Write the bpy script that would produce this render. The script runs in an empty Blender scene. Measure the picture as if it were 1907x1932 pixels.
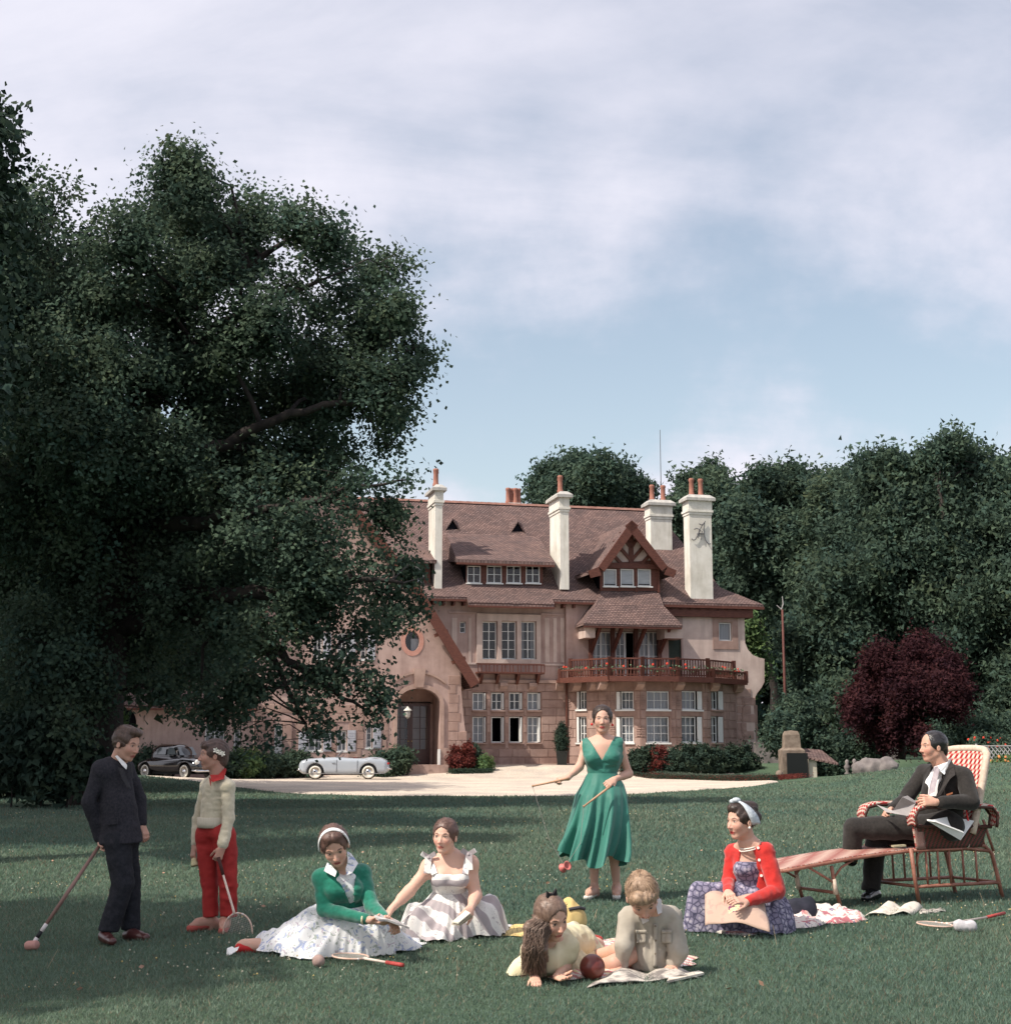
import bpy, bmesh, math, random
import numpy as np
from mathutils import Vector, Matrix, noise as mnoise
random.seed(7)
RNG = np.random.default_rng(7)
SC = bpy.context.scene
COL = SC.collection
R = math.radians

# ------------------------------------------------------------------ camera
CAMZ = 1.25
FD = 2724.3                      # focal length in units of a 1907-wide picture
PITCH = math.atan(447.7 / FD)
cam_d = bpy.data.cameras.new('camera')
cam_d.sensor_fit = 'HORIZONTAL'
cam_d.sensor_width = 56.0
cam_d.lens = 80.0
cam_d.clip_start = 0.1
cam_d.clip_end = 3000
cam = bpy.data.objects.new('camera', cam_d)
cam.location = (0, 0, CAMZ)
cam.rotation_euler = (math.pi / 2 + PITCH, 0, 0)
COL.objects.link(cam)
SC.camera = cam

# ------------------------------------------------------------------ light
SUN_EL = R(50)
SUN_DIR = Vector((0.84 * math.cos(SUN_EL), 0.54 * math.cos(SUN_EL), -math.sin(SUN_EL))).normalized()   # direction the light travels
sun_d = bpy.data.lights.new('sun', 'SUN')
sun_d.energy = 4.8
sun_d.angle = R(0.6)
sun_d.color = (1.0, 0.93, 0.82)
sun = bpy.data.objects.new('sun', sun_d)
sun.rotation_euler = SUN_DIR.to_track_quat('-Z', 'Y').to_euler()
COL.objects.link(sun)

W = bpy.data.worlds.new('World')
SC.world = W
W.use_nodes = True
def build_world():
    nt = W.node_tree
    N, L = nt.nodes, nt.links
    N.clear()
    out = N.new('ShaderNodeOutputWorld')
    bg = N.new('ShaderNodeBackground')
    sky = N.new('ShaderNodeTexSky')
    sky.sky_type = 'NISHITA'
    sky.sun_disc = False
    sky.sun_elevation = SUN_EL
    sky.sun_rotation = math.atan2(-SUN_DIR.x, -SUN_DIR.y)
    sky.air_density = 1.0
    sky.dust_density = 2.0
    sky.ozone_density = 1.5
    tc = N.new('ShaderNodeTexCoord')
    sep = N.new('ShaderNodeSeparateXYZ')
    L.new(tc.outputs['Generated'], sep.inputs[0])
    # project the view direction on a cloud deck: (x, y) / (z + 0.12)
    zz = N.new('ShaderNodeMath'); zz.operation = 'ADD'; zz.inputs[1].default_value = 0.26
    L.new(sep.outputs['Z'], zz.inputs[0])
    zc = N.new('ShaderNodeMath'); zc.operation = 'MAXIMUM'; zc.inputs[1].default_value = 0.05
    L.new(zz.outputs[0], zc.inputs[0])
    dx = N.new('ShaderNodeMath'); dx.operation = 'DIVIDE'
    dy = N.new('ShaderNodeMath'); dy.operation = 'DIVIDE'
    L.new(sep.outputs['X'], dx.inputs[0]); L.new(zc.outputs[0], dx.inputs[1])
    L.new(sep.outputs['Y'], dy.inputs[0]); L.new(zc.outputs[0], dy.inputs[1])
    comb = N.new('ShaderNodeCombineXYZ')
    L.new(dx.outputs[0], comb.inputs[0]); L.new(dy.outputs[0], comb.inputs[1])
    mp = N.new('ShaderNodeMapping')
    mp.inputs['Location'].default_value = CLOUD_LOC
    mp.inputs['Rotation'].default_value = (0, 0, R(-28))
    mp.inputs['Scale'].default_value = (0.55, 1.0, 1)
    L.new(comb.outputs[0], mp.inputs[0])
    n1 = N.new('ShaderNodeTexNoise'); n1.inputs['Scale'].default_value = 0.75
    n1.inputs['Detail'].default_value = 9; n1.inputs['Roughness'].default_value = 0.56; n1.inputs['Distortion'].default_value = 0.5
    L.new(mp.outputs[0], n1.inputs['Vector'])
    n2 = N.new('ShaderNodeTexNoise'); n2.inputs['Scale'].default_value = 3.2
    n2.inputs['Detail'].default_value = 10; n2.inputs['Roughness'].default_value = 0.6; n2.inputs['Distortion'].default_value = 0.5
    L.new(mp.outputs[0], n2.inputs['Vector'])
    mx = N.new('ShaderNodeMath'); mx.operation = 'MULTIPLY_ADD'; mx.inputs[1].default_value = 0.25
    L.new(n2.outputs[0], mx.inputs[0]); L.new(n1.outputs[0], mx.inputs[2])
    # more cloud towards the horizon
    hz = N.new('ShaderNodeMapRange'); hz.inputs['From Min'].default_value = 0.0; hz.inputs['From Max'].default_value = 0.19
    hz.inputs['To Min'].default_value = 0.65; hz.inputs['To Max'].default_value = 0.0
    L.new(sep.outputs['Z'], hz.inputs[0])
    ad = N.new('ShaderNodeMath'); ad.operation = 'ADD'
    # puffier banks low down
    n3 = N.new('ShaderNodeTexNoise'); n3.inputs['Scale'].default_value = 5.5; n3.inputs['Detail'].default_value = 10; n3.inputs['Roughness'].default_value = 0.55
    L.new(tc.outputs['Generated'], n3.inputs['Vector'])
    p3 = N.new('ShaderNodeMath'); p3.operation = 'MULTIPLY_ADD'; p3.inputs[1].default_value = 1.35; p3.inputs[2].default_value = -0.68
    L.new(n3.outputs[0], p3.inputs[0])
    m3 = N.new('ShaderNodeMapRange'); m3.inputs['From Min'].default_value = 0.17; m3.inputs['From Max'].default_value = 0.46; m3.inputs['To Min'].default_value = 1; m3.inputs['To Max'].default_value = 0
    L.new(sep.outputs['Z'], m3.inputs[0])
    q3 = N.new('ShaderNodeMath'); q3.operation = 'MULTIPLY_ADD'; L.new(p3.outputs[0], q3.inputs[0]); L.new(m3.outputs[0], q3.inputs[1]); L.new(hz.outputs[0], q3.inputs[2])
    L.new(mx.outputs[0], ad.inputs[0]); L.new(q3.outputs[0], ad.inputs[1])
    cr = N.new('ShaderNodeMapRange'); cr.interpolation_type = 'SMOOTHSTEP'
    cr.inputs['From Min'].default_value = CLOUD_LO; cr.inputs['From Max'].default_value = CLOUD_HI
    cr.inputs['To Min'].default_value = 0.12; cr.inputs['To Max'].default_value = 0.97
    L.new(ad.outputs[0], cr.inputs[0])
    # the sky's own colour, lifted, then clouds over it
    gain = N.new('ShaderNodeMixRGB'); gain.blend_type = 'MULTIPLY'; gain.inputs[0].default_value = 1
    gain.inputs[2].default_value = SKY_GAIN
    L.new(sky.outputs[0], gain.inputs[1])
    cc = N.new('ShaderNodeMixRGB'); cc.inputs[1].default_value = CLOUD_SHADE; cc.inputs[2].default_value = CLOUD_LIT
    ccr = N.new('ShaderNodeMapRange'); ccr.inputs['From Min'].default_value = CLOUD_LO + 0.02; ccr.inputs['From Max'].default_value = CLOUD_HI + 0.12
    L.new(ad.outputs[0], ccr.inputs[0]); L.new(ccr.outputs[0], cc.inputs[0])
    mix = N.new('ShaderNodeMixRGB')
    L.new(cr.outputs[0], mix.inputs[0]); L.new(gain.outputs[0], mix.inputs[1]); L.new(cc.outputs[0], mix.inputs[2])
    L.new(mix.outputs[0], bg.inputs[0])
    bg.inputs[1].default_value = 0.1
    L.new(bg.outputs[0], out.inputs[0])
CLOUD_LOC = (6.6, 19.0, 0)
CLOUD_LO, CLOUD_HI = 0.46, 0.76
SKY_GAIN = (2.15, 1.9, 1.55, 1)
CLOUD_SHADE = (7.2, 7.05, 8.2, 1)
CLOUD_LIT = (8.8, 8.7, 9.5, 1)
build_world()
SC.view_settings.view_transform = 'Standard'
SC.view_settings.look = 'None'
SC.view_settings.exposure = 0.18
SC.view_settings.gamma = 1.0
SC.view_settings.use_curve_mapping = False
SC.cycles.max_bounces = 6
SC.cycles.transparent_max_bounces = 8
SC.cycles.use_denoising = True

# ------------------------------------------------------------------ helpers
def ray(u, v):
    """direction through a point of the 1907-wide photograph"""
    a, b = (u - 953.5) / FD, (966.0 - v) / FD
    c, s = math.cos(PITCH), math.sin(PITCH)
    return Vector((a, c - b * s, s + b * c))
def P(u, v, Y):
    d = ray(u, v)
    return Vector((0, 0, CAMZ)) + d * (Y / d.y)
def S(a, b, x):
    t = np.clip((x - a) / (b - a), 0, 1)
    return t * t * (3 - 2 * t)
def ground_z(x, y):
    z = -0.2 * S(20, 44, y) + 0.6 * S(70, 76.5, y)
    z = z + 0.50 * np.exp(-((x + 18) / 7.0) ** 2 - ((y - 57) / 8.0) ** 2)
    z = z + 0.95 * S(9, 20, x) * S(18, 50, y) * (1 - 0.7 * S(58, 70, y))
    z = z - 0.11 * (1 - S(-3.5, -1.3, x)) * (1 - S(14, 24, y))
    z = z + 0.012 * np.sin(x * 1.3 + 0.7 * y) * np.sin(y * 0.9 - 0.4 * x) * (y > 16)
    return z
def gz(x, y): return float(ground_z(np.float64(x), np.float64(y)))

def mesh_obj(name, verts, faces, mat=None, parent=None, smooth=False):
    me = bpy.data.meshes.new(name)
    me.from_pydata([tuple(v) for v in verts], [], [tuple(f) for f in faces])
    if mat: me.materials.append(mat)
    if smooth: me.polygons.foreach_set('use_smooth', [True] * len(me.polygons))
    me.update()
    o = bpy.data.objects.new(name, me); COL.objects.link(o)
    if parent: o.parent = parent
    return o
def np_mesh(name, V, Fq, mat=None, parent=None, smooth=False, col=None):
    """fast mesh from an (n,3) array and an (m,k) face array"""
    me = bpy.data.meshes.new(name)
    V = np.asarray(V, dtype=np.float32); Fq = np.asarray(Fq, dtype=np.int32)
    m, k = Fq.shape
    me.vertices.add(len(V)); me.vertices.foreach_set('co', V.ravel())
    me.loops.add(m * k); me.loops.foreach_set('vertex_index', Fq.ravel())
    me.polygons.add(m); me.polygons.foreach_set('loop_start', np.arange(0, m * k, k, dtype=np.int32))
    try: me.polygons.foreach_set('loop_total', np.full(m, k, dtype=np.int32))
    except Exception: pass
    if smooth: me.polygons.foreach_set('use_smooth', np.ones(m, dtype=bool))
    if mat: me.materials.append(mat)
    me.update(calc_edges=True)
    if col is not None:
        at = me.color_attributes.new('Col', 'FLOAT_COLOR', 'POINT')
        c4 = np.ones((len(V), 4), dtype=np.float32); c4[:, :3] = col
        at.data.foreach_set('color', c4.ravel())
    o = bpy.data.objects.new(name, me); COL.objects.link(o)
    if parent: o.parent = parent
    return o
def tag(o, label=None, cat=None, group=None, kind=None):
    if label: o['label'] = label
    if cat: o['category'] = cat
    if group: o['group'] = group
    if kind: o['kind'] = kind
    return o
def empty(name, loc, label=None, cat=None, group=None, rz=0.0, kind=None):
    o = bpy.data.objects.new(name, None); COL.objects.link(o)
    o.location = loc; o.rotation_euler = (0, 0, rz); o.empty_display_size = 0.2
    return tag(o, label, cat, group, kind)

class MB:
    """collects simple shapes into one mesh"""
    def __init__(s): s.v, s.f = [], []
    def add(s, vs, fs):
        n = len(s.v); s.v += [Vector(v) for v in vs]; s.f += [tuple(i + n for i in f) for f in fs]; return s
    def box(s, x0, x1, y0, y1, z0, z1):
        return s.add([(x0,y0,z0),(x1,y0,z0),(x1,y1,z0),(x0,y1,z0),(x0,y0,z1),(x1,y0,z1),(x1,y1,z1),(x0,y1,z1)],
                     [(0,3,2,1),(4,5,6,7),(0,1,5,4),(1,2,6,5),(2,3,7,6),(3,0,4,7)])
    def bar(s, a, b, w, h, up=(0,0,1)):
        a, b = Vector(a), Vector(b); d = (b - a).normalized(); up = Vector(up)
        if abs(d.dot(up)) > 0.98: up = Vector((0, 1, 0))
        x = d.cross(up).normalized() * w / 2; z = x.normalized().cross(d).normalized() * h / 2
        vs = [p + i * x + j * z for p in (a, b) for i, j in ((-1,-1),(1,-1),(1,1),(-1,1))]
        return s.add(vs, [(0,1,2,3),(7,6,5,4),(0,4,5,1),(1,5,6,2),(2,6,7,3),(3,7,4,0)])
    def tube(s, pts, r, n=8, caps=True):
        pts = [Vector(p) for p in pts]; m = len(pts)
        rs = r if isinstance(r, (list, tuple)) else [r] * m
        rings = []; ref = None
        for i, p in enumerate(pts):
            d = (pts[min(i + 1, m - 1)] - pts[max(i - 1, 0)])
            if d.length < 1e-9: d = Vector((0, 0, 1))
            d.normalize()
            if ref is None: ref = Vector((0, 0, 1)) if abs(d.z) < 0.9 else Vector((1, 0, 0))
            x = (ref - d * ref.dot(d))
            if x.length < 1e-4: x = d.orthogonal()
            x.normalize(); y = d.cross(x); ref = x
            rings.append([p + (x * math.cos(2*math.pi*k/n) + y * math.sin(2*math.pi*k/n)) * rs[i] for k in range(n)])
        vs = [v for rg in rings for v in rg]
        fs = [(i*n+k, i*n+(k+1)%n, (i+1)*n+(k+1)%n, (i+1)*n+k) for i in range(m-1) for k in range(n)]
        if caps: fs += [tuple(range(n-1,-1,-1)), tuple((m-1)*n+k for k in range(n))]
        return s.add(vs, fs)
    def lathe(s, prof, n=16, c=(0,0,0), axis=None):
        """prof: (radius, height) list round z at c"""
        c = Vector(c); m = len(prof); vs = []
        q = Vector((0,0,1)).rotation_difference(Vector(axis)) if axis is not None else None
        for r, z in prof:
            for k in range(n):
                v = Vector((r*math.cos(2*math.pi*k/n), r*math.sin(2*math.pi*k/n), z))
                vs.append(c + (q @ v if q else v))
        fs = [(i*n+k, i*n+(k+1)%n, (i+1)*n+(k+1)%n, (i+1)*n+k) for i in range(m-1) for k in range(n)]
        if prof[0][0] > 1e-4: fs.append(tuple(range(n-1,-1,-1)))
        if prof[-1][0] > 1e-4: fs.append(tuple((m-1)*n+k for k in range(n)))
        return s.add(vs, fs)
    def sphere(s, c, r, n=12, sq=(1,1,1)):
        c = Vector(c); m = n // 2; vs = []
        for i in range(m + 1):
            t = math.pi * i / m
            for k in range(n):
                p = 2 * math.pi * k / n
                vs.append(c + Vector((math.sin(t)*math.cos(p)*r*sq[0], math.sin(t)*math.sin(p)*r*sq[1], math.cos(t)*r*sq[2])))
        fs = [(i*n+k, (i+1)*n+k, (i+1)*n+(k+1)%n, i*n+(k+1)%n) for i in range(m) for k in range(n)]
        return s.add(vs, fs)
    def prism(s, poly, off):
        """poly: list of 3D points (planar), extruded by off"""
        off = Vector(off); n = len(poly); vs = [Vector(p) for p in poly] + [Vector(p) + off for p in poly]
        return s.add(vs, [tuple(range(n)), tuple(range(2*n-1, n-1, -1))] + [(i, n+i, n+(i+1)%n, (i+1)%n) for i in range(n)])
    def build(s, name, mat, parent=None, smooth=False, fix=True):
        o = mesh_obj(name, s.v, s.f, mat, parent, smooth)
        if fix:
            bm = bmesh.new(); bm.from_mesh(o.data)
            bmesh.ops.remove_doubles(bm, verts=bm.verts, dist=1e-5)
            bmesh.ops.recalc_face_normals(bm, faces=bm.faces)
            bm.to_mesh(o.data); bm.free()
            if smooth: o.data.polygons.foreach_set('use_smooth', [True]*len(o.data.polygons))
        return o
def auto_smooth(o, ang=40):
    me = o.data
    me.polygons.foreach_set('use_smooth', [True]*len(me.polygons))
    try: me.set_sharp_from_angle(angle=R(ang))
    except Exception: pass
    return o

# ------------------------------------------------------------------ materials
MATS = {}
def mat(name, c1, c2=None, scale=5.0, rough=0.8, bump=0.0, bscale=None, spec=0.3, metal=0.0, detail=5, stretch=None, vcol=False, trans=0.0, lo=0.35, hi=0.65, coat=0.0, bdist=0.02, sheen=0.0, coords='Object'):
    if name in MATS: return MATS[name]
    if (bscale or 0) >= 60 and bdist == 0.02: bdist = 0.003
    m = bpy.data.materials.new(name); m.use_nodes = True; MATS[name] = m
    nt = m.node_tree; N, L = nt.nodes, nt.links
    b = N['Principled BSDF']
    b.inputs['Roughness'].default_value = rough; b.inputs['Specular IOR Level'].default_value = spec; b.inputs['Metallic'].default_value = metal
    if coat: b.inputs['Coat Weight'].default_value = coat; b.inputs['Coat Roughness'].default_value = 0.08
    if sheen: b.inputs['Sheen Weight'].default_value = sheen
    tc = N.new('ShaderNodeTexCoord'); mp = N.new('ShaderNodeMapping'); L.new(tc.outputs[coords], mp.inputs[0])
    if stretch: mp.inputs['Scale'].default_value = stretch
    colsock = None
    if vcol:
        a = N.new('ShaderNodeVertexColor'); a.layer_name = 'Col'; colsock = a.outputs[0]
    if c2 is not None:
        n = N.new('ShaderNodeTexNoise'); n.inputs['Scale'].default_value = scale; n.inputs['Detail'].default_value = detail; n.inputs['Roughness'].default_value = 0.6
        L.new(mp.outputs[0], n.inputs['Vector'])
        r = N.new('ShaderNodeValToRGB'); r.color_ramp.elements[0].position = lo; r.color_ramp.elements[1].position = hi
        r.color_ramp.elements[0].color = (*c1, 1); r.color_ramp.elements[1].color = (*c2, 1)
        L.new(n.outputs[0], r.inputs[0])
        if colsock:
            mm = N.new('ShaderNodeMixRGB'); mm.blend_type = 'MULTIPLY'; mm.inputs[0].default_value = 1
            L.new(colsock, mm.inputs[1]); L.new(r.outputs[0], mm.inputs[2]); colsock = mm.outputs[0]
        else: colsock = r.outputs[0]
    if colsock: L.new(colsock, b.inputs['Base Color'])
    else: b.inputs['Base Color'].default_value = (*c1, 1)
    if bump:
        n = N.new('ShaderNodeTexNoise'); n.inputs['Scale'].default_value = bscale or scale * 4; n.inputs['Detail'].default_value = 6
        L.new(mp.outputs[0], n.inputs['Vector'])
        bp = N.new('ShaderNodeBump'); bp.inputs['Strength'].default_value = bump; bp.inputs['Distance'].default_value = bdist
        L.new(n.outputs[0], bp.inputs['Height']); L.new(bp.outputs[0], b.inputs['Normal'])
    if trans:
        t = N.new('ShaderNodeBsdfTranslucent'); ms = N.new('ShaderNodeMixShader'); ms.inputs[0].default_value = trans
        if colsock: L.new(colsock, t.inputs[0])
        else: t.inputs[0].default_value = (*c1, 1)
        L.new(b.outputs[0], ms.inputs[1]); L.new(t.outputs[0], ms.inputs[2]); L.new(ms.outputs[0], N['Material Output'].inputs[0])
    return m
# ================================================================== ground
def lawn_material():
    m = bpy.data.materials.new('lawn_soil_and_grass'); m.use_nodes = True
    N, L = m.node_tree.nodes, m.node_tree.links
    b = N['Principled BSDF']; b.inputs['Roughness'].default_value = 0.95; b.inputs['Specular IOR Level'].default_value = 0.1
    tc = N.new('ShaderNodeTexCoord')
    n1 = N.new('ShaderNodeTexNoise'); n1.inputs['Scale'].default_value = 0.35; n1.inputs['Detail'].default_value = 6
    n2 = N.new('ShaderNodeTexNoise'); n2.inputs['Scale'].default_value = 14; n2.inputs['Detail'].default_value = 8; n2.inputs['Roughness'].default_value = 0.75
    for n in (n1, n2): L.new(tc.outputs['Object'], n.inputs['Vector'])
    r1 = N.new('ShaderNodeValToRGB'); e = r1.color_ramp.elements
    e[0].position = 0.3; e[0].color = (0.060, 0.104, 0.074, 1); e[1].position = 0.72; e[1].color = (0.105, 0.152, 0.102, 1)
    L.new(n1.outputs[0], r1.inputs[0])
    r2 = N.new('ShaderNodeValToRGB'); e = r2.color_ramp.elements
    e[0].position = 0.3; e[0].color = (0.5, 0.55, 0.5, 1); e[1].position = 0.7; e[1].color = (1.35, 1.3, 1.2, 1)
    L.new(n2.outputs[0], r2.inputs[0])
    mm = N.new('ShaderNodeMixRGB'); mm.blend_type = 'MULTIPLY'; mm.inputs[0].default_value = 1
    L.new(r1.outputs[0], mm.inputs[1]); L.new(r2.outputs[0], mm.inputs[2]); L.new(mm.outputs[0], b.inputs['Base Color'])
    bp = N.new('ShaderNodeBump'); bp.inputs['Strength'].default_value = 0.8; bp.inputs['Distance'].default_value = 0.05
    L.new(n2.outputs[0], bp.inputs['Height']); L.new(bp.outputs[0], b.inputs['Normal'])
    return m
def grid_sheet(name, xs, ys, zf, m, keep=None, off=0.0):
    X, Y = np.meshgrid(xs, ys, indexing='ij'); Z = zf(X, Y) + off
    V = np.stack([X, Y, Z], -1).reshape(-1, 3); nx, ny = X.shape
    i, j = np.meshgrid(np.arange(nx-1), np.arange(ny-1), indexing='ij')
    a = (i*ny+j).ravel(); Q = np.stack([a, a+ny, a+ny+1, a+1], 1)
    if keep is not None:
        cx = V[Q].mean(1); Q = Q[keep(cx[:,0], cx[:,1])]
    return np_mesh(name, V, Q, m, smooth=True)
M_LAWN = lawn_material()
gx = np.concatenate([-np.geomspace(2500, 41, 20), np.linspace(-40, 40, 121), np.geomspace(41, 2500, 20)])
gy = np.concatenate([-np.geomspace(300, 21, 10), np.linspace(-20, 100, 181), np.geomspace(102, 2800, 20)])
lawn = grid_sheet('lawn', gx, gy, ground_z, M_LAWN); tag(lawn, kind='structure')

# gravel forecourt: its lawn edge read off the photograph, everything else behind it
EDGE = [(-60, 66), (-40, 65)] + [tuple(P(u, v, Y)[:2]) for u, v, Y in
        ((100, 1446, 64), (257, 1449, 62), (342, 1464, 57), (447, 1473, 53), (484, 1479, 51), (516, 1490, 49.5), (574, 1497, 47.5), (758, 1500.6, 45.8),
         (953, 1500, 45.8), (1100, 1499, 46), (1200, 1494, 48.0), (1300, 1486, 51.5), (1400, 1478, 56.5), (1470, 1473.5, 60.5))]
EX = np.array([e[0] for e in EDGE]); EY = np.array([e[1] for e in EDGE])
def edge_y(x): return np.interp(x, EX, EY) + 0.06*np.sin(np.asarray(x)*1.9) + 0.04*np.sin(np.asarray(x)*5.3)
def gravel_material():
    m = bpy.data.materials.new('pale_gravel'); m.use_nodes = True
    N, L = m.node_tree.nodes, m.node_tree.links
    b = N['Principled BSDF']; b.inputs['Roughness'].default_value = 0.95; b.inputs['Specular IOR Level'].default_value = 0.1
    tc = N.new('ShaderNodeTexCoord')
    v = N.new('ShaderNodeTexVoronoi'); v.inputs['Scale'].default_value = 26; L.new(tc.outputs['Object'], v.inputs['Vector'])
    n1 = N.new('ShaderNodeTexNoise'); n1.inputs['Scale'].default_value = 0.5; n1.inputs['Detail'].default_value = 8; L.new(tc.outputs['Object'], n1.inputs['Vector'])
    r = N.new('ShaderNodeValToRGB'); e = r.color_ramp.elements
    e[0].position = 0; e[0].color = (0.46, 0.385, 0.315, 1); e[1].position = 1; e[1].color = (0.74, 0.655, 0.56, 1)
    L.new(v.outputs['Color'], r.inputs[0])
    r2 = N.new('ShaderNodeValToRGB'); e = r2.color_ramp.elements
    e[0].position = 0.35; e[0].color = (0.78, 0.78, 0.8, 1); e[1].position = 0.65; e[1].color = (1.05, 1.03, 1, 1); L.new(n1.outputs[0], r2.inputs[0])
    mm = N.new('ShaderNodeMixRGB'); mm.blend_type = 'MULTIPLY'; mm.inputs[0].default_value = 1
    L.new(r.outputs[0], mm.inputs[1]); L.new(r2.outputs[0], mm.inputs[2]); L.new(mm.outputs[0], b.inputs['Base Color'])
    bp = N.new('ShaderNodeBump'); bp.inputs['Strength'].default_value = 0.6; bp.inputs['Distance'].default_value = 0.03
    L.new(v.outputs['Distance'], bp.inputs['Height']); L.new(bp.outputs[0], b.inputs['Normal'])
    return m
M_GRAVEL = gravel_material()
def gravel_sheet():
    xs = np.linspace(-60, EX[-1] + 0.001, 300); k = 60
    t = np.linspace(0, 1, k) ** 1.0
    V = []; 
    for x in xs:
        y0 = float(edge_y(x)); y1 = 92.0 if x < 9 else 92.0
        ys = y0 + (y1 - y0) * t
        z = ground_z(np.full(k, x), ys) + 0.045
        z[0] -= 0.06
        V.append(np.stack([np.full(k, x), ys, z], 1))
    V = np.concatenate(V); i, j = np.meshgrid(np.arange(len(xs)-1), np.arange(k-1), indexing='ij')
    a = (i*k+j).ravel(); return np_mesh('gravel_forecourt', V, np.stack([a, a+k, a+k+1, a+1], 1), M_GRAVEL, smooth=True)
tag(gravel_sheet(), kind='structure')
# ================================================================== the villa
from mathutils.geometry import tessellate_polygon
HT = R(14)
HC, HS = math.cos(HT), math.sin(HT)
HO = P(1060, 1440, 78.0); HO.z = 0.4
def HP(u, v, yh, O=HO, c=HC, s=HS):
    """point of the photograph on the plane at depth yh of the house's own frame"""
    d = ray(u, v); o = Vector((0, 0, CAMZ)) - O
    ox, oy = o.x*c + o.y*s, -o.x*s + o.y*c
    dx, dy = d.x*c + d.y*s, -d.x*s + d.y*c
    t = (yh - oy) / dy
    return Vector((ox + dx*t, yh, o.z + d.z*t))
house = empty('villa', HO, 'large pink stone and plaster villa with brown tiled roofs and pale chimneys behind the gravel', 'villa', rz=HT)

M_PLASTER = mat('pink_plaster', (0.41, 0.290, 0.258), (0.50, 0.365, 0.325), 1.3, 0.9, 0.25, 30, detail=8)
M_PLASTER2 = mat('pale_plaster', (0.54, 0.42, 0.37), (0.63, 0.51, 0.455), 1.1, 0.9, 0.25, 30, detail=8)
M_STONE = [mat('sandstone_%s' % n, a, b, 2.2, 0.9, 0.35, 22, detail=8) for n, a, b in
           (('rose', (0.35, 0.236, 0.200), (0.44, 0.308, 0.265)), ('buff', (0.38, 0.262, 0.220), (0.47, 0.335, 0.285)), ('brown', (0.33, 0.218, 0.183), (0.41, 0.283, 0.24)))]
M_JOINT = mat('mortar', (0.26, 0.17, 0.14), (0.33, 0.22, 0.18), 3, 0.95)
M_TIMBER = mat('red_brown_timber', (0.085, 0.030, 0.022), (0.145, 0.054, 0.038), 6, 0.6, 0.2, 30, stretch=(1, 1, 4))
M_TRIM = mat('white_paint', (0.70, 0.70, 0.68), (0.78, 0.78, 0.76), 3, 0.5)
M_CHIM = mat('chimney_render', (0.68, 0.65, 0.59), (0.78, 0.75, 0.69), 1.4, 0.9, 0.3, 25, detail=8)
M_CAP = mat('chimney_cap_stone', (0.34, 0.33, 0.32), (0.50, 0.48, 0.44), 3, 0.9, 0.3)
M_POT = mat('terracotta_pot', (0.28, 0.12, 0.085), (0.36, 0.16, 0.12), 5, 0.8)
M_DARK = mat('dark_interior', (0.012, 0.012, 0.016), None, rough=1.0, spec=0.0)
M_CURT = mat('net_curtain', (0.42, 0.42, 0.45), (0.56, 0.56, 0.58), 4, 0.9, stretch=(14, 1, 0.3))
M_BLIND = mat('pale_blind', (0.58, 0.57, 0.60), (0.72, 0.71, 0.73), 1.5, 0.8, stretch=(1, 1, 5))
M_SHUT = mat('grey_painted_shutter', (0.40, 0.41, 0.46), (0.48, 0.49, 0.53), 3, 0.6)
M_TUFF = mat('brick_red_ring', (0.46, 0.225, 0.18), (0.54, 0.29, 0.235), 3, 0.9, 0.2)
def streaks(m, sc, lo, dark):
    """rain streaks and blotchy weathering"""
    N, L = m.node_tree.nodes, m.node_tree.links; b = N['Principled BSDF']; src = b.inputs['Base Color'].links[0].from_socket
    tc = N.new('ShaderNodeTexCoord'); prev = src
    for st, s_ in (((1, 1, .12), sc), ((1, 1, 1), .45)):
        mp = N.new('ShaderNodeMapping'); mp.inputs['Scale'].default_value = st; L.new(tc.outputs['Object'], mp.inputs[0])
        n = N.new('ShaderNodeTexNoise'); n.inputs['Scale'].default_value = s_; n.inputs['Detail'].default_value = 7; n.inputs['Roughness'].default_value = .65; L.new(mp.outputs[0], n.inputs['Vector'])
        r = N.new('ShaderNodeValToRGB'); r.color_ramp.elements[0].position = lo; r.color_ramp.elements[1].position = lo+.22; r.color_ramp.elements[0].color = (*dark, 1); r.color_ramp.elements[1].color = (1, 1, 1, 1); L.new(n.outputs[0], r.inputs[0])
        x = N.new('ShaderNodeMixRGB'); x.blend_type = 'MULTIPLY'; x.inputs[0].default_value = 1; L.new(prev, x.inputs[1]); L.new(r.outputs[0], x.inputs[2]); prev = x.outputs[0]
    L.new(prev, b.inputs['Base Color'])
for m_ in [M_PLASTER, M_PLASTER2] + M_STONE: streaks(m_, 2.2, .34, (.80, .78, .78))
streaks(M_CHIM, 3.0, .30, (.80, .79, .76))
def glass_material():
    m = bpy.data.materials.new('window_glass'); m.use_nodes = True
    N, L = m.node_tree.nodes, m.node_tree.links; N.clear()
    o = N.new('ShaderNodeOutputMaterial'); t = N.new('ShaderNodeBsdfTransparent'); t.inputs[0].default_value = (0.72, 0.75, 0.76, 1)
    g = N.new('ShaderNodeBsdfGlossy'); g.inputs['Roughness'].default_value = 0.03
    mx = N.new('ShaderNodeMixShader'); mx.inputs[0].default_value = 0.055
    L.new(t.outputs[0], mx.inputs[1]); L.new(g.outputs[0], mx.inputs[2]); L.new(mx.outputs[0], o.inputs[0])
    return m
M_GLASS = glass_material()
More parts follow.
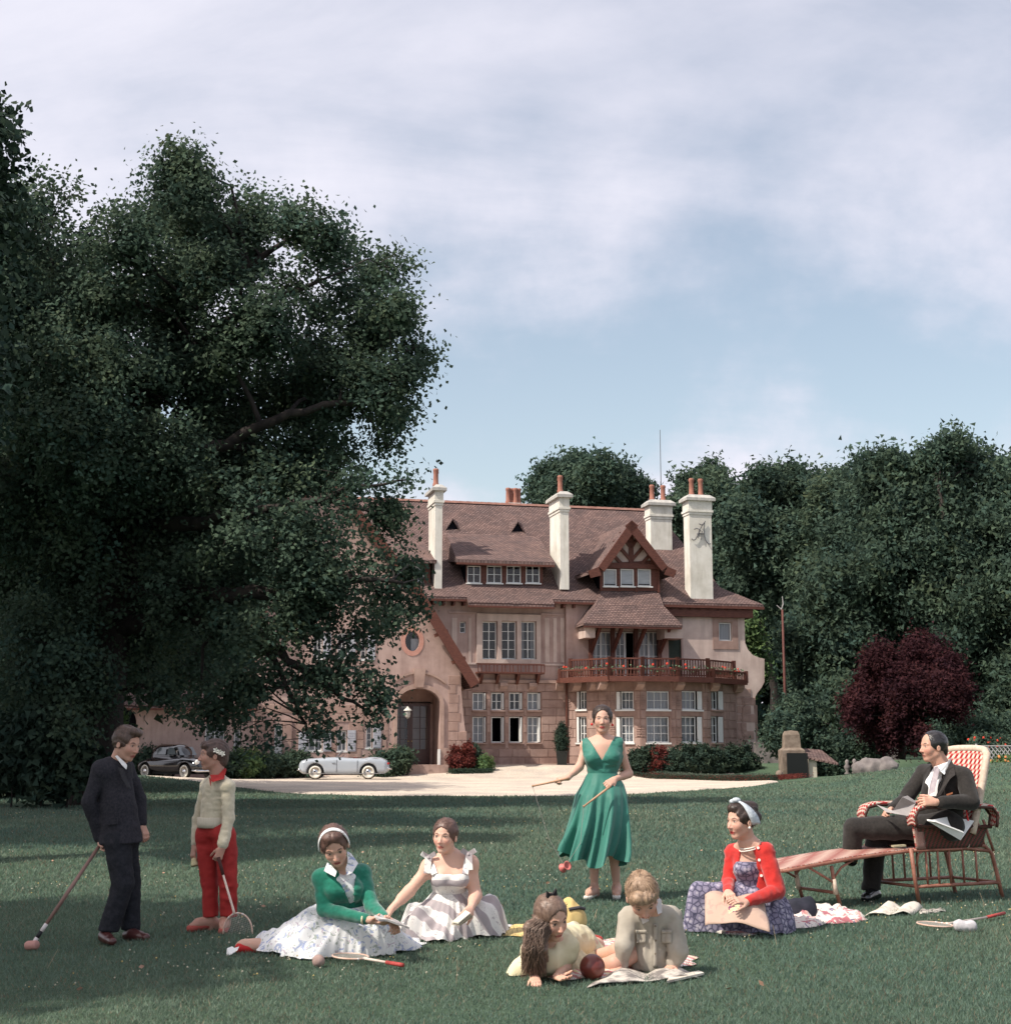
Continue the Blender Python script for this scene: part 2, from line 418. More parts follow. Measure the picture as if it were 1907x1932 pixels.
def tile_material():
    m = bpy.data.materials.new('flat_clay_roof_tiles'); m.use_nodes = True
    N, L = m.node_tree.nodes, m.node_tree.links
    b = N['Principled BSDF']; b.inputs['Roughness'].default_value = 0.9; b.inputs['Specular IOR Level'].default_value = 0.15
    tc = N.new('ShaderNodeTexCoord')
    wob = N.new('ShaderNodeTexNoise'); wob.inputs['Scale'].default_value = 1.6; wob.inputs['Detail'].default_value = 4
    L.new(tc.outputs['UV'], wob.inputs['Vector'])
    vm = N.new('ShaderNodeVectorMath'); vm.operation = 'MULTIPLY_ADD'; vm.inputs[1].default_value = (0.0, 0.09, 0)
    L.new(wob.outputs['Color'], vm.inputs[0]); L.new(tc.outputs['UV'], vm.inputs[2])
    br = N.new('ShaderNodeTexBrick'); br.inputs['Scale'].default_value = 1.0
    br.inputs['Brick Width'].default_value = 0.20; br.inputs['Row Height'].default_value = 0.125
    br.inputs['Mortar Size'].default_value = 0.016; br.inputs['Mortar Smooth'].default_value = 0.3
    br.inputs['Color1'].default_value = (0.160, 0.115, 0.106, 1); br.inputs['Color2'].default_value = (0.240, 0.170, 0.155, 1); br.inputs['Mortar'].default_value = (0.055, 0.032, 0.034, 1)
    L.new(vm.outputs[0], br.inputs['Vector'])
    n = N.new('ShaderNodeTexNoise'); n.inputs['Scale'].default_value = 0.9; n.inputs['Detail'].default_value = 9; n.inputs['Roughness'].default_value = 0.7
    L.new(tc.outputs['UV'], n.inputs['Vector'])
    r = N.new('ShaderNodeValToRGB'); e = r.color_ramp.elements
    e[0].position = 0.3; e[0].color = (0.62, 0.66, 0.70, 1); e[1].position = 0.7; e[1].color = (1.25, 1.15, 1.1, 1)
    L.new(n.outputs[0], r.inputs[0])
    mm = N.new('ShaderNodeMixRGB'); mm.blend_type = 'MULTIPLY'; mm.inputs[0].default_value = 1
    L.new(br.outputs['Color'], mm.inputs[1]); L.new(r.outputs[0], mm.inputs[2])
    # lichen specks
    n3 = N.new('ShaderNodeTexNoise'); n3.inputs['Scale'].default_value = 4.5; n3.inputs['Detail'].default_value = 3; L.new(tc.outputs['UV'], n3.inputs['Vector'])
    r3 = N.new('ShaderNodeValToRGB'); r3.color_ramp.elements[0].position = 0.72; r3.color_ramp.elements[1].position = 0.78
    r3.color_ramp.elements[0].color = (0, 0, 0, 1); r3.color_ramp.elements[1].color = (0.5, 0.5, 0.5, 1); L.new(n3.outputs[0], r3.inputs[0])
    m3 = N.new('ShaderNodeMixRGB'); m3.inputs[2].default_value = (0.55, 0.48, 0.44, 1)
    L.new(r3.outputs[0], m3.inputs[0]); L.new(mm.outputs[0], m3.inputs[1]); L.new(m3.outputs[0], b.inputs['Base Color'])
    bp = N.new('ShaderNodeBump'); bp.inputs['Strength'].default_value = 0.9; bp.inputs['Distance'].default_value = 0.04; bp.invert = True
    L.new(br.outputs['Fac'], bp.inputs['Height']); L.new(bp.outputs[0], b.inputs['Normal'])
    return m
M_TILE = tile_material()

def wall(name, outer, holes, y, thick, m, parent=house, M4=None, ringm=None):
    """flat wall in the x-z plane at depth y with real openings; outer and holes are (x, z) loops"""
    loops = [[Vector((x, z, 0)) for x, z in lp] for lp in [outer] + holes]
    flat = [p for lp in loops for p in lp]; tris = tessellate_polygon(loops); n = len(flat)
    vs = [Vector((p.x, y, p.y)) for p in flat] + [Vector((p.x, y + thick, p.y)) for p in flat]
    fs = [tuple(t) for t in tris] + [tuple(i + n for i in reversed(t)) for t in tris]
    k = 0
    for lp in loops:
        c = len(lp)
        fs += [(k+i, k+(i+1) % c, n+k+(i+1) % c, n+k+i) for i in range(c)]
        k += c
    if M4: vs = [M4 @ v for v in vs]
    mb = MB(); mb.v, mb.f = vs, fs
    return mb.build(name, m, parent)
def rect(x0, x1, z0, z1): return [(x0, z0), (x1, z0), (x1, z1), (x0, z1)]

pane_cache = {}
def window(org, w, h, ang=0.0, nx=2, ny=3, state='curtain', parent=house, fr=0.055, depth=0.12, top=None, sill=True, mfr=None, name='window', label=None):
    """casement: frame with glazing bars, one pane per light, sill; org = lower left corner, local x along the wall, y into the house"""
    mfr = mfr or M_TRIM
    mb = MB(); mb.box(0, fr, 0, .06, 0, h).box(w-fr, w, 0, .06, 0, h).box(fr, w-fr, 0, .06, 0, fr).box(fr, w-fr, 0, .06, h-fr, h)
    iw, ih = w - 2*fr, h - 2*fr; bar = 0.028
    if state != 'open':
        for i in range(1, nx):
            x = fr + iw*i/nx; t = bar*(1.7 if (nx % 2 == 0 and i == nx//2) else 1); mb.box(x-t/2, x+t/2, .004, .05, fr, h-fr)
        for j in range(1, ny):
            z = fr + ih*j/ny; t = bar; mb.box(fr, w-fr, .01, .046, z-t/2, z+t/2)
    o = mb.build(name, mfr, parent); o.location = org; o.rotation_euler.z = ang
    if label: o['label'] = label
    if state != 'open':
        pw, ph = iw/nx, ih/ny; key = (round(pw, 3), round(ph, 3))
        for i in range(nx):
            for j in range(ny):
                if key not in pane_cache:
                    p = MB().add([(0,.028,0),(pw,.028,0),(pw,.028,ph),(0,.028,ph)], [(0,1,2,3)]).build('pane', M_GLASS, o); pane_cache[key] = p
                else:
                    p = pane_cache[key].copy(); COL.objects.link(p); p.parent = o
                p.location = (fr + pw*i, 0, fr + ph*j)
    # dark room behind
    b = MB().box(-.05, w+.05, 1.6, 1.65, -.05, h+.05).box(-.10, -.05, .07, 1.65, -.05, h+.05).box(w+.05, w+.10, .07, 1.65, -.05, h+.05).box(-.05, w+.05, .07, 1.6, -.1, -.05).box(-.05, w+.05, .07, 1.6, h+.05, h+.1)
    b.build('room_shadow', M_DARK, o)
    if state in ('curtain', 'half', 'blind'):
        cb = MB(); n = 22
        spans = [(0.02, w-.02)] if state == 'curtain' else ([(0.02, w*.3), (w*.72, w-.02)] if state == 'half' else [])
        for x0, x1 in spans:
            xs = [x0 + (x1-x0)*k/n for k in range(n+1)]
            vs = [(x, .16 + .025*math.sin(k*2.1) + .01*math.sin(k*.9), z) for z in (0.02, h-.02) for k, x in enumerate(xs)]
            cb.add(vs, [(k, k+1, n+2+k, n+1+k) for k in range(n)])
        if state == 'blind': cb.box(0.03, w-.03, .09, .10, h*.16, h-.03)
        cb.build('blind' if state == 'blind' else 'curtain', M_BLIND if state == 'blind' else M_CURT, o)
    if sill: MB().box(-.06, w+.06, -.16, .05, -.07, 0.0).build('sill', M_TRIM if mfr is M_TRIM else mfr, o)
    return o
def shutter(x0, x1, y0, z0, z1, m=None, parent=house):
    mb = MB().box(x0, x1, y0, y0+.045, z0, z1)
    n = int((z1-z0)/.12)
    for k in range(n): mb.box(x0+.05, x1-.05, y0-.012, y0, z0+.06+k*(z1-z0-.1)/n, z0+.06+(k+.55)*(z1-z0-.1)/n)
    return mb.build('shutter', m or M_SHUT, parent)
blk_n = [0]
def blocks(x0, x1, z0, z1, holes, y, course=0.42, length=0.85, org=None, ang=0.0, inside=None, proud=0.028, parent=house, minw=.16):
    """courses of single stone blocks laid on a wall face, cut round the openings"""
    n = max(1, round((z1-z0)/course)); ch = (z1-z0)/n; g = .012
    for r in range(n):
        a, b = z0 + r*ch, z0 + (r+1)*ch
        x = x0 + (-.5 if r % 2 else 0)*length*random.uniform(.7, 1); 
        while x < x1:
            L_ = length*random.uniform(.75, 1.3); s0, s1 = max(x, x0), min(x+L_, x1); x += L_
            segs = [(s0, s1)]
            for (hx0, hx1, hz0, hz1) in holes:
                if b > hz0 + .04 and a < hz1 - .04:
                    ns = []
                    for p, q in segs:
                        if q <= hx0 or p >= hx1: ns.append((p, q))
                        else:
                            if p < hx0: ns.append((p, hx0))
                            if q > hx1: ns.append((hx1, q))
                    segs = ns
            for p, q in segs:
                if q - p < minw: continue
                if inside and not inside((p+q)/2, (a+b)/2): continue
                pr = proud + random.uniform(-.006, .008); c = .012
                P0, P1, A, B = p+g, q-g, a+g, b-g
                vs = [(P0,0,A),(P1,0,A),(P1,0,B),(P0,0,B),(P0+c,-pr,A+c),(P1-c,-pr,A+c),(P1-c,-pr,B-c),(P0+c,-pr,B-c)]
                o = mesh_obj('stone_block', vs, [(4,5,6,7),(0,1,5,4),(1,2,6,5),(2,3,7,6),(3,0,4,7)], random.choice(M_STONE), parent)
                if org is not None: o.location = org; o.rotation_euler.z = ang
                else: o.location = (0, y, 0)
                blk_n[0] += 1
def roofpoly(mb, pts, th=0.14):
    """roof slope as a slab: top polygon plus thickness below"""
    pts = [Vector(p) for p in pts]; mb.prism(pts, (0, 0, -th))
def roof_obj(name, polys, th=0.14, m=None, parent=house, sub=True):
    me_v, me_f, uvs = [], [], []
    for pts in polys:
        pts = [Vector(p) for p in pts]; nrm = Vector((0,0,0))
        for i in range(len(pts)): nrm += pts[i].cross(pts[(i+1) % len(pts)])
        nrm.normalize()
        if nrm.z < 0: nrm = -nrm; pts = pts[::-1]
        h = Vector((0,0,1)).cross(nrm); h = h.normalized() if h.length > 1e-3 else Vector((1,0,0)); s = nrm.cross(h)
        n = len(me_v); k = len(pts)
        me_v += pts + [p - Vector((0,0,th)) for p in pts]
        fs = [tuple(range(k)), tuple(range(2*k-1, k-1, -1))] + [(i, k+i, k+(i+1) % k, (i+1) % k) for i in range(k)]
        me_f += [tuple(j+n for j in f) for f in fs]
        uvs += [[((me_v[j+n]).dot(h), (me_v[j+n]).dot(s)) for j in f] for f in fs]
    o = mesh_obj(name, me_v, me_f, m or M_TILE, parent)
    uv = o.data.uv_layers.new(name='UVMap'); li = 0
    for f, us in zip(o.data.polygons, uvs):
        for l, w_ in zip(f.loop_indices, us): uv.data[l].uv = w_
    return o

# -------- heights and key lines
Z_E = HP(1060, 1131, -.7).z                # main eave
RID = HP(1060, 956, 6.5)                   # main ridge
Z_R = RID.z
X_RE = HP(1236, 960, 6.5).x                # right end of the ridge
X_RC = HP(1440, 1131, -.7).x               # right eave corner
X_L = HP(560, 1100, -.7).x
Y_B = 13.6
KN = 1.5                                   # depth of the flared foot of the roof
Z_K = Z_E + 1.05
def main_roof_z(y): return Z_E + (y+.7)*(Z_K-Z_E)/KN if y < KN-.7 else Z_K + (y-(KN-.7))*(Z_R-Z_K)/(6.5-(KN-.7))
yk = KN - .7
roof_obj('main_roof', [
    [(X_L, -.7, Z_E), (X_RC, -.7, Z_E), (X_RC-1.9, yk, Z_K), (X_L, yk, Z_K)],
    [(X_L, yk, Z_K), (X_RC-1.9, yk, Z_K), (X_RE, 6.5, Z_R), (X_L, 6.5, Z_R)],
    [(X_RC, -.7, Z_E), (X_RC, Y_B, Z_E), (X_RC-1.9, Y_B-KN, Z_K), (X_RC-1.9, yk, Z_K)],
    [(X_RC-1.9, yk, Z_K), (X_RC-1.9, Y_B-KN, Z_K), (X_RE, 6.5, Z_R)],
    [(X_L, Y_B, Z_E), (X_RC, Y_B, Z_E), (X_RC-1.9, Y_B-KN, Z_K), (X_L, Y_B-KN, Z_K)],
    [(X_L, Y_B-KN, Z_K), (X_RC-1.9, Y_B-KN, Z_K), (X_RE, 6.5, Z_R), (X_L, 6.5, Z_R)]])
rt = MB()
x = X_L
while x < X_RE:
    rt.add([(x, 6.34, Z_R-.06), (x+.42, 6.34, Z_R-.06), (x+.42, 6.66, Z_R-.06), (x, 6.66, Z_R-.06), (x, 6.5, Z_R+.10), (x+.42, 6.5, Z_R+.085)], [(0,1,5,4), (3,4,5,2), (0,4,3), (1,2,5)]); x += .42
tag(rt.build('ridge_tiles', mat('ridge_clay', (.20,.10,.08), (.28,.15,.12), 3, .9), house), kind='stuff')
# centre skirt that drops a little lower than its neighbours
xa, xb = HP(884, 1136, -1.1).x, HP(1046, 1136, -1.1).x; zc_ = HP(960, 1137, -1.1).z
roof_obj('roof_skirt', [[(xa, -1.1, zc_), (xb, -1.1, zc_), (xb, yk+.05, Z_K+.09), (xa, yk+.05, Z_K+.09)]], .2)
MB().box(X_L, xa, -.72, -.60, Z_E-.24, Z_E-.13).box(xb, HP(1133, 1130, -.7).x, -.72, -.60, Z_E-.24, Z_E-.13).box(xa, xb, -1.12, -1.0, zc_-.28, zc_-.19).build('gutter_board', M_TIMBER, house)

# -------- wide dormer with four windows
zD = HP(955, 1058, -.15).z
xL0, xR0 = HP(861, 1057, -.15).x, HP(1047, 1059, -.15).x
xL1, xR1 = HP(842, 998, 4.0).x, HP(1000, 1003, 4.0).x
zt = main_roof_z(4.0) + .06
roof_obj('dormer_roof', [
    [(xL0, -.15, zD), (xR0, -.15, zD), (xR1, 4.0, zt), (xL1, 4.0, zt)],
    [(xR0, -.15, zD), (xR0+.12, 2.2, main_roof_z(2.2)+.05), (xR1+.5, 4.0, zt), (xR1, 4.0, zt)],
    [(xL0, -.15, zD), (xL0+.05, 2.2, main_roof_z(2.2)+.05), (xL1-.1, 4.0, zt), (xL1, 4.0, zt)]], .16)
MB().box(xL0+.02, xR0-.02, -.15, -.05, zD-.27, zD-.16).build('dormer_gutter', M_TIMBER, house)
yD = .45
wl, wr = HP(879, 1080, yD).x, HP(1024, 1080, yD).x
zb, ztp = HP(950, 1104, yD).z, HP(950, 1058, yD).z
hs, dorm = [], []
for u0, u1 in ((888, 917.5), (919+.5, 948), (956, 984), (992, 1021)):
    pass
for (za, zb_) in ((1003, 1112), (1160, 1280), (1318, 1432), (1472, 1582)):
    u0, u1 = 644+za*.2364, 644+zb_*.2364
    a, b = HP(u0, 1100, yD), HP(u1, 1068, yD); hs.append((a.x, b.x, a.z, b.z)); dorm.append((a, b))
wall('dormer_wall', rect(wl, wr, zb-.5, ztp+.05), [rect(*h) for h in hs], yD, .14, M_TIMBER)
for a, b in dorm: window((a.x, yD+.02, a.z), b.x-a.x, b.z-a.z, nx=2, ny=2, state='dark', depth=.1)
MB().add([(wl,yD,zb-.4),(wl,3.2,main_roof_z(3.2)),(wl,3.2,ztp),(wl,yD,ztp)],[(0,1,2,3)]).add([(wr,yD,zb-.4),(wr,3.2,main_roof_z(3.2)),(wr,3.2,ztp+1),(wr,yD,ztp)],[(0,1,2,3)]).build('dormer_cheek', M_TILE, house)
# small triangular roof vents
for u, v in ((852, 990), (974.5, 994)):
    p = HP(u, v, 4.6); z0 = main_roof_z(4.6); w_ = .48
    o = roof_obj('roof_vent', [[(p.x, 4.3, z0+.42), (p.x-w_, 4.3, z0-.32), (p.x-w_*.9, 5.0, z0+.35), (p.x, 5.3, z0+.66)], [(p.x, 4.3, z0+.42), (p.x+w_, 4.3, z0-.32), (p.x+w_*.9, 5.0, z0+.35), (p.x, 5.3, z0+.66)]], .07)
    MB().add([(p.x-w_*.8, 4.42, z0-.25), (p.x+w_*.8, 4.42, z0-.25), (p.x, 4.42, z0+.28)], [(0,1,2)]).build('vent_opening', M_DARK, o)

# -------- left partial dormer by the big gable (mostly behind the tree)
p0, p1 = HP(700, 1057, -.1), HP(824, 1057, -.1); q1 = HP(798, 1010, 3.2)
roof_obj('side_dormer_roof', [[(p0.x, -.1, p0.z), (p1.x, -.1, p1.z), (q1.x, 3.4, main_roof_z(3.4)+.05), (p0.x, 3.4, main_roof_z(3.4)+.05)], [(p1.x, -.1, p1.z), (p1.x, 1.9, main_roof_z(1.9)+.02), (q1.x+.3, 3.4, main_roof_z(3.4)+.03), (q1.x, 3.4, main_roof_z(3.4)+.05)]], .16)
a, b = HP(760, 1110, .45), HP(812, 1060, .45)
wall('side_dormer_wall', rect(p0.x+.5, b.x, a.z-.4, p1.z), [rect(b.x-1.3, b.x-.35, a.z+.2, p1.z-.3)], .45, .14, M_TIMBER)
window((b.x-1.3, .47, a.z+.2), .95, p1.z-.5-a.z, nx=2, ny=2, state='blind')

# -------- half-timbered gable dormer
yV = -.95                                   # verge plane
yG = -.35                                   # timber wall plane
ap, fl, frr = HP(1190.5, 982, yV), HP(1128, 1070, yV), HP(1258, 1069, yV)
kl, kr = HP(1109, 1077, yV), HP(1275, 1077, yV)
bk = 5.0
roof_obj('gable_dormer_roof', [
    [ap, fl, (fl.x, bk, fl.z), (ap.x, bk, ap.z)],
    [fl, kl, (kl.x-.1, 3.2, kl.z), (fl.x, 3.2, fl.z)],
    [ap, frr, (frr.x, bk, frr.z), (ap.x, bk, ap.z)],
    [frr, kr, (kr.x, 3.2, kr.z), (frr.x, 3.2, frr.z)]], .22)
for a, b, c in ((ap, fl, kl), (ap, frr, kr)):
    mb = MB()
    d = Vector((0, -.04, -.20))
    mb.bar(a+d, b+d, .09, .36, up=(0,-1,0)) if False else None
    for s, t in ((a, b), (b, c)):
        n_ = Vector((-(t-s).z, 0, (t-s).x)).normalized(); n_ = -n_ if n_.z > 0 else n_
        w_ = .42
        mb.prism([s+Vector((0,-.1,0)), t+Vector((0,-.1,0)), t+n_*w_+Vector((0,-.1,0)), s+n_*w_*1.15+Vector((0,-.1,0))], (0, .1, 0))
    mb.build('bargeboard', M_TIMBER, house)
tb0, tb1 = HP(1141, 1070, yG), HP(1240, 1063.5, yG)
apg = HP(1189.5, 996, yG)
bl_, br_ = HP(1133, 1115, yG), HP(1243, 1115, yG)
ws = []
for u0, u1 in ((1138.5, 1163), (1170.7, 1195.5), (1203, 1227.5)):
    a, b = HP(u0, 1106, yG), HP(u1, 1074, yG); ws.append((a, b))
wall('dormer_front', [(bl_.x, bl_.z), (br_.x, br_.z), (br_.x, tb1.z+.2), (bl_.x, tb0.z+.2)], [rect(a.x, b.x, a.z, b.z) for a, b in ws], yG, .16, M_TIMBER)
for a, b in ws: window((a.x, yG+.02, a.z), b.x-a.x, b.z-a.z, nx=1, ny=1, state='blind')
for s in (bl_.x+.03, ws[0][1].x+.12, ws[1][1].x+.12, br_.x-.03):
    MB().box(s-.07, s+.07, yG-.05, yG+.01, bl_.z, tb0.z+.02).build('timber_post', M_TIMBER, house)
MB().add([(tb0.x-.2, yG+.06, tb0.z), (tb1.x+.2, yG+.06, tb0.z), (apg.x, yG+.06, apg.z+.1)], [(0,1,2)]).build('gable_infill', M_PLASTER2, house)
MB().box(tb0.x-.35, tb1.x+.3, yG-.12, yG+.03, tb0.z-.04, tb0.z+.24).build('tie_beam', M_TIMBER, house)
zb2 = tb0.z + .24; cx_ = apg.x
MB().box(cx_-.13, cx_+.13, yG-.06, yG+.03, zb2, apg.z).build('king_post', M_TIMBER, house)
for sgn in (-1, 1):
    for k, (x0, zz0, x1, zz1) in enumerate(((.0, .15, 1.02, 1.25), (.0, .85, .62, 1.75), (.62, 0, 1.35, .70), (1.3, 0, 1.6, .3))):
        if k == 3: a, b = (cx_+sgn*1.15, zb2+.0), (cx_+sgn*1.45, zb2+.42)
        else:
            a, b = (cx_+sgn*x0*.95, zb2+zz0), (cx_+sgn*x1*.95, zb2+zz1)
        MB().bar((a[0], yG-.01, a[1]), (b[0], yG-.01, b[1]), .12, .17, up=(0,0,1)).build('timber_strut', M_TIMBER, house)
    MB().bar((cx_, yG-.03, apg.z), ((tb0.x-.1) if sgn < 0 else (tb1.x+.05), yG-.03, tb0.z+.1), .16, .24).build('principal_rafter', M_TIMBER, house)
# apron roof below the gable dormer, over the balcony room
e0, e1 = HP(1101, 1177, -2.0), HP(1287, 1177, -2.0); ez = HP(1190, 1177, -2.0).z
t0, t1 = HP(1134, 1114, -.3), HP(1243, 1114, -.3); tz = t0.z
m0, m1 = HP(1125, 1140, -1.15), HP(1252, 1140, -1.15); mz = m0.z
roof_obj('apron_roof', [
    [(m0.x, -1.15, mz), (m1.x, -1.15, mz), (t1.x, -.3, tz), (t0.x, -.3, tz)],
    [(e0.x, -2.0, ez), (e1.x, -2.0, ez), (m1.x, -1.15, mz), (m0.x, -1.15, mz)],
    [(e0.x, -2.0, ez), (m0.x, -1.15, mz), (t0.x, -.3, tz), (t0.x-.05, 1.2, tz+.1), (e0.x+.05, .1, ez)],
    [(e1.x, -2.0, ez), (m1.x, -1.15, mz), (t1.x, -.3, tz), (t1.x+.05, 1.2, tz+.1), (e1.x-.05, .1, ez)]], .13)
MB().box(e0.x+.03, e1.x-.03, -1.98, -1.86, ez-.24, ez-.135).build('apron_fascia', M_TIMBER, house)
# right eave with its dark wooden soffit
ea, eb = HP(1238, 1132, -.75), HP(1440, 1132, -.75)
MB().box(ea.x, X_RC+.02, -.76, -.62, Z_E-.28, Z_E-.135).build('eave_fascia', M_TIMBER, house)
MB().box(ea.x-.2, X_RC-.6, -.6, .6, Z_E-.75, Z_E-.3).build('eave_cornice', M_TIMBER, house)
x = X_L
while x < X_RC-.6:
    if not (m0.x-.6 < x < m1.x+.2):
        MB().box(x, x+.12, -.95 if xa < x < xb-.2 else -.6, .05, Z_E-.42, Z_E-.22).build('rafter_end', M_TIMBER, house)
    x += .55

# -------- chimneys
def chimney(xl, xr, dep, y0, zb0, zt0, pots, capo=.16, name='chimney', potr=.14, poth=1.0):
    o = MB().box(xl+.04, xr-.04, y0+.04, y0+dep-.04, zb0, zt0-1.15).build(name, M_CHIM, house)
    MB().box(xl, xr, y0, y0+dep, zt0-1.15, zt0-1.0).box(xl-.05, xr+.05, y0-.05, y0+dep+.05, zt0-1.0, zt0-.88).box(xl-.0, xr+.0, y0-.0, y0+dep+.0, zt0-.88, zt0-.36).build('chimney_moulding', M_CHIM, o)
    mb = MB(); c = capo
    z = zt0 - .36
    mb.add([(xl-c,y0-c,z),(xr+c,y0-c,z),(xr+c,y0+dep+c,z),(xl-c,y0+dep+c,z),(xl-c,y0-c,z+.16),(xr+c,y0-c,z+.16),(xr+c,y0+dep+c,z+.16),(xl-c,y0+dep+c,z+.16),
            (xl+.08,y0+.08,z+.36),(xr-.08,y0+.08,z+.36),(xr-.08,y0+dep-.08,z+.36),(xl+.08,y0+dep-.08,z+.36)],
           [(3,2,1,0),(0,1,5,4),(1,2,6,5),(2,3,7,6),(3,0,4,7),(4,5,9,8),(5,6,10,9),(6,7,11,10),(7,4,8,11),(8,9,10,11)])
    mb.build('chimney_cap', M_CAP, o)
    for px, py in pots:
        x, y = xl + (xr-xl)*px, y0 + dep*py; z = zt0 - .02
        auto_smooth(MB().lathe([(potr*1.25, 0), (potr*1.2, .12), (potr, .16), (potr*.93, poth*.8), (potr*1.12, poth*.86), (potr*1.12, poth*.94), (potr*.9, poth), (potr*.6, poth), (potr*.6, poth-.2), (0, poth-.2)], 12, (x, y, z)).build('chimney_pot', M_POT, o))
    return o
def chim(ul, ucorner, ur, vtop, vbase, y0, dep, pots, **k):
    a, b = HP(ucorner, vbase, y0), HP(ur, vtop, y0)
    return chimney(a.x, b.x, dep, y0, a.z-.6, HP(ucorner, vtop, y0).z, pots, **k)
chim(803.6, 819, 836.7, 913, 1089, -.05, 1.9, ((.3, .25), (.55, .55)), poth=.95)
chim(1036, 1056, 1074, 926, 1091, -.05, 2.1, ((.3, .2), (.6, .5)), poth=.95)
chim(1292, 1302, 1342.5, 932, 1114, -.35, .95, ((.27, .5), (.66, .5)), poth=1.0)
chim(1219.6, 1227, 1268, 941.5, 1020, 3.4, .95, ((.22, .5), (.72, .5)), poth=.95)
c2 = HP(959, 920, 8.0); c2b = HP(981, 950, 8.0)
cc_ = chimney(c2.x-.05, c2b.x+.1, 1.0, 8.0, Z_R-2, HP(970, 948, 8).z, ((.12, .3), (.38, .45), (.64, .3), (.9, .4)), poth=.95, capo=.05)
# wrought-iron monogram on the front of the right chimney
mc = HP(1321, 1005, -.40)
def mono(pts, r=.028):
    return [(mc.x + x, -.40, mc.z + z) for x, z in pts]
mg = MB()
mg.tube(mono([(-.52,-.36),(-.42,-.44),(-.3,-.40),(-.18,-.2),(-.05,.12),(.12,.42),(.28,.62),(.30,.66)]), .028, 6)
mg.tube(mono([(.28,.6),(.2,.5),(.06,.44),(-.06,.5)]), .024, 6)
mg.tube(mono([(.26,.56),(.22,.2),(.22,-.12),(.3,-.42),(.46,-.62),(.62,-.60)]), .028, 6)
mg.tube(mono([(-.36,.18),(-.2,.24),(-.06,.18),(-.08,-.1),(-.14,-.3)]), .024, 6)
mg.tube(mono([(-.1,0),(.02,.12),(.1,.1),(.08,-.15),(.04,-.38)]), .024, 6)
mg.tube(mono([(-.2,-.08),(0,-.04),(.22,-.06)]), .022, 6)
mg.build('iron_monogram', mat('iron', (0.10, 0.10, 0.11), None, rough=.6), house)
# aerial mast
am = HP(1247, 930, 4.0)
MB().tube([(am.x, 4.0, am.z-2.0), (am.x, 4.0, am.z+3.8)], [.035, .018], 6).build('aerial_mast', mat('iron', (0.10,0.10,0.11)), house)

# -------- centre facade: upper storey (plane y=0)
X_CL = HP(845, 1250, 0).x; X_CR = HP(1070, 1250, 0).x
Z_S = HP(960, 1288, 0).z                    # string course between the storeys
up = []
for x0, x1 in ((1125, 1240), (1278, 1395), (1435, 1550)):
    a, b = HP(644+x0*.2364, 1243.5, 0), HP(644+x1*.2364, 1173, 0); up.append((a, b))
sw = (HP(867.5, 1194, 0), HP(879, 1173, 0))
wall('upper_wall', rect(X_CL-3, X_CR, Z_S, Z_E+.1), [rect(a.x, b.x, a.z, b.z) for a, b in up] + [rect(sw[0].x, sw[1].x, sw[0].z, sw[1].z)], 0, .35, M_PLASTER)
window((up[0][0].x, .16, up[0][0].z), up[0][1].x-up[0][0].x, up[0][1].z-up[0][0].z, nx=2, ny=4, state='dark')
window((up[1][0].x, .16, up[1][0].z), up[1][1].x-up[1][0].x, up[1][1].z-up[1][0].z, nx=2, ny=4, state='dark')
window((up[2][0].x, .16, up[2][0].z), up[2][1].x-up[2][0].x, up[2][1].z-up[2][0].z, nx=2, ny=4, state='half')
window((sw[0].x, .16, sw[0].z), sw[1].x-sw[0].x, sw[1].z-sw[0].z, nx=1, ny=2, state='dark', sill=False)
# stone surround of the trio, proud of the plaster
s0, s1 = HP(899, 1251, -.12), HP(1020, 1160, -.12)
wall('window_surround', rect(s0.x, s1.x, s0.z, s1.z), [rect(a.x-.02, b.x+.02, a.z-.02, b.z+.02) for a, b in up], -.12, .118, M_PLASTER2)
# panel strips in the plaster
for u0, u1 in ((852, 862), (884, 889), (1028, 1036), (1044, 1050), (1058, 1064)):
    a, b = HP(u0, 1250, -.03), HP(u1, 1166, -.03)
    MB().box(a.x, b.x, -.03, -.002, a.z, b.z).build('plaster_strip', M_PLASTER2, house)
pz = HP(960, 1252, 0).z
MB().box(X_CL, s0.x-.01, -.05, -.003, pz-.08, pz+.02).box(s1.x+.01, X_CR, -.05, -.003, pz-.08, pz+.02).build('string_moulding', M_PLASTER2, house)
fz = HP(960, 1158, 0).z
MB().box(X_CL, s0.x-.01, -.06, -.003, fz-.05, fz+.06).box(s1.x+.01, X_CR, -.06, -.003, fz-.05, fz+.06).build('frieze_moulding', M_PLASTER, house)
# flower shelf with brackets and rail
f0, f1 = HP(901, 1266, -.55), HP(1027, 1266, -.55); fb = HP(960, 1268, -.55).z
MB().box(f0.x, f1.x, -.62, -.004, fb-.09, fb).build('flower_shelf', M_TIMBER, house)
rl = MB().box(f0.x, f1.x, -.62, -.56, fb+.36, fb+.43)
rl.build('shelf_rail', M_TIMBER, house)
k = 0; x = f0.x
while x < f1.x:
    MB().box(x, x+.05, -.61, -.57, fb, fb+.36).build('shelf_baluster', M_TIMBER, house); x += .17 if k % 4 in (0, 2) else .26; k += 1
for u in (905, 936, 974, 1012):
    a = HP(u, 1270, -.3); mb = MB()
    for w_ in (0,):
        mb.prism([(a.x, -.55, fb-.09), (a.x, -.55, fb-.2), (a.x, -.35, fb-.42), (a.x, -.14, fb-.6), (a.x, -.004, fb-.62), (a.x, -.004, fb-.09)], (.15, 0, 0))
    mb.build('shelf_bracket', M_TIMBER, house)
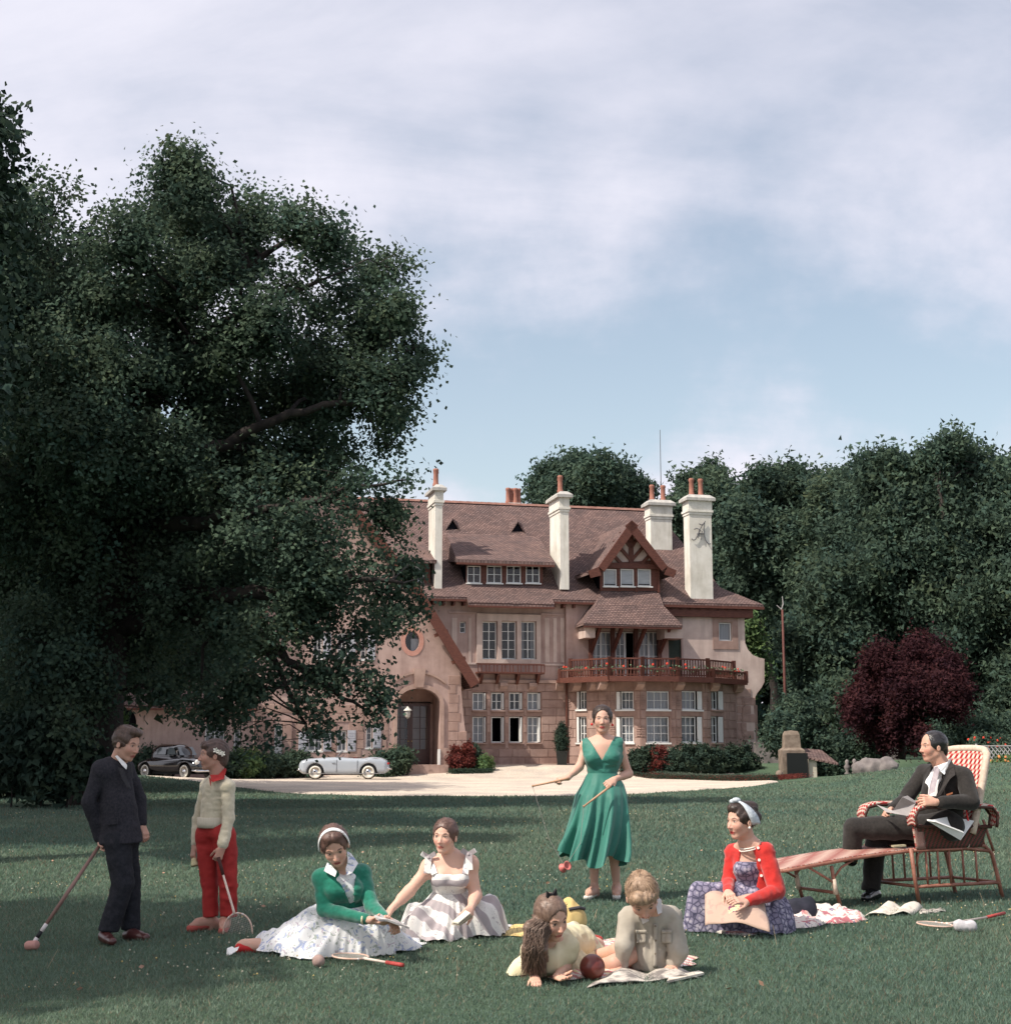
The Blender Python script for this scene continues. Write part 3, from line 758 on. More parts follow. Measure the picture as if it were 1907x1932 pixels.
# corbels under string course
MB().box(X_CL, X_CR, -.14, -.002, Z_S-.02, Z_S+.14).build('string_course', M_STONE[1], house)
for u in (948, 1003, 1054, 1078):
    a = HP(u-5, 1295, -.2)
    MB().prism([(a.x, -.002, Z_S-.02), (a.x, -.28, Z_S-.02), (a.x, -.28, Z_S-.2), (a.x, -.1, Z_S-.38), (a.x, -.002, Z_S-.40)], (.42, 0, 0)).build('corbel', M_STONE[1], house)
# downpipes
for u in (1067.5,):
    a = HP(u, 1140, -.12)
    MB().tube([(a.x, -.14, Z_E-.2), (a.x, -.14, .1)], .055, 8).build('downpipe', M_TIMBER, house)

# -------- centre facade: ground storey
gw = []
for x0, x1 in ((1045, 1155), (1195, 1300), (1338, 1445), (1483, 1590)):
    for v0, v1, n in ((1340.5, 1306.5, 2), (1402, 1352, 3)):
        a, b = HP(644+x0*.2364, v0, 0), HP(644+x1*.2364, v1, 0); gw.append((a, b, n))
wall('ground_storey_wall', rect(X_CL, X_CR+.2, -.6, Z_S), [rect(a.x, b.x, a.z, b.z) for a, b, n in gw], 0, .4, M_JOINT)
for i, (a, b, n) in enumerate(gw):
    st = 'open' if (i in (3, 5)) else ('dark' if i in (2, 4) else 'curtain')
    w_, h_ = b.x-a.x, b.z-a.z
    window((a.x+.03, .15, a.z+.02), w_*.82, h_-.04, nx=2, ny=n, state=st, sill=False)
    MB().box(0, .05, 0, .3, 0, h_-.1).build('casement', M_TRIM, house).location = (b.x-w_*.13, -.02, a.z+.05)
    MB().box(a.x-.03, b.x+.03, -.10, .14, a.z-.06, a.z+.015).build('stone_sill', M_STONE[1], house)
blocks(X_CL, X_CR+.2, .0, Z_S-.03, [(a.x-.04, b.x+.04, a.z-.08, b.z+.05) for a, b, n in gw], 0, .45, .95)

# -------- entrance gable (plane yE)
yE = -3.0
GA = HP(640, 905, yE-.5)                     # hidden top of the visible verge
V0, V1, V2, V3 = HP(672, 953, yE-.5), HP(717, 1010, yE-.5), HP(791, 1106, yE-.5), HP(903, 1288, yE-.5)
AP = V0 + (V0-V1).normalized()*3.6; AP.y = yE-.5
LFx = HP(483, 1300, yE).x - .7
vl = Vector((LFx, yE-.5, V3.z+1.6)); bk = 8.0
roof_obj('gable_roof', [[AP, V1, (V1.x, bk, V1.z), (AP.x, bk, AP.z)], [V1, V2, (V2.x, bk-2, V2.z), (V1.x, bk-2, V1.z)], [V2, V3, (V3.x, -.02, V3.z), (V2.x, -.02, V2.z)], [AP, vl, (vl.x, bk, vl.z), (AP.x, bk, AP.z)]], .22)
for s, t in ((AP, V1), (V1, V2), (V2, V3), (AP, vl)):
    mb = MB(); n_ = Vector((-(t-s).z, 0, (t-s).x)).normalized(); n_ = -n_ if n_.z > 0 else n_
    mb.prism([s+Vector((0,-.12,0)), t+Vector((0,-.12,0)), t+n_*.5+Vector((0,-.12,0)), s+n_*.5+Vector((0,-.12,0))], (0, .12, 0))
    mb.build('bargeboard', M_TIMBER, house)
for u, v in ((835, 1196), (868, 1247)):
    a = HP(u, v, yE-.3); MB().bar((a.x-.4, yE-.3, a.z-.1), (a.x+.25, yE-.3, a.z+.15), .3, .18).build('purlin_end', M_TIMBER, house)
off = Vector((-.25, 0, -.25))
zt_ = lambda x: np.interp(x, [AP.x, V1.x, V2.x, V3.x], [AP.z, V1.z, V2.z, V3.z]) - .35
XP = HP(870, 1300, yE).x; ZP0 = float(zt_(XP))
XW = HP(483, 1300, yE).x
ov = HP(778, 1210, yE)
oval = [(ov.x+.37*math.cos(t)*1.0, ov.z+.50*math.sin(t)) for t in np.linspace(0, 2*math.pi, 28, endpoint=False)]
# arched porch opening
pl, pr_, pt, pb = HP(748, 1440, yE).x, HP(830, 1440, yE).x, HP(790, 1299, yE).z, -.3
spr = HP(790, 1335, yE).z; hw = (pr_-pl)/2; pc = (pl+pr_)/2
arch = [(pl, pb), (pr_, pb), (pr_, spr)] + [(pc + hw*math.cos(t), spr + (pt-spr)*math.sin(t)**.8) for t in np.linspace(0, math.pi, 18)[1:-1]] + [(pl, spr)]
gwin = []
for u0, u1, v0, v1, nx, ny, st in ((590, 609, 1243, 1194, 2, 3, 'dark'), (636, 655, 1243, 1194, 2, 3, 'dark'), (680, 692, 1245, 1198, 1, 3, 'dark'),
                           (580, 609, 1418, 1381, 2, 2, 'curtain'), (636, 655, 1418, 1378, 2, 2, 'curtain'), (690, 703, 1412, 1368, 1, 3, 'curtain')):
    a, b = HP(u0, v0, yE), HP(u1, v1, yE); gwin.append((a, b, nx, ny, st))
d0, d1 = HP(516, 1453, yE), HP(534, 1366, yE)
base = -.6
pierx = HP(881, 1410, yE).x
outer = [(XW, base), (pierx+.05, base), (pierx, HP(881, 1405, yE).z), (HP(874, 1350, yE).x, HP(874, 1350, yE).z), (XP, HP(870, 1300, yE).z), (XP, ZP0), (V2.x, V2.z-.35), (V1.x, V1.z-.35), (AP.x, AP.z-.35)]
lx = XW; lz = vl.z + (AP.z-vl.z)*(lx-vl.x)/(AP.x-vl.x) - .35
outer += [(lx, max(lz, 4.5))]
DB = -.02
holes = [oval, [(x, max(z, base+.2)) for x, z in arch]] + [rect(a.x, b.x, a.z, b.z) for a, b, *_ in gwin] + [rect(d0.x, d1.x, .02, d1.z)]
wall('entrance_wall', outer, holes, yE, .45, M_PLASTER)
for a, b, nx, ny, st in gwin:
    window((a.x+.02, yE+.14, a.z+.02), b.x-a.x-.04, b.z-a.z-.04, nx=nx, ny=ny, state=st)
    if b.x-a.x < .5: shutter(b.x+.02, b.x+.42, yE-.06, a.z, b.z)
    elif a.z < 3: shutter(a.x-.45, a.x-.02, yE-.06, a.z, b.z); shutter(b.x+.02, b.x+.42, yE-.06, a.z, b.z)
dd = window((d0.x+.02, yE+.14, .9), d1.x-d0.x-.04, d1.z-.95, nx=2, ny=3, state='curtain', sill=False)
MB().box(d0.x+.02, d1.x-.02, yE+.12, yE+.18, .02, .93).build('white_door_panel', M_TRIM, house)
MB().box(d0.x-.1, d1.x+.1, yE-.5, yE+.1, -.3, .03).build('door_step', M_STONE[1], house)
for sx in (d0.x-.42, d1.x+.02):
    MB().box(sx, sx+.40, yE-.10, yE-.003, -.3, d1.z+.2).build('door_jamb', M_STONE[0], house)
# ring round the oval window
rg = MB(); n = 28; r0, r1 = 1.0, 1.62
for k in range(n):
    t, t2 = 2*math.pi*k/n, 2*math.pi*(k+1)/n
    q = [(ov.x+.37*r*math.cos(s)*(1 if r == r0 else .98), yE-.02, ov.z+.50*(r if r == r0 else r*.92)*math.sin(s)) for r, s in ((r0, t), (r1, t), (r1, t2), (r0, t2))]
    rg.prism(q, (0, .035 if False else .018, 0))
rg.build('oval_surround', M_TUFF, house)
wo = MB().add([(ov.x+.37*math.cos(t), yE+.2, ov.z+.50*math.sin(t)) for t in np.linspace(0, 2*math.pi, 28, endpoint=False)], [tuple(range(28))]).build('oval_pane', M_GLASS, house)
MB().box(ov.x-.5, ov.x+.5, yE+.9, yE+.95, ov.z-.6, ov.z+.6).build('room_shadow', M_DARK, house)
MB().box(ov.x-.02, ov.x+.36, yE+.3, yE+.33, ov.z-.5, ov.z+.15).build('oval_curtain', M_CURT, house)
# arch moulding
mb = MB()
ar = [(pl, pb)] + [(pl, spr)] + [(pc + hw*math.cos(t), spr + (pt-spr)*math.sin(t)**.8) for t in np.linspace(math.pi, 0, 18)[1:-1]] + [(pr_, spr), (pr_, pb)]
for i in range(len(ar)-1):
    (x0, z0), (x1, z1) = ar[i], ar[i+1]
    f = lambda x, z: (pc + (x-pc)*1.16, (pb if z == pb else spr + (z-spr)*1.0) + (.22*(z-spr)/(pt-spr) if z > spr else 0))
    a, b = f(x0, z0), f(x1, z1)
    mb.prism([(x0, yE-.09, z0), (x1, yE-.09, z1), (b[0], yE-.09, b[1]), (a[0], yE-.09, a[1])], (0, .085, 0))
mb.build('arch_moulding', M_STONE[1], house)
# cap moulding + keystone above the arch
kz = pt + .25
mb = MB()
for i in range(10):
    t0_, t1_ = -1 + i*.2, -1 + (i+1)*.2
    q = [(pc+hw*1.25*t0_, yE-.11, kz+.5-.55*t0_**2), (pc+hw*1.25*t1_, yE-.11, kz+.5-.55*t1_**2), (pc+hw*1.25*t1_, yE-.11, kz+.62-.55*t1_**2), (pc+hw*1.25*t0_, yE-.11, kz+.62-.55*t0_**2)]
    mb.prism(q, (0, .10, 0))
mb.prism([(pc-.2, yE-.15, kz-.2), (pc+.2, yE-.15, kz-.2), (pc+.32, yE-.15, kz+.75), (pc-.32, yE-.15, kz+.75)], (0, .14, 0))
mb.build('arch_hood', M_STONE[1], house)
# porch inside: reveals, ceiling, door
MB().box(pl-.03, pl, yE+.02, yE+2.0, pb, pt+.2).box(pr_-.0, pr_+.05, yE+.45, yE+2.0, pb, pt+.2).box(pl, pr_, yE+.45, yE+2.0, pt+.02, pt+.1).build('porch_reveal', M_STONE[0], house)
MB().box(pl, pr_, yE+2.0, yE+2.1, HP(780, 1328, yE+2).z, pt+.2).build('porch_back_wall', M_STONE[2], house)
MB().box(pl-.3, pr_+.3, yE-.6, yE+2.0, -.4, .08).build('porch_step', M_STONE[1], house)
dx0, dx1 = pl-.02, HP(811, 1400, yE+1.9).x; dt = HP(780, 1328, yE+1.9).z
M_DOOR = mat('dark_varnished_door', (0.045, 0.013, 0.012), (0.075, 0.024, 0.02), 5, .35, spec=.5, stretch=(1,1,6))
for i in range(2):
    a = dx0 + (dx1-dx0)*i/2; b = dx0 + (dx1-dx0)*(i+1)/2
    o = window((a, yE+1.9, .1), b-a-.01, dt-.1, nx=2, ny=5, state='dark', sill=False, mfr=M_DOOR, fr=.13, name='entrance_door')
    MB().box(.12, b-a-.12, -.01, .02, .12, .75).build('door_panel', M_DOOR, o)
    MB().lathe([(.02, 0), (.035, .02), (.02, .05)], 8, ((b-a-.1) if i == 0 else .08, 0, 1.15), axis=(0,-1,0)).build('handle', mat('brass', (.45,.32,.12), rough=.3, metal=1.0), o)
MB().box(dx1, pr_, yE+1.9, yE+1.98, 0, dt).build('porch_side_panel', M_STONE[2], house)
MB().box(pr_-.14, pr_-.02, yE-.2, yE-.02, .08, .85).build('white_post', M_TRIM, house)
# blocks of the porch pier and of the gable wall near the ground
hol = [(pl-.42, pr_+.42, pb, pt+.55)] + [(a.x-.05, b.x+.05, a.z-.1, b.z+.05) for a, b, *_ in gwin] + [(d0.x-.45, d1.x+.45, -1, d1.z+.25), (gwin[5][0].x-.1, gwin[5][1].x+.5, gwin[5][0].z-.1, gwin[5][1].z+.1)]
zP = HP(870, 1275, yE).z
def in_pier(x, z): return x < np.interp(z, [0, HP(881, 1405, yE).z, HP(874, 1350, yE).z, zP], [pierx, pierx, HP(874, 1350, yE).x, XP]) - .12
blocks(pr_+.40, pierx, .35, zP, [], yE, .46, .62, inside=in_pier)
blocks(XW, pl-.05, .0, HP(700, 1330, yE).z, hol, yE, .46, .9)
for a, b in ((pr_+.02, pierx+.1), (HP(722, 1400, yE).x, pl-.02)): MB().box(a, b, yE-.14, yE-.003, -.4, HP(870, 1411, yE).z).build('plinth_block', M_STONE[1], house)
# side return of the gable between yE and 0
MB().box(XP-.35, XP-.02, yE+.45, 0, -.6, float(zt_(XP-.3))+.0).build('side_wall', M_STONE[2], house)
# lantern hanging in the porch
ln = HP(769, 1350, yE-.4)
lt = MB().lathe([(.02, .55), (.05, .5), (.20, .36), (.21, .33), (.02, .33)], 10, (ln.x, ln.y, ln.z-.1)).build('lantern', mat('lantern_white', (.6,.58,.52), rough=.5), house)
MB().lathe([(.12, .33), (.15, .2), (.12, .02), (.04, -.06), (0, -.06)], 10, (ln.x, ln.y, ln.z-.1)).build('lantern_glass', mat('lantern_glass', (.35,.33,.3), rough=.1, spec=.6), lt)
MB().bar((ln.x-.25, yE-.02, ln.z+.42), (ln.x, ln.y, ln.z+.42), .03, .03).bar((ln.x, ln.y, ln.z+.42), (ln.x, ln.y, ln.z+.42-.1), .03, .03).build('lantern_bracket', mat('iron', (.1,.1,.11)), lt)

# -------- bow with the balcony
bow = [(1069.5, 0.0), (1152, -2.2), (1208, -3.0), (1275, -3.0), (1333, -2.3), (1389, -.3)]
BP = [HP(u, 1350, y) for u, y in bow]
Z_B = HP(1240, 1285, -3.7).z                 # underside of balcony
Z_BT = HP(1240, 1279, -3.7).z
wins = {0: [(1088, 1106)], 1: [(1162.4, 1195)], 2: [(1220, 1263)], 3: [(1286.5, 1323.6)], 4: [(1342, 1363)]}
for i in range(5):
    A, B = BP[i], BP[i+1]; dv = Vector((B.x-A.x, B.y-A.y, 0)); Ln = dv.length; dn = dv.normalized(); ang = math.atan2(dn.y, dn.x)
    def on(u, v):                            # intersect the pixel's ray with this facet
        d = ray(u, v); o = Vector((0, 0, CAMZ)) - HO
        o = Vector((o.x*HC+o.y*HS, -o.x*HS+o.y*HC, o.z)); d = Vector((d.x*HC+d.y*HS, -d.x*HS+d.y*HC, d.z))
        nn = Vector((-dn.y, dn.x, 0)); t = (Vector((A.x, A.y, 0))-Vector((o.x, o.y, 0))).dot(nn) / d.dot(nn)
        q = o + d*t; return (Vector((q.x-A.x, q.y-A.y, 0)).dot(dn), q.z)
    hl = []
    for u0, u1 in wins[i]:
        for v0, v1, n in ((1339.5, 1304, 2), (1402, 1352, 3)):
            (x0, z0), (x1, z1) = on(u0, v0), on(u1, v1); hl.append((x0, x1, z0, z1, n))
    M4 = Matrix.Translation((A.x, A.y, 0)) @ Matrix.Rotation(ang, 4, 'Z')
    wall('bow_wall', rect(0, Ln, -.7, Z_B), [rect(*h[:4]) for h in hl], 0, .3, M_JOINT, M4=M4)
    for x0, x1, z0, z1, n in hl:
        w_ = x1-x0; sh = i in (0, 1, 3, 4)
        fr0, fr1 = (x0, x1) if not sh else ((x0+w_*.24, x1) if i in (0, 1) else (x0, x1-w_*(.24 if i == 3 else .38)))
        loc = M4 @ Vector((fr0+.02, .12, z0+.02))
        window(loc, fr1-fr0-.04, z1-z0-.04, ang=ang, nx=(3 if i in (1, 2, 3) else 2), ny=n, state='curtain', sill=False)
        s_ = MB().box(x0-.05, x1+.05, -.08, .12, z0-.07, z0+.015).build('stone_sill', M_TRIM if i < 4 else M_STONE[1], house); s_.location = A.xy.to_3d(); s_.rotation_euler.z = ang
        if sh:
            sx0, sx1 = (x0+.02, x0+w_*.22) if i in (0, 1) else (x1-w_*(.22 if i == 3 else .36), x1-.02)
            s_ = MB().box(sx0, sx1, -.02, .05, z0+.03, z1-.03).build('shutter', M_TRIM, house); s_.location = A.xy.to_3d(); s_.rotation_euler.z = ang
    blocks(0, Ln, .0, Z_B-.02, [(h[0]-.04, h[1]+.04, h[2]-.09, h[3]+.05) for h in hl], 0, .48, 1.1, org=A.xy.to_3d(), ang=ang)
    # carved reliefs between the windows
    for k, fr_ in enumerate((.06, .94)):
        for zz in (on(1200, 1320)[1], on(1200, 1378)[1]):
            if Ln < 1.5: continue
            r_ = MB()
            for q in range(5): r_.box(fr_*Ln-.10+random.uniform(-.03,.03), fr_*Ln+.10+random.uniform(-.04,.04), -.06, -.028, zz-.3+q*.12, zz-.24+q*.12)
            r_ = r_.build('carved_relief', M_STONE[2], house); r_.location = A.xy.to_3d(); r_.rotation_euler.z = ang
# balcony floor and rails
bal = [(1057, -.9), (1149, -3.6), (1212, -3.95), (1280, -3.95), (1345, -3.3), (1408, -1.1)]
BQ = [HP(u, 1282, y) for u, y in bal]
poly = [(p.x, p.y, Z_B) for p in BQ] + [(BQ[-1].x, .2, Z_B), (BQ[0].x, .2, Z_B)]
MB().prism(poly, (0, 0, Z_BT-Z_B+.02)).build('balcony_floor', M_TIMBER, house)
mb = MB()
for i in range(5):
    a, b = BQ[i], BQ[i+1]; mb.bar((a.x, a.y-.02, Z_B+.1), (b.x, b.y-.02, Z_B+.1), .1, .28)
mb.build('balcony_fascia', M_TIMBER, house)
M_GERAN = mat('geranium_red', (0.65, 0.05, 0.03), (0.75, 0.10, 0.06), 8, .7)
M_GLEAF = mat('balcony_leaves', (0.05, 0.10, 0.05), (0.12, 0.17, 0.10), 8, .8)
def rail(p, q, z0, z1, n, posts=True, thick=.05, inset=0.0, name='baluster'):
    p, q = Vector(p), Vector(q); ang = math.atan2(q.y-p.y, q.x-p.x)
    MB().bar((p.x, p.y, z1), (q.x, q.y, z1), .1, .08).bar((p.x, p.y, z0+.04), (q.x, q.y, z0+.04), .07, .06).build('handrail', M_TIMBER, house)
    first = None
    for k in range(n):
        t = (k+.5)/n; x, y = p.x+(q.x-p.x)*t, p.y+(q.y-p.y)*t
        if first is None:
            first = MB().box(-thick/2, thick/2, -.02, .02, z0+.06, z1-.03).build(name, M_TIMBER, house); o = first
        else:
            o = first.copy(); COL.objects.link(o); o.parent = house
        o.location = (x, y, 0); o.rotation_euler.z = ang
    if posts:
        for e in (p, q): MB().box(e.x-.09, e.x+.09, e.y-.09, e.y+.09, z0-.1, z1+.1).build('rail_post', M_TIMBER, house)
zf1 = HP(1240, 1262, -3.9).z; zf2 = HP(1240, 1243.5, -3.0).z
for i in range(5):
    a, b = BQ[i], BQ[i+1]; n = max(6, int((b-a).length/.16))
    rail(a+Vector((0,.05,0)), b+Vector((0,.05,0)), Z_BT, zf1, n)
inner = [HP(u, 1262, y) for u, y in ((1076, -.7), (1150, -2.9), (1212, -3.3), (1278, -3.3), (1335, -2.7), (1384, -1.0))]
for i in range(5):
    rail(inner[i], inner[i+1], Z_BT+.15, zf2, max(6, int((inner[i+1]-inner[i]).length/.17)))
# geraniums in the trough
gp = empty('geranium_trough', (0,0,0)); bpy.data.objects.remove(gp)
fm, lm = MB(), MB()
for i in range(5):
    a, b = BQ[i], BQ[i+1]; Ln = (b-a).length
    for k in range(int(Ln*34)):
        t = random.random(); c = a.lerp(b, t) + Vector((random.uniform(-.1,.1), .32+random.uniform(-.14,.14), 0)); z = zf1 + random.uniform(-.15, .22)
        d = Vector((random.uniform(-1,1), random.uniform(-1,1), random.uniform(-1,1))).normalized()*.06; e = d.orthogonal().normalized()*.05
        c.z = z
        lm.add([c-d, c+e, c+d, c-e], [(0,1,2,3)])
    for k in range(int(Ln*1.6)):
        t = random.random(); c = a.lerp(b, t) + Vector((0, .25, 0)); c.z = zf1 + random.uniform(.0, .30)
        fm.sphere(c, random.uniform(.045, .085), 6)
lm.build('balcony_foliage', M_GLEAF, house, fix=False)['kind'] = 'stuff'
fm.build('geraniums', M_GERAN, house, fix=False)['kind'] = 'stuff'
for u, y in ((1084, -.9), (1116, -1.9), (1133, -2.6), (1203, -3.1), (1278, -3.1), (1344, -2.0), (1390, -.5)):
    a = HP(u, 1290, y)
    MB().prism([(a.x-.2, a.y+.3, Z_B), (a.x-.2, a.y-.55, Z_B), (a.x-.2, a.y-.55, Z_B-.18), (a.x-.2, a.y-.2, Z_B-.42), (a.x-.2, a.y+.3, Z_B-.45)], (.42, 0, 0)).build('balcony_corbel', M_STONE[1], house)

# -------- first floor above the balcony
yF = -.3
zl, zh = Z_BT, HP(1200, 1150, yF).z
fw = []
for u0, u1 in ((1115.5, 1153.5), (1161.7, 1198), (1206.6, 1243)):
    a, b = HP(u0, 1270, yF), HP(u1, 1192, yF); fw.append((a, b))
da, db_ = HP(1262, 1270, yF), HP(1284.6, 1192.5, yF)
xl_, xr_ = HP(1068, 1200, yF).x, HP(1288, 1200, yF).x
wall('balcony_room_wall', rect(xl_, xr_, zl, Z_E+.2), [rect(a.x, b.x, zl+.02, b.z) for a, b in fw] + [rect(da.x, db_.x, zl+.02, db_.z)], yF, .3, M_PLASTER)
for i, (a, b) in enumerate(fw):
    w_ = (b.x-a.x)/2
    window((a.x+.01, yF+.1, zl+.03), w_-.02, b.z-zl-.05, nx=2, ny=4, state='dark' if i == 1 else 'curtain', sill=False, name='french_window')
    window((a.x+w_, yF+.1, zl+.03), w_-.02, b.z-zl-.05, nx=2, ny=4, state='open' if i == 1 else 'curtain', sill=False, name='french_window')
    MB().box(a.x-.03, b.x+.03, yF-.10, yF-.004, b.z+.02, b.z+.16).build('window_head', M_PLASTER2, house)
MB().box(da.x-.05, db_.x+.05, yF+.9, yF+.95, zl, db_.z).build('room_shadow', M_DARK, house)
M_GDOOR = mat('dark_green_door', (0.018, 0.03, 0.022), (0.03, 0.042, 0.03), 3, .6)
MB().box(da.x, db_.x, yF+.12, yF+.17, zl, db_.z).build('green_shutter_door', M_GDOOR, house)
for u in (1120, 1161, 1205, 1250):
    a = HP(u, 1250, yF-.6); zt2 = ez - .1
    mb = MB(); mb.bar((a.x, yF-.12, zl), (a.x, yF-.12, zt2), .2, .2)
    mb.bar((a.x, yF-.15, zt2-1.3), (a.x+.12, -1.7, zt2-.05), .16, .2)
    mb.build('timber_bracket_post', M_TIMBER, house)
MB().box(HP(1101, 1190, -1.3).x, HP(1116, 1190, -1.3).x+.1, -1.6, yF-.01, ez-.75, ez-.14).build('corbel', M_PLASTER2, house)
MB().box(HP(1250, 1190, -1.3).x, HP(1287, 1190, -1.3).x, -1.6, yF-.01, ez-.7, ez-.14).build('corbel', M_PLASTER2, house)
# right wing wall with the curved buttress
H_ = lambda u, v: (HP(u, v, yF).x, HP(u, v, yF).z)
rw = (HP(1356.7, 1209, yF), HP(1380, 1174.5, yF))
outer = [(H_(1287, 1200)[0], -.7), (H_(1430, 1450)[0], -.7), H_(1422, 1335), H_(1422.5, 1320), H_(1427, 1310), H_(1436, 1298), H_(1442, 1287), H_(1442, 1243), H_(1432, 1241), H_(1420, 1236), H_(1411, 1226), H_(1405.5, 1213), (H_(1404, 1161)[0], Z_E+.2), (H_(1287, 1200)[0], Z_E+.2)]
wall('wing_wall', outer, [rect(rw[0].x, rw[1].x, rw[0].z, rw[1].z)], yF, 6.0, M_PLASTER2)
window((rw[0].x+.02, yF+.12, rw[0].z+.02), rw[1].x-rw[0].x-.04, rw[1].z-rw[0].z-.04, nx=1, ny=1, state='curtain', sill=False)
sa, sb = HP(1345, 1225, yF), HP(1391, 1163, yF)
wall('stone_surround', rect(sa.x, sb.x, sa.z, sb.z), [rect(rw[0].x-.02, rw[1].x+.02, rw[0].z-.02, rw[1].z+.02)], yF-.04, .037, M_STONE[2])
# quoins and carved strip on the buttress
bx0 = HP(1391, 1400, yF).x
def in_b(x, z):
    return x < np.interp(z, [0, H_(1422, 1335)[1], H_(1442, 1287)[1], H_(1442, 1243)[1]], [H_(1430, 1450)[0], H_(1422, 1335)[0], H_(1440, 1287)[0], H_(1440, 1243)[0]]) - .25
blocks(bx0, H_(1440, 1300)[0], .0, H_(1442, 1300)[1], [], yF, .48, .7, inside=in_b)
for k in range(9):
    c_ = HP(1404+math.sin(k)*2, 1318+k*10, yF-.05)
    MB().box(c_.x-.16, c_.x+.16, yF-.075, yF-.02, c_.z-.05, c_.z+.04).box(c_.x-.1+.05*math.sin(k*2), c_.x-.02, yF-.075, yF-.02, c_.z-.16, c_.z+.1).build('carved_relief', M_STONE[2], house)
# dark strip at the buttress edge, plain volumes behind
MB().box(H_(1427, 1450)[0]-.02, H_(1431, 1450)[0]+.15, yF+.3, yF+1.5, -.6, H_(1424, 1330)[1]).build('buttress_return', M_STONE[2], house)
MB().box(X_L+1, X_RC-1.2, 6.2, 12.8, -.6, Z_E).build('back_volume', M_PLASTER, house)
MB().box(XW+.5, XP-.6, .0, 6, -.6, Z_E-1).build('left_volume', M_PLASTER, house)
# terrace step along the wall
MB().box(XP+.2, BP[1].x, -.9, -.01, -.5, .10).build('stone_step', M_STONE[1], house)

# -------- low wing on the left
wing = empty('low_garage_wing', HO, 'low pink wing with a shallow tiled roof and dark arched doorway left of the villa', 'outbuilding', rz=HT)
yW = -3.4
wz = HP(350, 1331, yW).z
w0, w1 = HP(150, 1331, yW), HP(480, 1331, yW)
adx0, adx1, adt = HP(215, 1450, yW).x, HP(254, 1450, yW).x, HP(235, 1334, yW).z-.1
arc = [(adx0, -.5), (adx1, -.5), (adx1, adt-.7)] + [((adx0+adx1)/2+(adx1-adx0)/2*math.cos(t), adt-.7+.7*math.sin(t)) for t in np.linspace(0, math.pi, 12)[1:-1]] + [(adx0, adt-.7)]
a1, b1 = HP(385, 1420, yW), HP(425, 1366, yW)
a2, b2 = HP(440, 1420, yW), HP(455, 1376, yW)
wall('wing_wall', rect(w0.x, w1.x, -.8, wz), [[(x, max(z, -.79)) for x, z in arc], rect(a1.x, b1.x, a1.z, b1.z), rect(a2.x, b2.x, a2.z, b2.z)], yW, .35, M_PLASTER, parent=wing)
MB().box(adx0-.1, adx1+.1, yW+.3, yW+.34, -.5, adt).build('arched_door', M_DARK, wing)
window((a1.x+.02, yW+.14, a1.z), b1.x-a1.x-.04, b1.z-a1.z, nx=2, ny=3, state='curtain', parent=wing)
window((a2.x+.02, yW+.14, a2.z), b2.x-a2.x-.04, b2.z-a2.z, nx=1, ny=3, state='curtain', parent=wing)
roof_obj('wing_roof', [[(w0.x-.3, yW-.7, wz), (w1.x+.1, yW-.7, wz), (w1.x+.1, yW+5, wz+2.6), (w0.x-.3, yW+5, wz+2.6)]], .16, parent=wing)
MB().box(w0.x-.3, w1.x+.1, yW-.72, yW-.62, wz-.26, wz-.16).build('gutter_board', M_TIMBER, wing)
MB().box(w0.x, w1.x, yW+4, yW+5, -.6, wz+2).build('back_volume', M_PLASTER, wing)
MB().box(w0.x-.3, w0.x, yW, yW+5, -.6, wz).build('end_wall', M_PLASTER, wing)
# ================================================================== trees and planting
def vnoise(p, seed=0):
    """trilinear value noise in 0..1 of an (n,3) array"""
    p = np.asarray(p, dtype=np.float64); i = np.floor(p).astype(np.int64); f = p - i; f = f*f*(3-2*f)
    def h(ix, iy, iz):
        n = (ix*374761393 + iy*668265263 + iz*2147483647 + seed*974634777) & 0xffffffff
        n = ((n ^ (n >> 13)) * 1274126177) & 0xffffffff
        return ((n ^ (n >> 16)) & 0xffff) / 65535.0
    r = 0
    for dx in (0, 1):
        for dy in (0, 1):
            for dz in (0, 1):
                w = (f[:,0] if dx else 1-f[:,0]) * (f[:,1] if dy else 1-f[:,1]) * (f[:,2] if dz else 1-f[:,2])
                r = r + w * h(i[:,0]+dx, i[:,1]+dy, i[:,2]+dz)
    return r
def leaf_material(name, c1, c2, trans=.35):
    return mat(name, c1, c2, 0.7, 0.75, spec=.10, vcol=True, trans=trans, detail=3)
M_OAK = leaf_material('oak_leaves', (0.052, 0.084, 0.062), (0.088, 0.128, 0.084))
M_CHEST = leaf_material('chestnut_leaves', (0.046, 0.076, 0.060), (0.078, 0.118, 0.080))
M_COPPER = leaf_material('copper_leaves', (0.034, 0.012, 0.017), (0.056, 0.020, 0.023))
M_LIGHTLEAF = leaf_material('pale_green_leaves', (0.09, 0.16, 0.07), (0.15, 0.22, 0.09))
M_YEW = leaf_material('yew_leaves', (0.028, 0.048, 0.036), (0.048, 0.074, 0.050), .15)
M_BARK = mat('dark_bark', (0.022, 0.018, 0.018), (0.050, 0.040, 0.036), 6, .95, .6, 20, stretch=(1, 1, .3))
def unit(v): return v / np.maximum(np.linalg.norm(v, axis=1, keepdims=True), 1e-9)
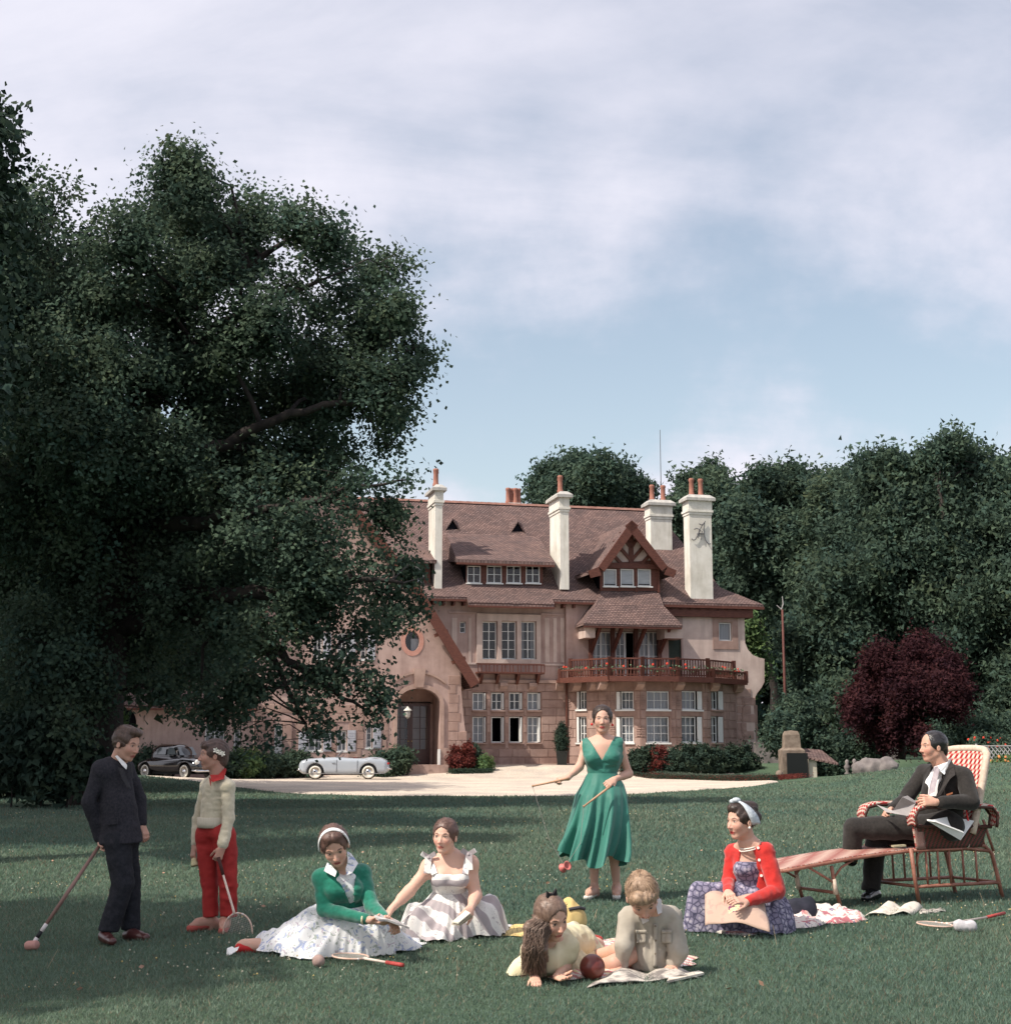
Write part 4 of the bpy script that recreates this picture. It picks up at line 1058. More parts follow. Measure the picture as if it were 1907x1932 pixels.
def leaf_cloud(C, Rr, nclu, per, spread, ls, rng, droop=.0, tri=False, hole=.42, hscale=1.0, shell=.55, flat=.45, floor=None):
    """C (b,3) blob centres, Rr (b,3) radii; returns verts, faces, colour factors and the cluster centres"""
    vol = Rr.prod(1)**.75; n = rng.multinomial(nclu, vol/vol.sum()); b = np.repeat(np.arange(len(C)), n)
    d = unit(rng.normal(size=(len(b), 3))); r = shell + (1-shell)*rng.random(len(b))**.6
    r = np.where(rng.random(len(b)) < .2, rng.random(len(b))*shell, r)
    out_ = rng.random(len(b)) < .08; r = np.where(out_, rng.uniform(1.0, 1.08, len(b)), r)      # stray sprays
    # lumpy outline
    lump = 0.70 + .62*vnoise((C[b] + d*Rr[b])/1.4 + 31, 5)
    cl = C[b] + d*Rr[b]*(r*lump)[:, None] + rng.normal(size=d.shape)*Rr[b]*.07
    keep = vnoise(cl/hscale + 7.7, 3)*.65 + vnoise(cl/(hscale*.45), 9)*.35 > hole
    if floor is not None: keep &= cl[:,2] > floor
    cl, d = cl[keep], d[keep]
    m = len(cl)
    out = unit(d*np.array([1,1,.45]) + np.array([0,0,.55-droop]) + rng.normal(size=(m,3))*.35)
    t1 = unit(np.cross(out, rng.normal(size=(m,3)))); t2 = np.cross(out, t1)
    k = np.repeat(np.arange(m), per); q = len(k)
    a = rng.random(q)*2*np.pi; rr = np.sqrt(rng.random(q))*spread
    pos = cl[k] + t1[k]*(rr*np.cos(a))[:,None] + t2[k]*(rr*np.sin(a))[:,None] + out[k]*(rng.normal(size=q)*spread*flat - rr*rr/spread*droop)[:,None]
    pos += d[k]*(rng.normal(size=q)*spread*.6)[:,None]
    nrm = unit(out[k] + rng.normal(size=(q,3))*.6)
    u = unit(np.cross(nrm, rng.normal(size=(q,3)))); w = np.cross(nrm, u)
    L_ = (ls*rng.uniform(.6, 1.25, q))[:,None]; wd = L_*.36
    if tri:
        V = np.stack([pos-u*L_*.5-w*wd, pos-u*L_*.5+w*wd, pos+u*L_*.6], 1); kk = 3
    else:
        V = np.stack([pos-u*L_*.5, pos+w*wd-nrm*L_*.1, pos+u*L_*.5, pos-w*wd-nrm*L_*.1], 1); kk = 4
    tint = (.76 + .48*rng.random(m))[k] * rng.uniform(.92, 1.08, q)
    warm = (rng.normal(size=m)*.06)[k]
    col = np.stack([tint*(1+warm), tint, tint*(1-warm)], 1)
    return V.reshape(-1,3), np.arange(q*kk).reshape(-1, kk), np.repeat(col, kk, 0), cl
def branches(C, Rr, limbs, cl, rng, ntwig, r0=.05, name='trunk', parent=None, m=None):
    """limbs: list of (points, radii); each blob gets a bough from the nearest limb point, then twigs to its leaf clusters"""
    mb = MB(); pts = []
    for lp, rad in limbs:
        P3 = [Vector(p) for p in lp]; dense, dr = [], []
        for i in range(len(P3)-1):
            for k in range(4):
                t = k/4; q = P3[i].lerp(P3[i+1], t); L_ = (P3[i+1]-P3[i]).length
                if i+k > 0: q += Vector(rng.normal(size=3))*L_*.03
                dense.append(q); dr.append(rad[i]+(rad[i+1]-rad[i])*t)
        dense.append(P3[-1]); dr.append(rad[-1]); mb.tube(dense, dr, 8)
        pts += [(q, rr) for q, rr in zip(dense, dr)]
    A = np.array([tuple(q) for q, _ in pts]); AR = np.array([rr for _, rr in pts])
    cents = []
    for c, r in zip(C, Rr):
        dd = np.linalg.norm(A - c, axis=1) + np.maximum(0, A[:,2]-c[2])*.8; j = int(np.argmin(dd)); s = Vector(A[j]); e = Vector(c)
        mid = s.lerp(e, .5) + Vector((0, 0, .12*(e-s).length)) + Vector(rng.normal(size=3))*.08*(e-s).length
        rb = min(AR[j]*.6, r0*1.6); mb.tube([s, s.lerp(mid, .5)+Vector(rng.normal(size=3))*.05, mid, mid.lerp(e, .5), e], [rb, rb*.85, rb*.65, rb*.5, rb*.35], 5, caps=False)
        cents.append((e, mid))
    B = np.array([tuple(e) for e, _ in cents])
    if len(cl):
        sel = rng.choice(len(cl), min(ntwig, len(cl)), replace=False)
        for q in cl[sel]:
            j = int(np.argmin(np.linalg.norm(B - q, axis=1))); s = Vector(cents[j][0]).lerp(cents[j][1], rng.random()*.7); e = Vector(q)
            mid = s.lerp(e, .5) + Vector(rng.normal(size=3))*.1*(e-s).length
            mb.tube([s, mid, e], [r0*.32, r0*.22, r0*.1], 3, caps=False)
    return mb.build(name, m or M_BARK, parent, smooth=True, fix=False)
def blobs(lst, Y, rng, dY=2.0, sq=.95):
    C, Rr = [], []
    for b in lst:
        u, v, r = b[:3]; y = Y + (b[3] if len(b) > 3 else rng.uniform(-dY, dY))
        C.append(tuple(P(u, v, y))); s = r/FD*y; Rr.append((s, s*1.05, s*sq))
    return np.array(C), np.array(Rr)
def make_tree(name, label, bl, Y, limbs, nclu, per, spread, ls, m, seed, dY=2.0, ntwig=200, r0=.06, cat='tree', group=None, crown='crown', **k):
    rng = np.random.default_rng(seed); C, Rr = blobs(bl, Y, rng, dY)
    L3 = [([Vector(q) for q in lp], rad) for lp, rad in limbs]
    base = L3[0][0][0].copy(); base.z = gz(base.x, base.y)
    root = empty(name, base, label, cat, group)
    V, Fc, col, cl = leaf_cloud(C, Rr, nclu, per, spread, ls, rng, **k)
    o = np_mesh(crown, V - np.array(base), Fc, m, root, col=col); o['kind'] = 'stuff'
    t = branches(C, Rr, L3, cl, rng, ntwig, r0, 'trunk', root); t.location = -base
    return root
# the big oak on the left of the lawn
OAKB = [(20,430,90),(95,400,75),(170,440,70),(240,470,60),(345,335,62),(330,370,60),(375,360,50),(345,308,36),(300,400,66),(385,400,45),(345,450,70),(440,430,60),(500,420,65),(560,430,60),(610,450,50),
 (470,500,60),(640,500,40),(660,560,45),(700,520,40),(735,505,32),(610,590,45),(740,590,45),(700,640,70),(765,650,45),(760,720,50),(790,690,30),(700,730,70),(745,790,40),(735,850,35),
 (400,520,60),(330,560,70),(540,545,45),(500,610,70),(560,650,70),(620,690,70),(430,650,70),(340,660,80),(230,560,90),(120,540,110),(30,580,100),(150,680,110),(250,720,100),(60,760,120),
 (380,760,100),(480,760,90),(570,760,70),(640,770,50),(170,840,130),(300,860,110),(430,870,110),(540,870,90),(620,880,70),(690,900,55),(740,900,30),(775,905,22),(30,920,140),
 (660,960,65),(720,970,50),(760,940,22),(570,980,90),(460,990,100),(330,1000,110),(180,1010,130),(730,1050,42),(765,1080,30),(660,1060,60),(570,1080,80),(450,1100,80),(60,1080,140),
 (770,1125,22),(720,1130,40),(650,1140,55),(560,1160,60),(480,1180,55),(350,1140,90),(230,1160,110),(735,1175,28),(790,1150,12),(690,1190,32),(100,1230,120)]
OAKL = [(430,1190,60),(330,1240,75),(240,1260,70),(380,1290,55),(300,1310,40),(450,1300,45,-2),(500,1290,30,-2),(560,1290,36,-2),(610,1275,36,-2),(650,1290,42,-2),(695,1300,38,-2),(725,1325,26,-2),(640,1340,40,-2),
 (590,1335,38,-2),(680,1355,35,-2),(705,1365,20,-2),(610,1390,26,-2),(530,1335,22,-2),(505,1380,22,-2),(495,1415,14,-2),
 (415,1350,34,-1),(380,1370,30,-1),(450,1370,26,-1),(340,1355,26,-1),(440,1405,12,-1),(650,1240,16,-2),(170,1290,70),(60,1330,100),(130,1370,60)]
oak_limbs = [([(-10.3, 37, gz(-10.3, 37)-.2), P(190,1300,37), P(215,1050,37), P(260,850,37), P(300,650,37)], [.75,.6,.52,.42,.30]),
 ([P(300,650,37), P(345,590,36.5), P(440,520,36), P(540,455,36)], [.20,.15,.11,.06]),
 ([P(300,650,37), P(303,560,37.5), P(345,470,37.5), P(350,380,37.5)], [.22,.16,.1,.05]),
 ([P(290,760,37), P(400,620,35.5), P(490,575,35), P(600,530,35)], [.2,.14,.09,.05]),
 ([P(250,900,37), P(400,850,35), P(520,790,34.5), P(640,760,34.5), P(740,740,34.5)], [.24,.17,.12,.08,.03]),
 ([P(230,1000,37), P(380,980,35), P(540,960,34), P(680,920,33.5), P(770,905,33.5)], [.24,.17,.10,.05,.02]),
 ([P(215,1100,37), P(380,1110,35), P(520,1120,34), P(660,1090,33.5), P(760,1100,33.5)], [.32,.22,.15,.09,.03]),
 ([P(200,1180,37), P(350,1160,35.5), P(480,1200,34.5), P(545,1245,34), P(610,1290,34), P(690,1340,34)], [.3,.2,.13,.11,.08,.03]),
 ([P(480,1200,34.5), P(520,1260,34), P(560,1330,34), P(590,1400,34)], [.09,.07,.05,.02]),
 ([P(220,950,37), P(120,850,37.5), P(40,760,38)], [.3,.2,.1]), ([P(260,830,37), P(150,640,37), P(90,480,37)], [.26,.16,.06])]
make_tree('oak_tree', 'huge spreading oak with dark green crown filling the left side above the grey convertible', OAKB + [(b[0], b[1]-6, b[2]*.86)+tuple(b[3:]) for b in OAKL], 36, oak_limbs, 15000, 32, .40, .132, M_OAK, 11, dY=2.6, ntwig=2600, r0=.05, hole=.44, hscale=1.0, shell=.5, flat=.22)
# darker trees standing behind the oak
make_tree('chestnut_tree', 'dark bushy tree half hidden behind the oak at the left edge', [(0,560,110),(60,700,130),(0,850,160),(150,900,140),(90,1050,170),(260,1040,140),(380,1080,100),(0,1200,160),(180,1200,140),(330,1210,100),(60,1350,90),(0,1400,70),(130,1400,50),(420,1180,70)],
 50, [([(-15.5, 50, gz(-15.5, 50)-.2), P(110,1200,50), P(110,900,50), P(100,700,50)], [.6,.45,.3,.12])], 2400, 34, .85, .34, M_CHEST, 12, dY=3, ntwig=200, tri=True, hole=.36, hscale=1.8)
make_tree('lime_tree', 'tall tree behind the oak shading the low wing and the black saloon', [(150,1120,70),(60,1130,80),(-30,1140,80),(100,1040,80),(10,1050,80),(215,1150,45),(20,1200,60)], 66, [([(-23, 66, .3), P(60,1250,66), P(70,1100,66)], [.4,.3,.1])], 1500, 26, .8, .36, M_OAK, 17, dY=3, ntwig=60, tri=True, hole=.34, hscale=1.8)
# near tree whose boughs enter at the top left corner
make_tree('lime_tree', 'near dark tree whose leafy edge enters the picture at the far upper left', [(-70,300,80),(-12,210,22),(-2,235,16),(-14,270,24),(-60,420,70),(-8,330,20),(-30,380,46),(-50,250,50),(-25,440,40),(-120,380,90),(-130,200,90),(-110,520,100),(-180,700,160)],
 17, [([(-7.2, 17, -.3), P(-220,1000,17), P(-180,600,17), P(-110,350,17), P(-20,240,17)], [.35,.3,.22,.12,.03])], 1500, 30, .26, .11, M_YEW, 13, dY=.6, ntwig=160, r0=.03, hole=.36, hscale=.8)
# trees left of and behind the photographer's side: outside the frame, they shade the left of the lawn
def free_tree(name, label, base, bl, nclu, per, spread, ls, m, seed, ntwig=100, **k):
    rng = np.random.default_rng(seed); C = np.array([b[:3] for b in bl]); Rr = np.array([(b[3], b[3], b[3]*.85) for b in bl])
    base = Vector((base[0], base[1], gz(base[0], base[1]))); root = empty(name, base, label, 'tree')
    V, Fc, col, cl = leaf_cloud(C, Rr, nclu, per, spread, ls, rng, **k)
    o = np_mesh('crown', V - np.array(base), Fc, m, root, col=col); o['kind'] = 'stuff'
    top = Vector(C.mean(0)); t = branches(C, Rr, [([base - Vector((0,0,.2)), base.lerp(top, .5), top], [.35,.28,.12])], cl, rng, ntwig, .05, 'trunk', root); t.location = -base

# woods on the right and behind the villa
WOOD = [
 ('round_tree', 'round dark tree rising behind the roof ridge between the chimneys', [(1030,915,32),(1062,890,30),(1095,875,26),(1130,888,30),(1170,905,30),(1205,920,24),(1050,945,40),(1110,935,50),(1170,950,40)], 112, 1500, .42, M_CHEST, 1110),
 ('round_tree', 'tree behind the tall chimney that carries the iron monogram', [(1300,905,22),(1345,892,24),(1352,925,32),(1310,950,38),(1360,985,38),(1280,960,30),(1330,1020,45)], 108, 1100, .40, M_OAK, 1325),
 ('round_tree', 'tall airy tree right of the villa with pale sky gaps near its top', [(1405,925,28),(1440,900,26),(1485,892,30),(1520,905,26),(1400,975,42),(1460,960,46),(1520,960,44),(1410,1040,55),(1480,1040,60),(1430,1110,55)], 100, 2300, .40, M_CHEST, 1460),
 ('round_tree', 'tree with flat top between the airy tree and the tall chestnuts', [(1570,905,24),(1600,900,24),(1550,940,36),(1590,960,46),(1560,1020,50),(1540,1090,50)], 96, 1300, .38, M_OAK, 1560),
 ('chestnut_tree', 'first tall chestnut with drooping layered boughs left of the copper tree', [(1680,878,26),(1650,905,32),(1700,910,36),(1640,965,48),(1700,970,50),(1600,1030,46),(1670,1050,60),(1570,1110,50),(1640,1130,64),(1710,1120,60),(1540,1190,50),(1600,1220,62),(1670,1220,60),(1520,1265,36),(1570,1300,56),(1620,1330,56),(1540,1360,40),(1590,1390,40),(1500,1210,26)], 84, 5200, .34, M_CHEST, 1620),
 ('chestnut_tree', 'tallest chestnut with drooping layered boughs at the right edge', [(1770,865,30),(1800,858,30),(1745,890,26),(1840,895,36),(1880,925,36),(1900,900,22),(1760,945,46),(1820,960,54),(1880,1000,54),(1760,1030,58),(1830,1060,60),(1900,1080,50),(1760,1120,60),(1830,1150,60),(1900,1170,56),(1790,1200,50),(1860,1250,56),(1910,1280,50),(1850,1330,46),(1900,1370,40),(1960,1100,90),(1960,1300,90)], 80, 5600, .33, M_CHEST, 1830),
]
for i, (nm, lb, bl, Y, n, ls, m, tu) in enumerate(WOOD):
    dv = (4, 8, 14, 20, -8, -12)[i]; bl = [(q[0], q[1]+(dv if q[1] < 1000 else 0), q[2]*(.9 if i < 4 else 1)) for q in bl]
    b = P(tu, 1420, Y); top = P(bl[0][0], bl[0][1]+60, Y)
    make_tree(nm, lb, bl, Y, [([Vector((b.x, Y, gz(b.x, Y)-.3)), Vector((b.x, Y, 5.0)), top], [.4, .3, .1])], int(n*1.25), 34, .75, ls*.82, m, 40+i, dY=3.0, ntwig=150, r0=.07, tri=True, hole=.41, hscale=1.5, droop=.5 if 'chest' in nm else .15, floor=.2)
rng0 = np.random.default_rng(77)
bk = [(u + rng0.uniform(-15,15), v + rng0.uniform(-15,15), 55) for u in range(1290, 2020, 62) for v in range(1010 if True else 0, 1440, 70) if not (u > 1560 and v < 1050)]
make_tree('far_wood', 'deep dark wood closing the view behind the trees on the right', bk, 122, [([P(1500,1430,122), P(1500,1200,122)], [.4,.2])], 3800, 20, 1.6, .85, M_YEW, 60, dY=4, ntwig=60, tri=True, hole=.30, hscale=2.5, cat='wood', crown='foliage')
bk = [(u + rng0.uniform(-15,15), v + rng0.uniform(-15,15), 60) for u in range(-60, 720, 75) for v in range(1000, 1440, 80) if v > 1180 or u < 500]
make_tree('far_wood', 'deep dark wood behind the low garage wing on the left', bk, 112, [([P(100,1430,112), P(100,1200,112)], [.4,.2])], 2600, 20, 1.6, .85, M_YEW, 61, dY=4, ntwig=40, tri=True, hole=.30, hscale=2.5, cat='wood', crown='foliage')
make_tree('copper_tree', 'dark red-purple copper-leaved tree in front of the chestnuts', [(1662,1242,24),(1650,1282,34),(1628,1330,32),(1742,1228,28),(1722,1255,30),(1782,1262,30),(1700,1300,44),(1775,1315,40),(1650,1360,32),(1702,1355,46),(1740,1385,30),(1690,1398,24),(1810,1300,18),(1610,1350,16)], 68,
 [([P(1700,1432,68), P(1700,1380,68), P(1710,1300,68)], [.2,.16,.06])], 3600, 24, .36, .16, M_COPPER, 70, dY=1.5, ntwig=150, r0=.04, tri=True, hole=.46, hscale=1.2)
make_tree('young_tree', 'light green young tree behind the right corner of the villa', [(1408,1170,12),(1412,1195,18),(1420,1225,22),(1425,1260,20),(1415,1280,20)], 92, [([P(1415,1400,92), P(1415,1180,92)], [.1,.03])], 420, 24, .5, .26, M_LIGHTLEAF, 71, dY=.5, ntwig=30, r0=.03, tri=True, hole=.3, cat='young tree')
# dark laurel bushes under the chestnuts
make_tree('laurel_bush', 'broad dark green bushes beneath the chestnuts at the right edge', [(1800,1385,36),(1850,1390,34),(1900,1395,34),(1770,1405,24),(1950,1390,40)], 73, [([P(1850,1430,73), P(1850,1400,73)], [.06,.03])], 1300, 24, .42, .19, M_CHEST, 72, dY=1, ntwig=30, r0=.03, tri=True, hole=.32, cat='bushes')
make_tree('laurel_bush', 'dark green bushes under the first chestnut beside the stone hut', [(1560,1420,24),(1600,1415,26),(1640,1410,26),(1530,1400,22),(1575,1440,16),(1480,1385,30),(1500,1350,30)], 71, [([P(1600,1450,71), P(1600,1420,71)], [.06,.03])], 1300, 24, .42, .19, M_CHEST, 73, dY=1, ntwig=30, r0=.03, tri=True, hole=.32, cat='bushes')
# shade trees outside the frame on the left
free_tree('shade_tree', 'broad leafy tree standing beyond the left edge of the lawn', (-12.5, 5.5), [(-10.1,5.8,9,2.1),(-11.6,7.2,8.4,2.0),(-10.2,4.8,8.5,1.2),(-12,5,11,2.3),(-10.4,7.8,8.3,1.7)], 1100, 30, .5, .26, M_OAK, 81, tri=True, hole=.34)
free_tree('shade_tree', 'second leafy tree beyond the left edge of the lawn nearer the villa', (-13.5, 21), [(-11.6,21,9.5,2.3),(-12.2,25,10,2.5),(-13.5,17.5,10.5,2.0),(-14,22,12,2.8),(-11,23.2,7.8,1.5),(-11.2,20.3,13.2,2.0),(-10.6,15.5,10.5,1.5)], 1500, 30, .5, .28, M_OAK, 82, tri=True, hole=.36)
free_tree('shade_tree', 'largest leafy tree beyond the left edge shading the foot of the oak', (-21, 27), [(-20,26,11,4.2),(-17,29,14,3.6),(-24,25,13,4.0),(-19,23,15,3.6),(-22,29,17,4.2),(-18,31,10,3.0),(-16.5,25.5,10,2.6)], 2600, 26, .7, .40, M_OAK, 83, tri=True, hole=.33)
# ================================================================== modelling figures as smooth solids
class Grid:
    """distance field sampled on a grid, meshed by surface nets"""
    def __init__(s, lo, hi, res):
        res = res*1.30
        s.lo = np.array(lo, float) - res*3; s.res = res
        s.n = np.maximum(np.ceil((np.array(hi, float)+res*3 - s.lo)/res).astype(int), 4)
        s.d = np.full(s.n, 1.0, dtype=np.float32)
        s.ax = [(s.lo[i] + np.arange(s.n[i])*res).astype(np.float32) for i in range(3)]
    def box(s, lo, hi):
        a = np.clip(np.floor((np.array(lo)-s.lo)/s.res).astype(int), 0, s.n); b = np.clip(np.ceil((np.array(hi)-s.lo)/s.res).astype(int)+1, 0, s.n)
        if (b <= a).any(): return None
        sl = tuple(slice(i, j) for i, j in zip(a, b))
        return sl, s.ax[0][sl[0]][:,None,None], s.ax[1][sl[1]][None,:,None], s.ax[2][sl[2]][None,None,:]
    def put(s, sl, d, k, op='add'):
        o = s.d[sl]
        if op == 'add':
            if k > 0: h = np.maximum(k - np.abs(o-d), 0)/k; s.d[sl] = np.minimum(o, d) - h*h*k*.25
            else: s.d[sl] = np.minimum(o, d)
        else:
            if k > 0: h = np.maximum(k - np.abs(o+d), 0)/k; s.d[sl] = np.maximum(o, -d) + h*h*k*.25
            else: s.d[sl] = np.maximum(o, -d)
    def cap(s, a, b, ra, rb, k=.02, op='add', flat=None):
        """round cone from a to b; flat=(axis, factor) squashes its cross-section along axis"""
        a, b = np.array(a, float), np.array(b, float); m = max(ra, rb)*1.4 + k + s.res*2
        g = s.box(np.minimum(a, b)-m, np.maximum(a, b)+m)
        if g is None: return
        sl, X, Y, Z = g; ab = b-a; L2 = max(float(ab@ab), 1e-9)
        px, py, pz = X-a[0], Y-a[1], Z-a[2]
        t = np.clip((px*ab[0]+py*ab[1]+pz*ab[2])/L2, 0, 1)
        qx, qy, qz = px-t*ab[0], py-t*ab[1], pz-t*ab[2]
        if flat is not None:
            f = np.array(flat[0], float); f /= np.linalg.norm(f); dd = qx*f[0]+qy*f[1]+qz*f[2]; e = (1/flat[1]-1)
            qx, qy, qz = qx+dd*e*f[0], qy+dd*e*f[1], qz+dd*e*f[2]; 
        s.put(sl, (np.sqrt(qx*qx+qy*qy+qz*qz) - (ra+(rb-ra)*t)).astype(np.float32) * (1 if flat is None else max(.5, min(1, flat[1]))), k, op)
    def ell(s, c, r, Rm=None, k=.02, op='add'):
        c, r = np.array(c, float), np.array(r, float); m = r.max() + k + s.res*2
        g = s.box(c-m, c+m)
        if g is None: return
        sl, X, Y, Z = g; px, py, pz = X-c[0], Y-c[1], Z-c[2]
        if Rm is not None: px, py, pz = [Rm[0,i]*px+Rm[1,i]*py+Rm[2,i]*pz for i in range(3)]
        q = np.sqrt((px/r[0])**2+(py/r[1])**2+(pz/r[2])**2); g2 = np.sqrt((px/r[0]**2)**2+(py/r[1]**2)**2+(pz/r[2]**2)**2)
        s.put(sl, (q*(q-1)/np.maximum(g2, 1e-6)).astype(np.float32), k, op)
    def cut(s, p, n):
        """keep the side of the plane the normal n points away from"""
        n = np.array(n, float); n /= np.linalg.norm(n); X, Y, Z = s.ax[0][:,None,None], s.ax[1][None,:,None], s.ax[2][None,None,:]
        s.d = np.maximum(s.d, ((X-p[0])*n[0]+(Y-p[1])*n[1]+(Z-p[2])*n[2]).astype(np.float32))
    def field(s, fn):
        X, Y, Z = s.ax[0][:,None,None], s.ax[1][None,:,None], s.ax[2][None,None,:]
        s.d = fn(s.d, X, Y, Z).astype(np.float32)
    def mesh(s):
        d, n = s.d, s.n; ins = d < 0
        c = [ins[i:n[0]-1+i, j:n[1]-1+j, k:n[2]-1+k] for i in (0,1) for j in (0,1) for k in (0,1)]
        any_ = c[0].copy(); all_ = c[0].copy()
        for q in c[1:]: any_ |= q; all_ &= q
        I = np.argwhere(any_ & ~all_)
        if len(I) == 0: return np.zeros((0,3)), np.zeros((0,4), int)
        acc = np.zeros((len(I), 3)); cnt = np.zeros(len(I))
        corners = [(i,j,k) for i in (0,1) for j in (0,1) for k in (0,1)]
        val = {q: d[I[:,0]+q[0], I[:,1]+q[1], I[:,2]+q[2]] for q in corners}
        for q in corners:
            for ax in range(3):
                if q[ax]: continue
                w = list(q); w[ax] = 1; w = tuple(w); a, b = val[q], val[w]; m = (a < 0) != (b < 0)
                t = np.where(m, a/np.where(m, a-b, 1), 0); p = np.array(q, float)[None].repeat(len(I), 0); p[:,ax] = t
                acc += p*m[:,None]; cnt += m
        V = (I + acc/cnt[:,None])*s.res + s.lo
        idm = np.full(any_.shape, -1, np.int32); idm[I[:,0], I[:,1], I[:,2]] = np.arange(len(I))
        Q = []
        for ax in range(3):
            o1, o2 = [(1,2),(2,0),(0,1)][ax]
            a = [slice(None)]*3; b = [slice(None)]*3; a[ax] = slice(0, -1); b[ax] = slice(1, None)
            A, B = ins[tuple(a)], ins[tuple(b)]; E = np.argwhere(A != B)
            ok = (E[:,o1] > 0) & (E[:,o2] > 0) & (E[:,o1] < n[o1]-1) & (E[:,o2] < n[o2]-1); E = E[ok]
            if not len(E): continue
            sgn = A[E[:,0], E[:,1], E[:,2]]
            def g(u, v): F_ = E.copy(); F_[:,o1] -= u; F_[:,o2] -= v; return idm[F_[:,0], F_[:,1], F_[:,2]]
            q = np.stack([g(1,1), g(0,1), g(0,0), g(1,0)], 1); q[~sgn] = q[~sgn][:, ::-1]
            Q.append(q[(q >= 0).all(1)])
        return V, np.concatenate(Q)
def unit(v): return v / np.maximum(np.linalg.norm(v, axis=1, keepdims=True), 1e-9)
def join_parts(lst):
    V, Q, n = [], [], 0
    for v, q in lst: V.append(v); Q.append(q+n); n += len(v)
    return np.concatenate(V), np.concatenate(Q)
def proj(V):
    V = np.asarray(V, float); c, s = math.cos(PITCH), math.sin(PITCH); y, z = V[...,1], V[...,2]-CAMZ
    f = y*c + z*s; up = -y*s + z*c; return 953.5 + FD*V[...,0]/f, 966.0 - FD*up/f
def surf(V, u, v, off=.003, r=1.6):
    """point of a mesh nearest the viewer along the photograph's ray through (u, v)"""
    a, b = proj(V); d = np.hypot(a-u, b-v); m = d < max(r, d.min()+.4); W = V[m]; p = W[np.argmin(W[:,1])]; q = A_(P(u, v, p[1]-off)); return q
def A_(v): return np.array(tuple(v), float)
def nrm(v): v = A_(v); return v/max(np.linalg.norm(v), 1e-9)

SKIN = (0.60, 0.375, 0.285)
LASTM = []
M_SKIN = mat('skin', (0.92, 0.90, 0.9), (1.05, 1.0, 1.0), 9, .55, spec=.35, vcol=True, bump=.05, bscale=60)
b_ = M_SKIN.node_tree.nodes['Principled BSDF']; b_.inputs['Subsurface Weight'].default_value = .12; b_.inputs['Subsurface Radius'].default_value = (.02, .008, .005); b_.inputs['Subsurface Scale'].default_value = .5

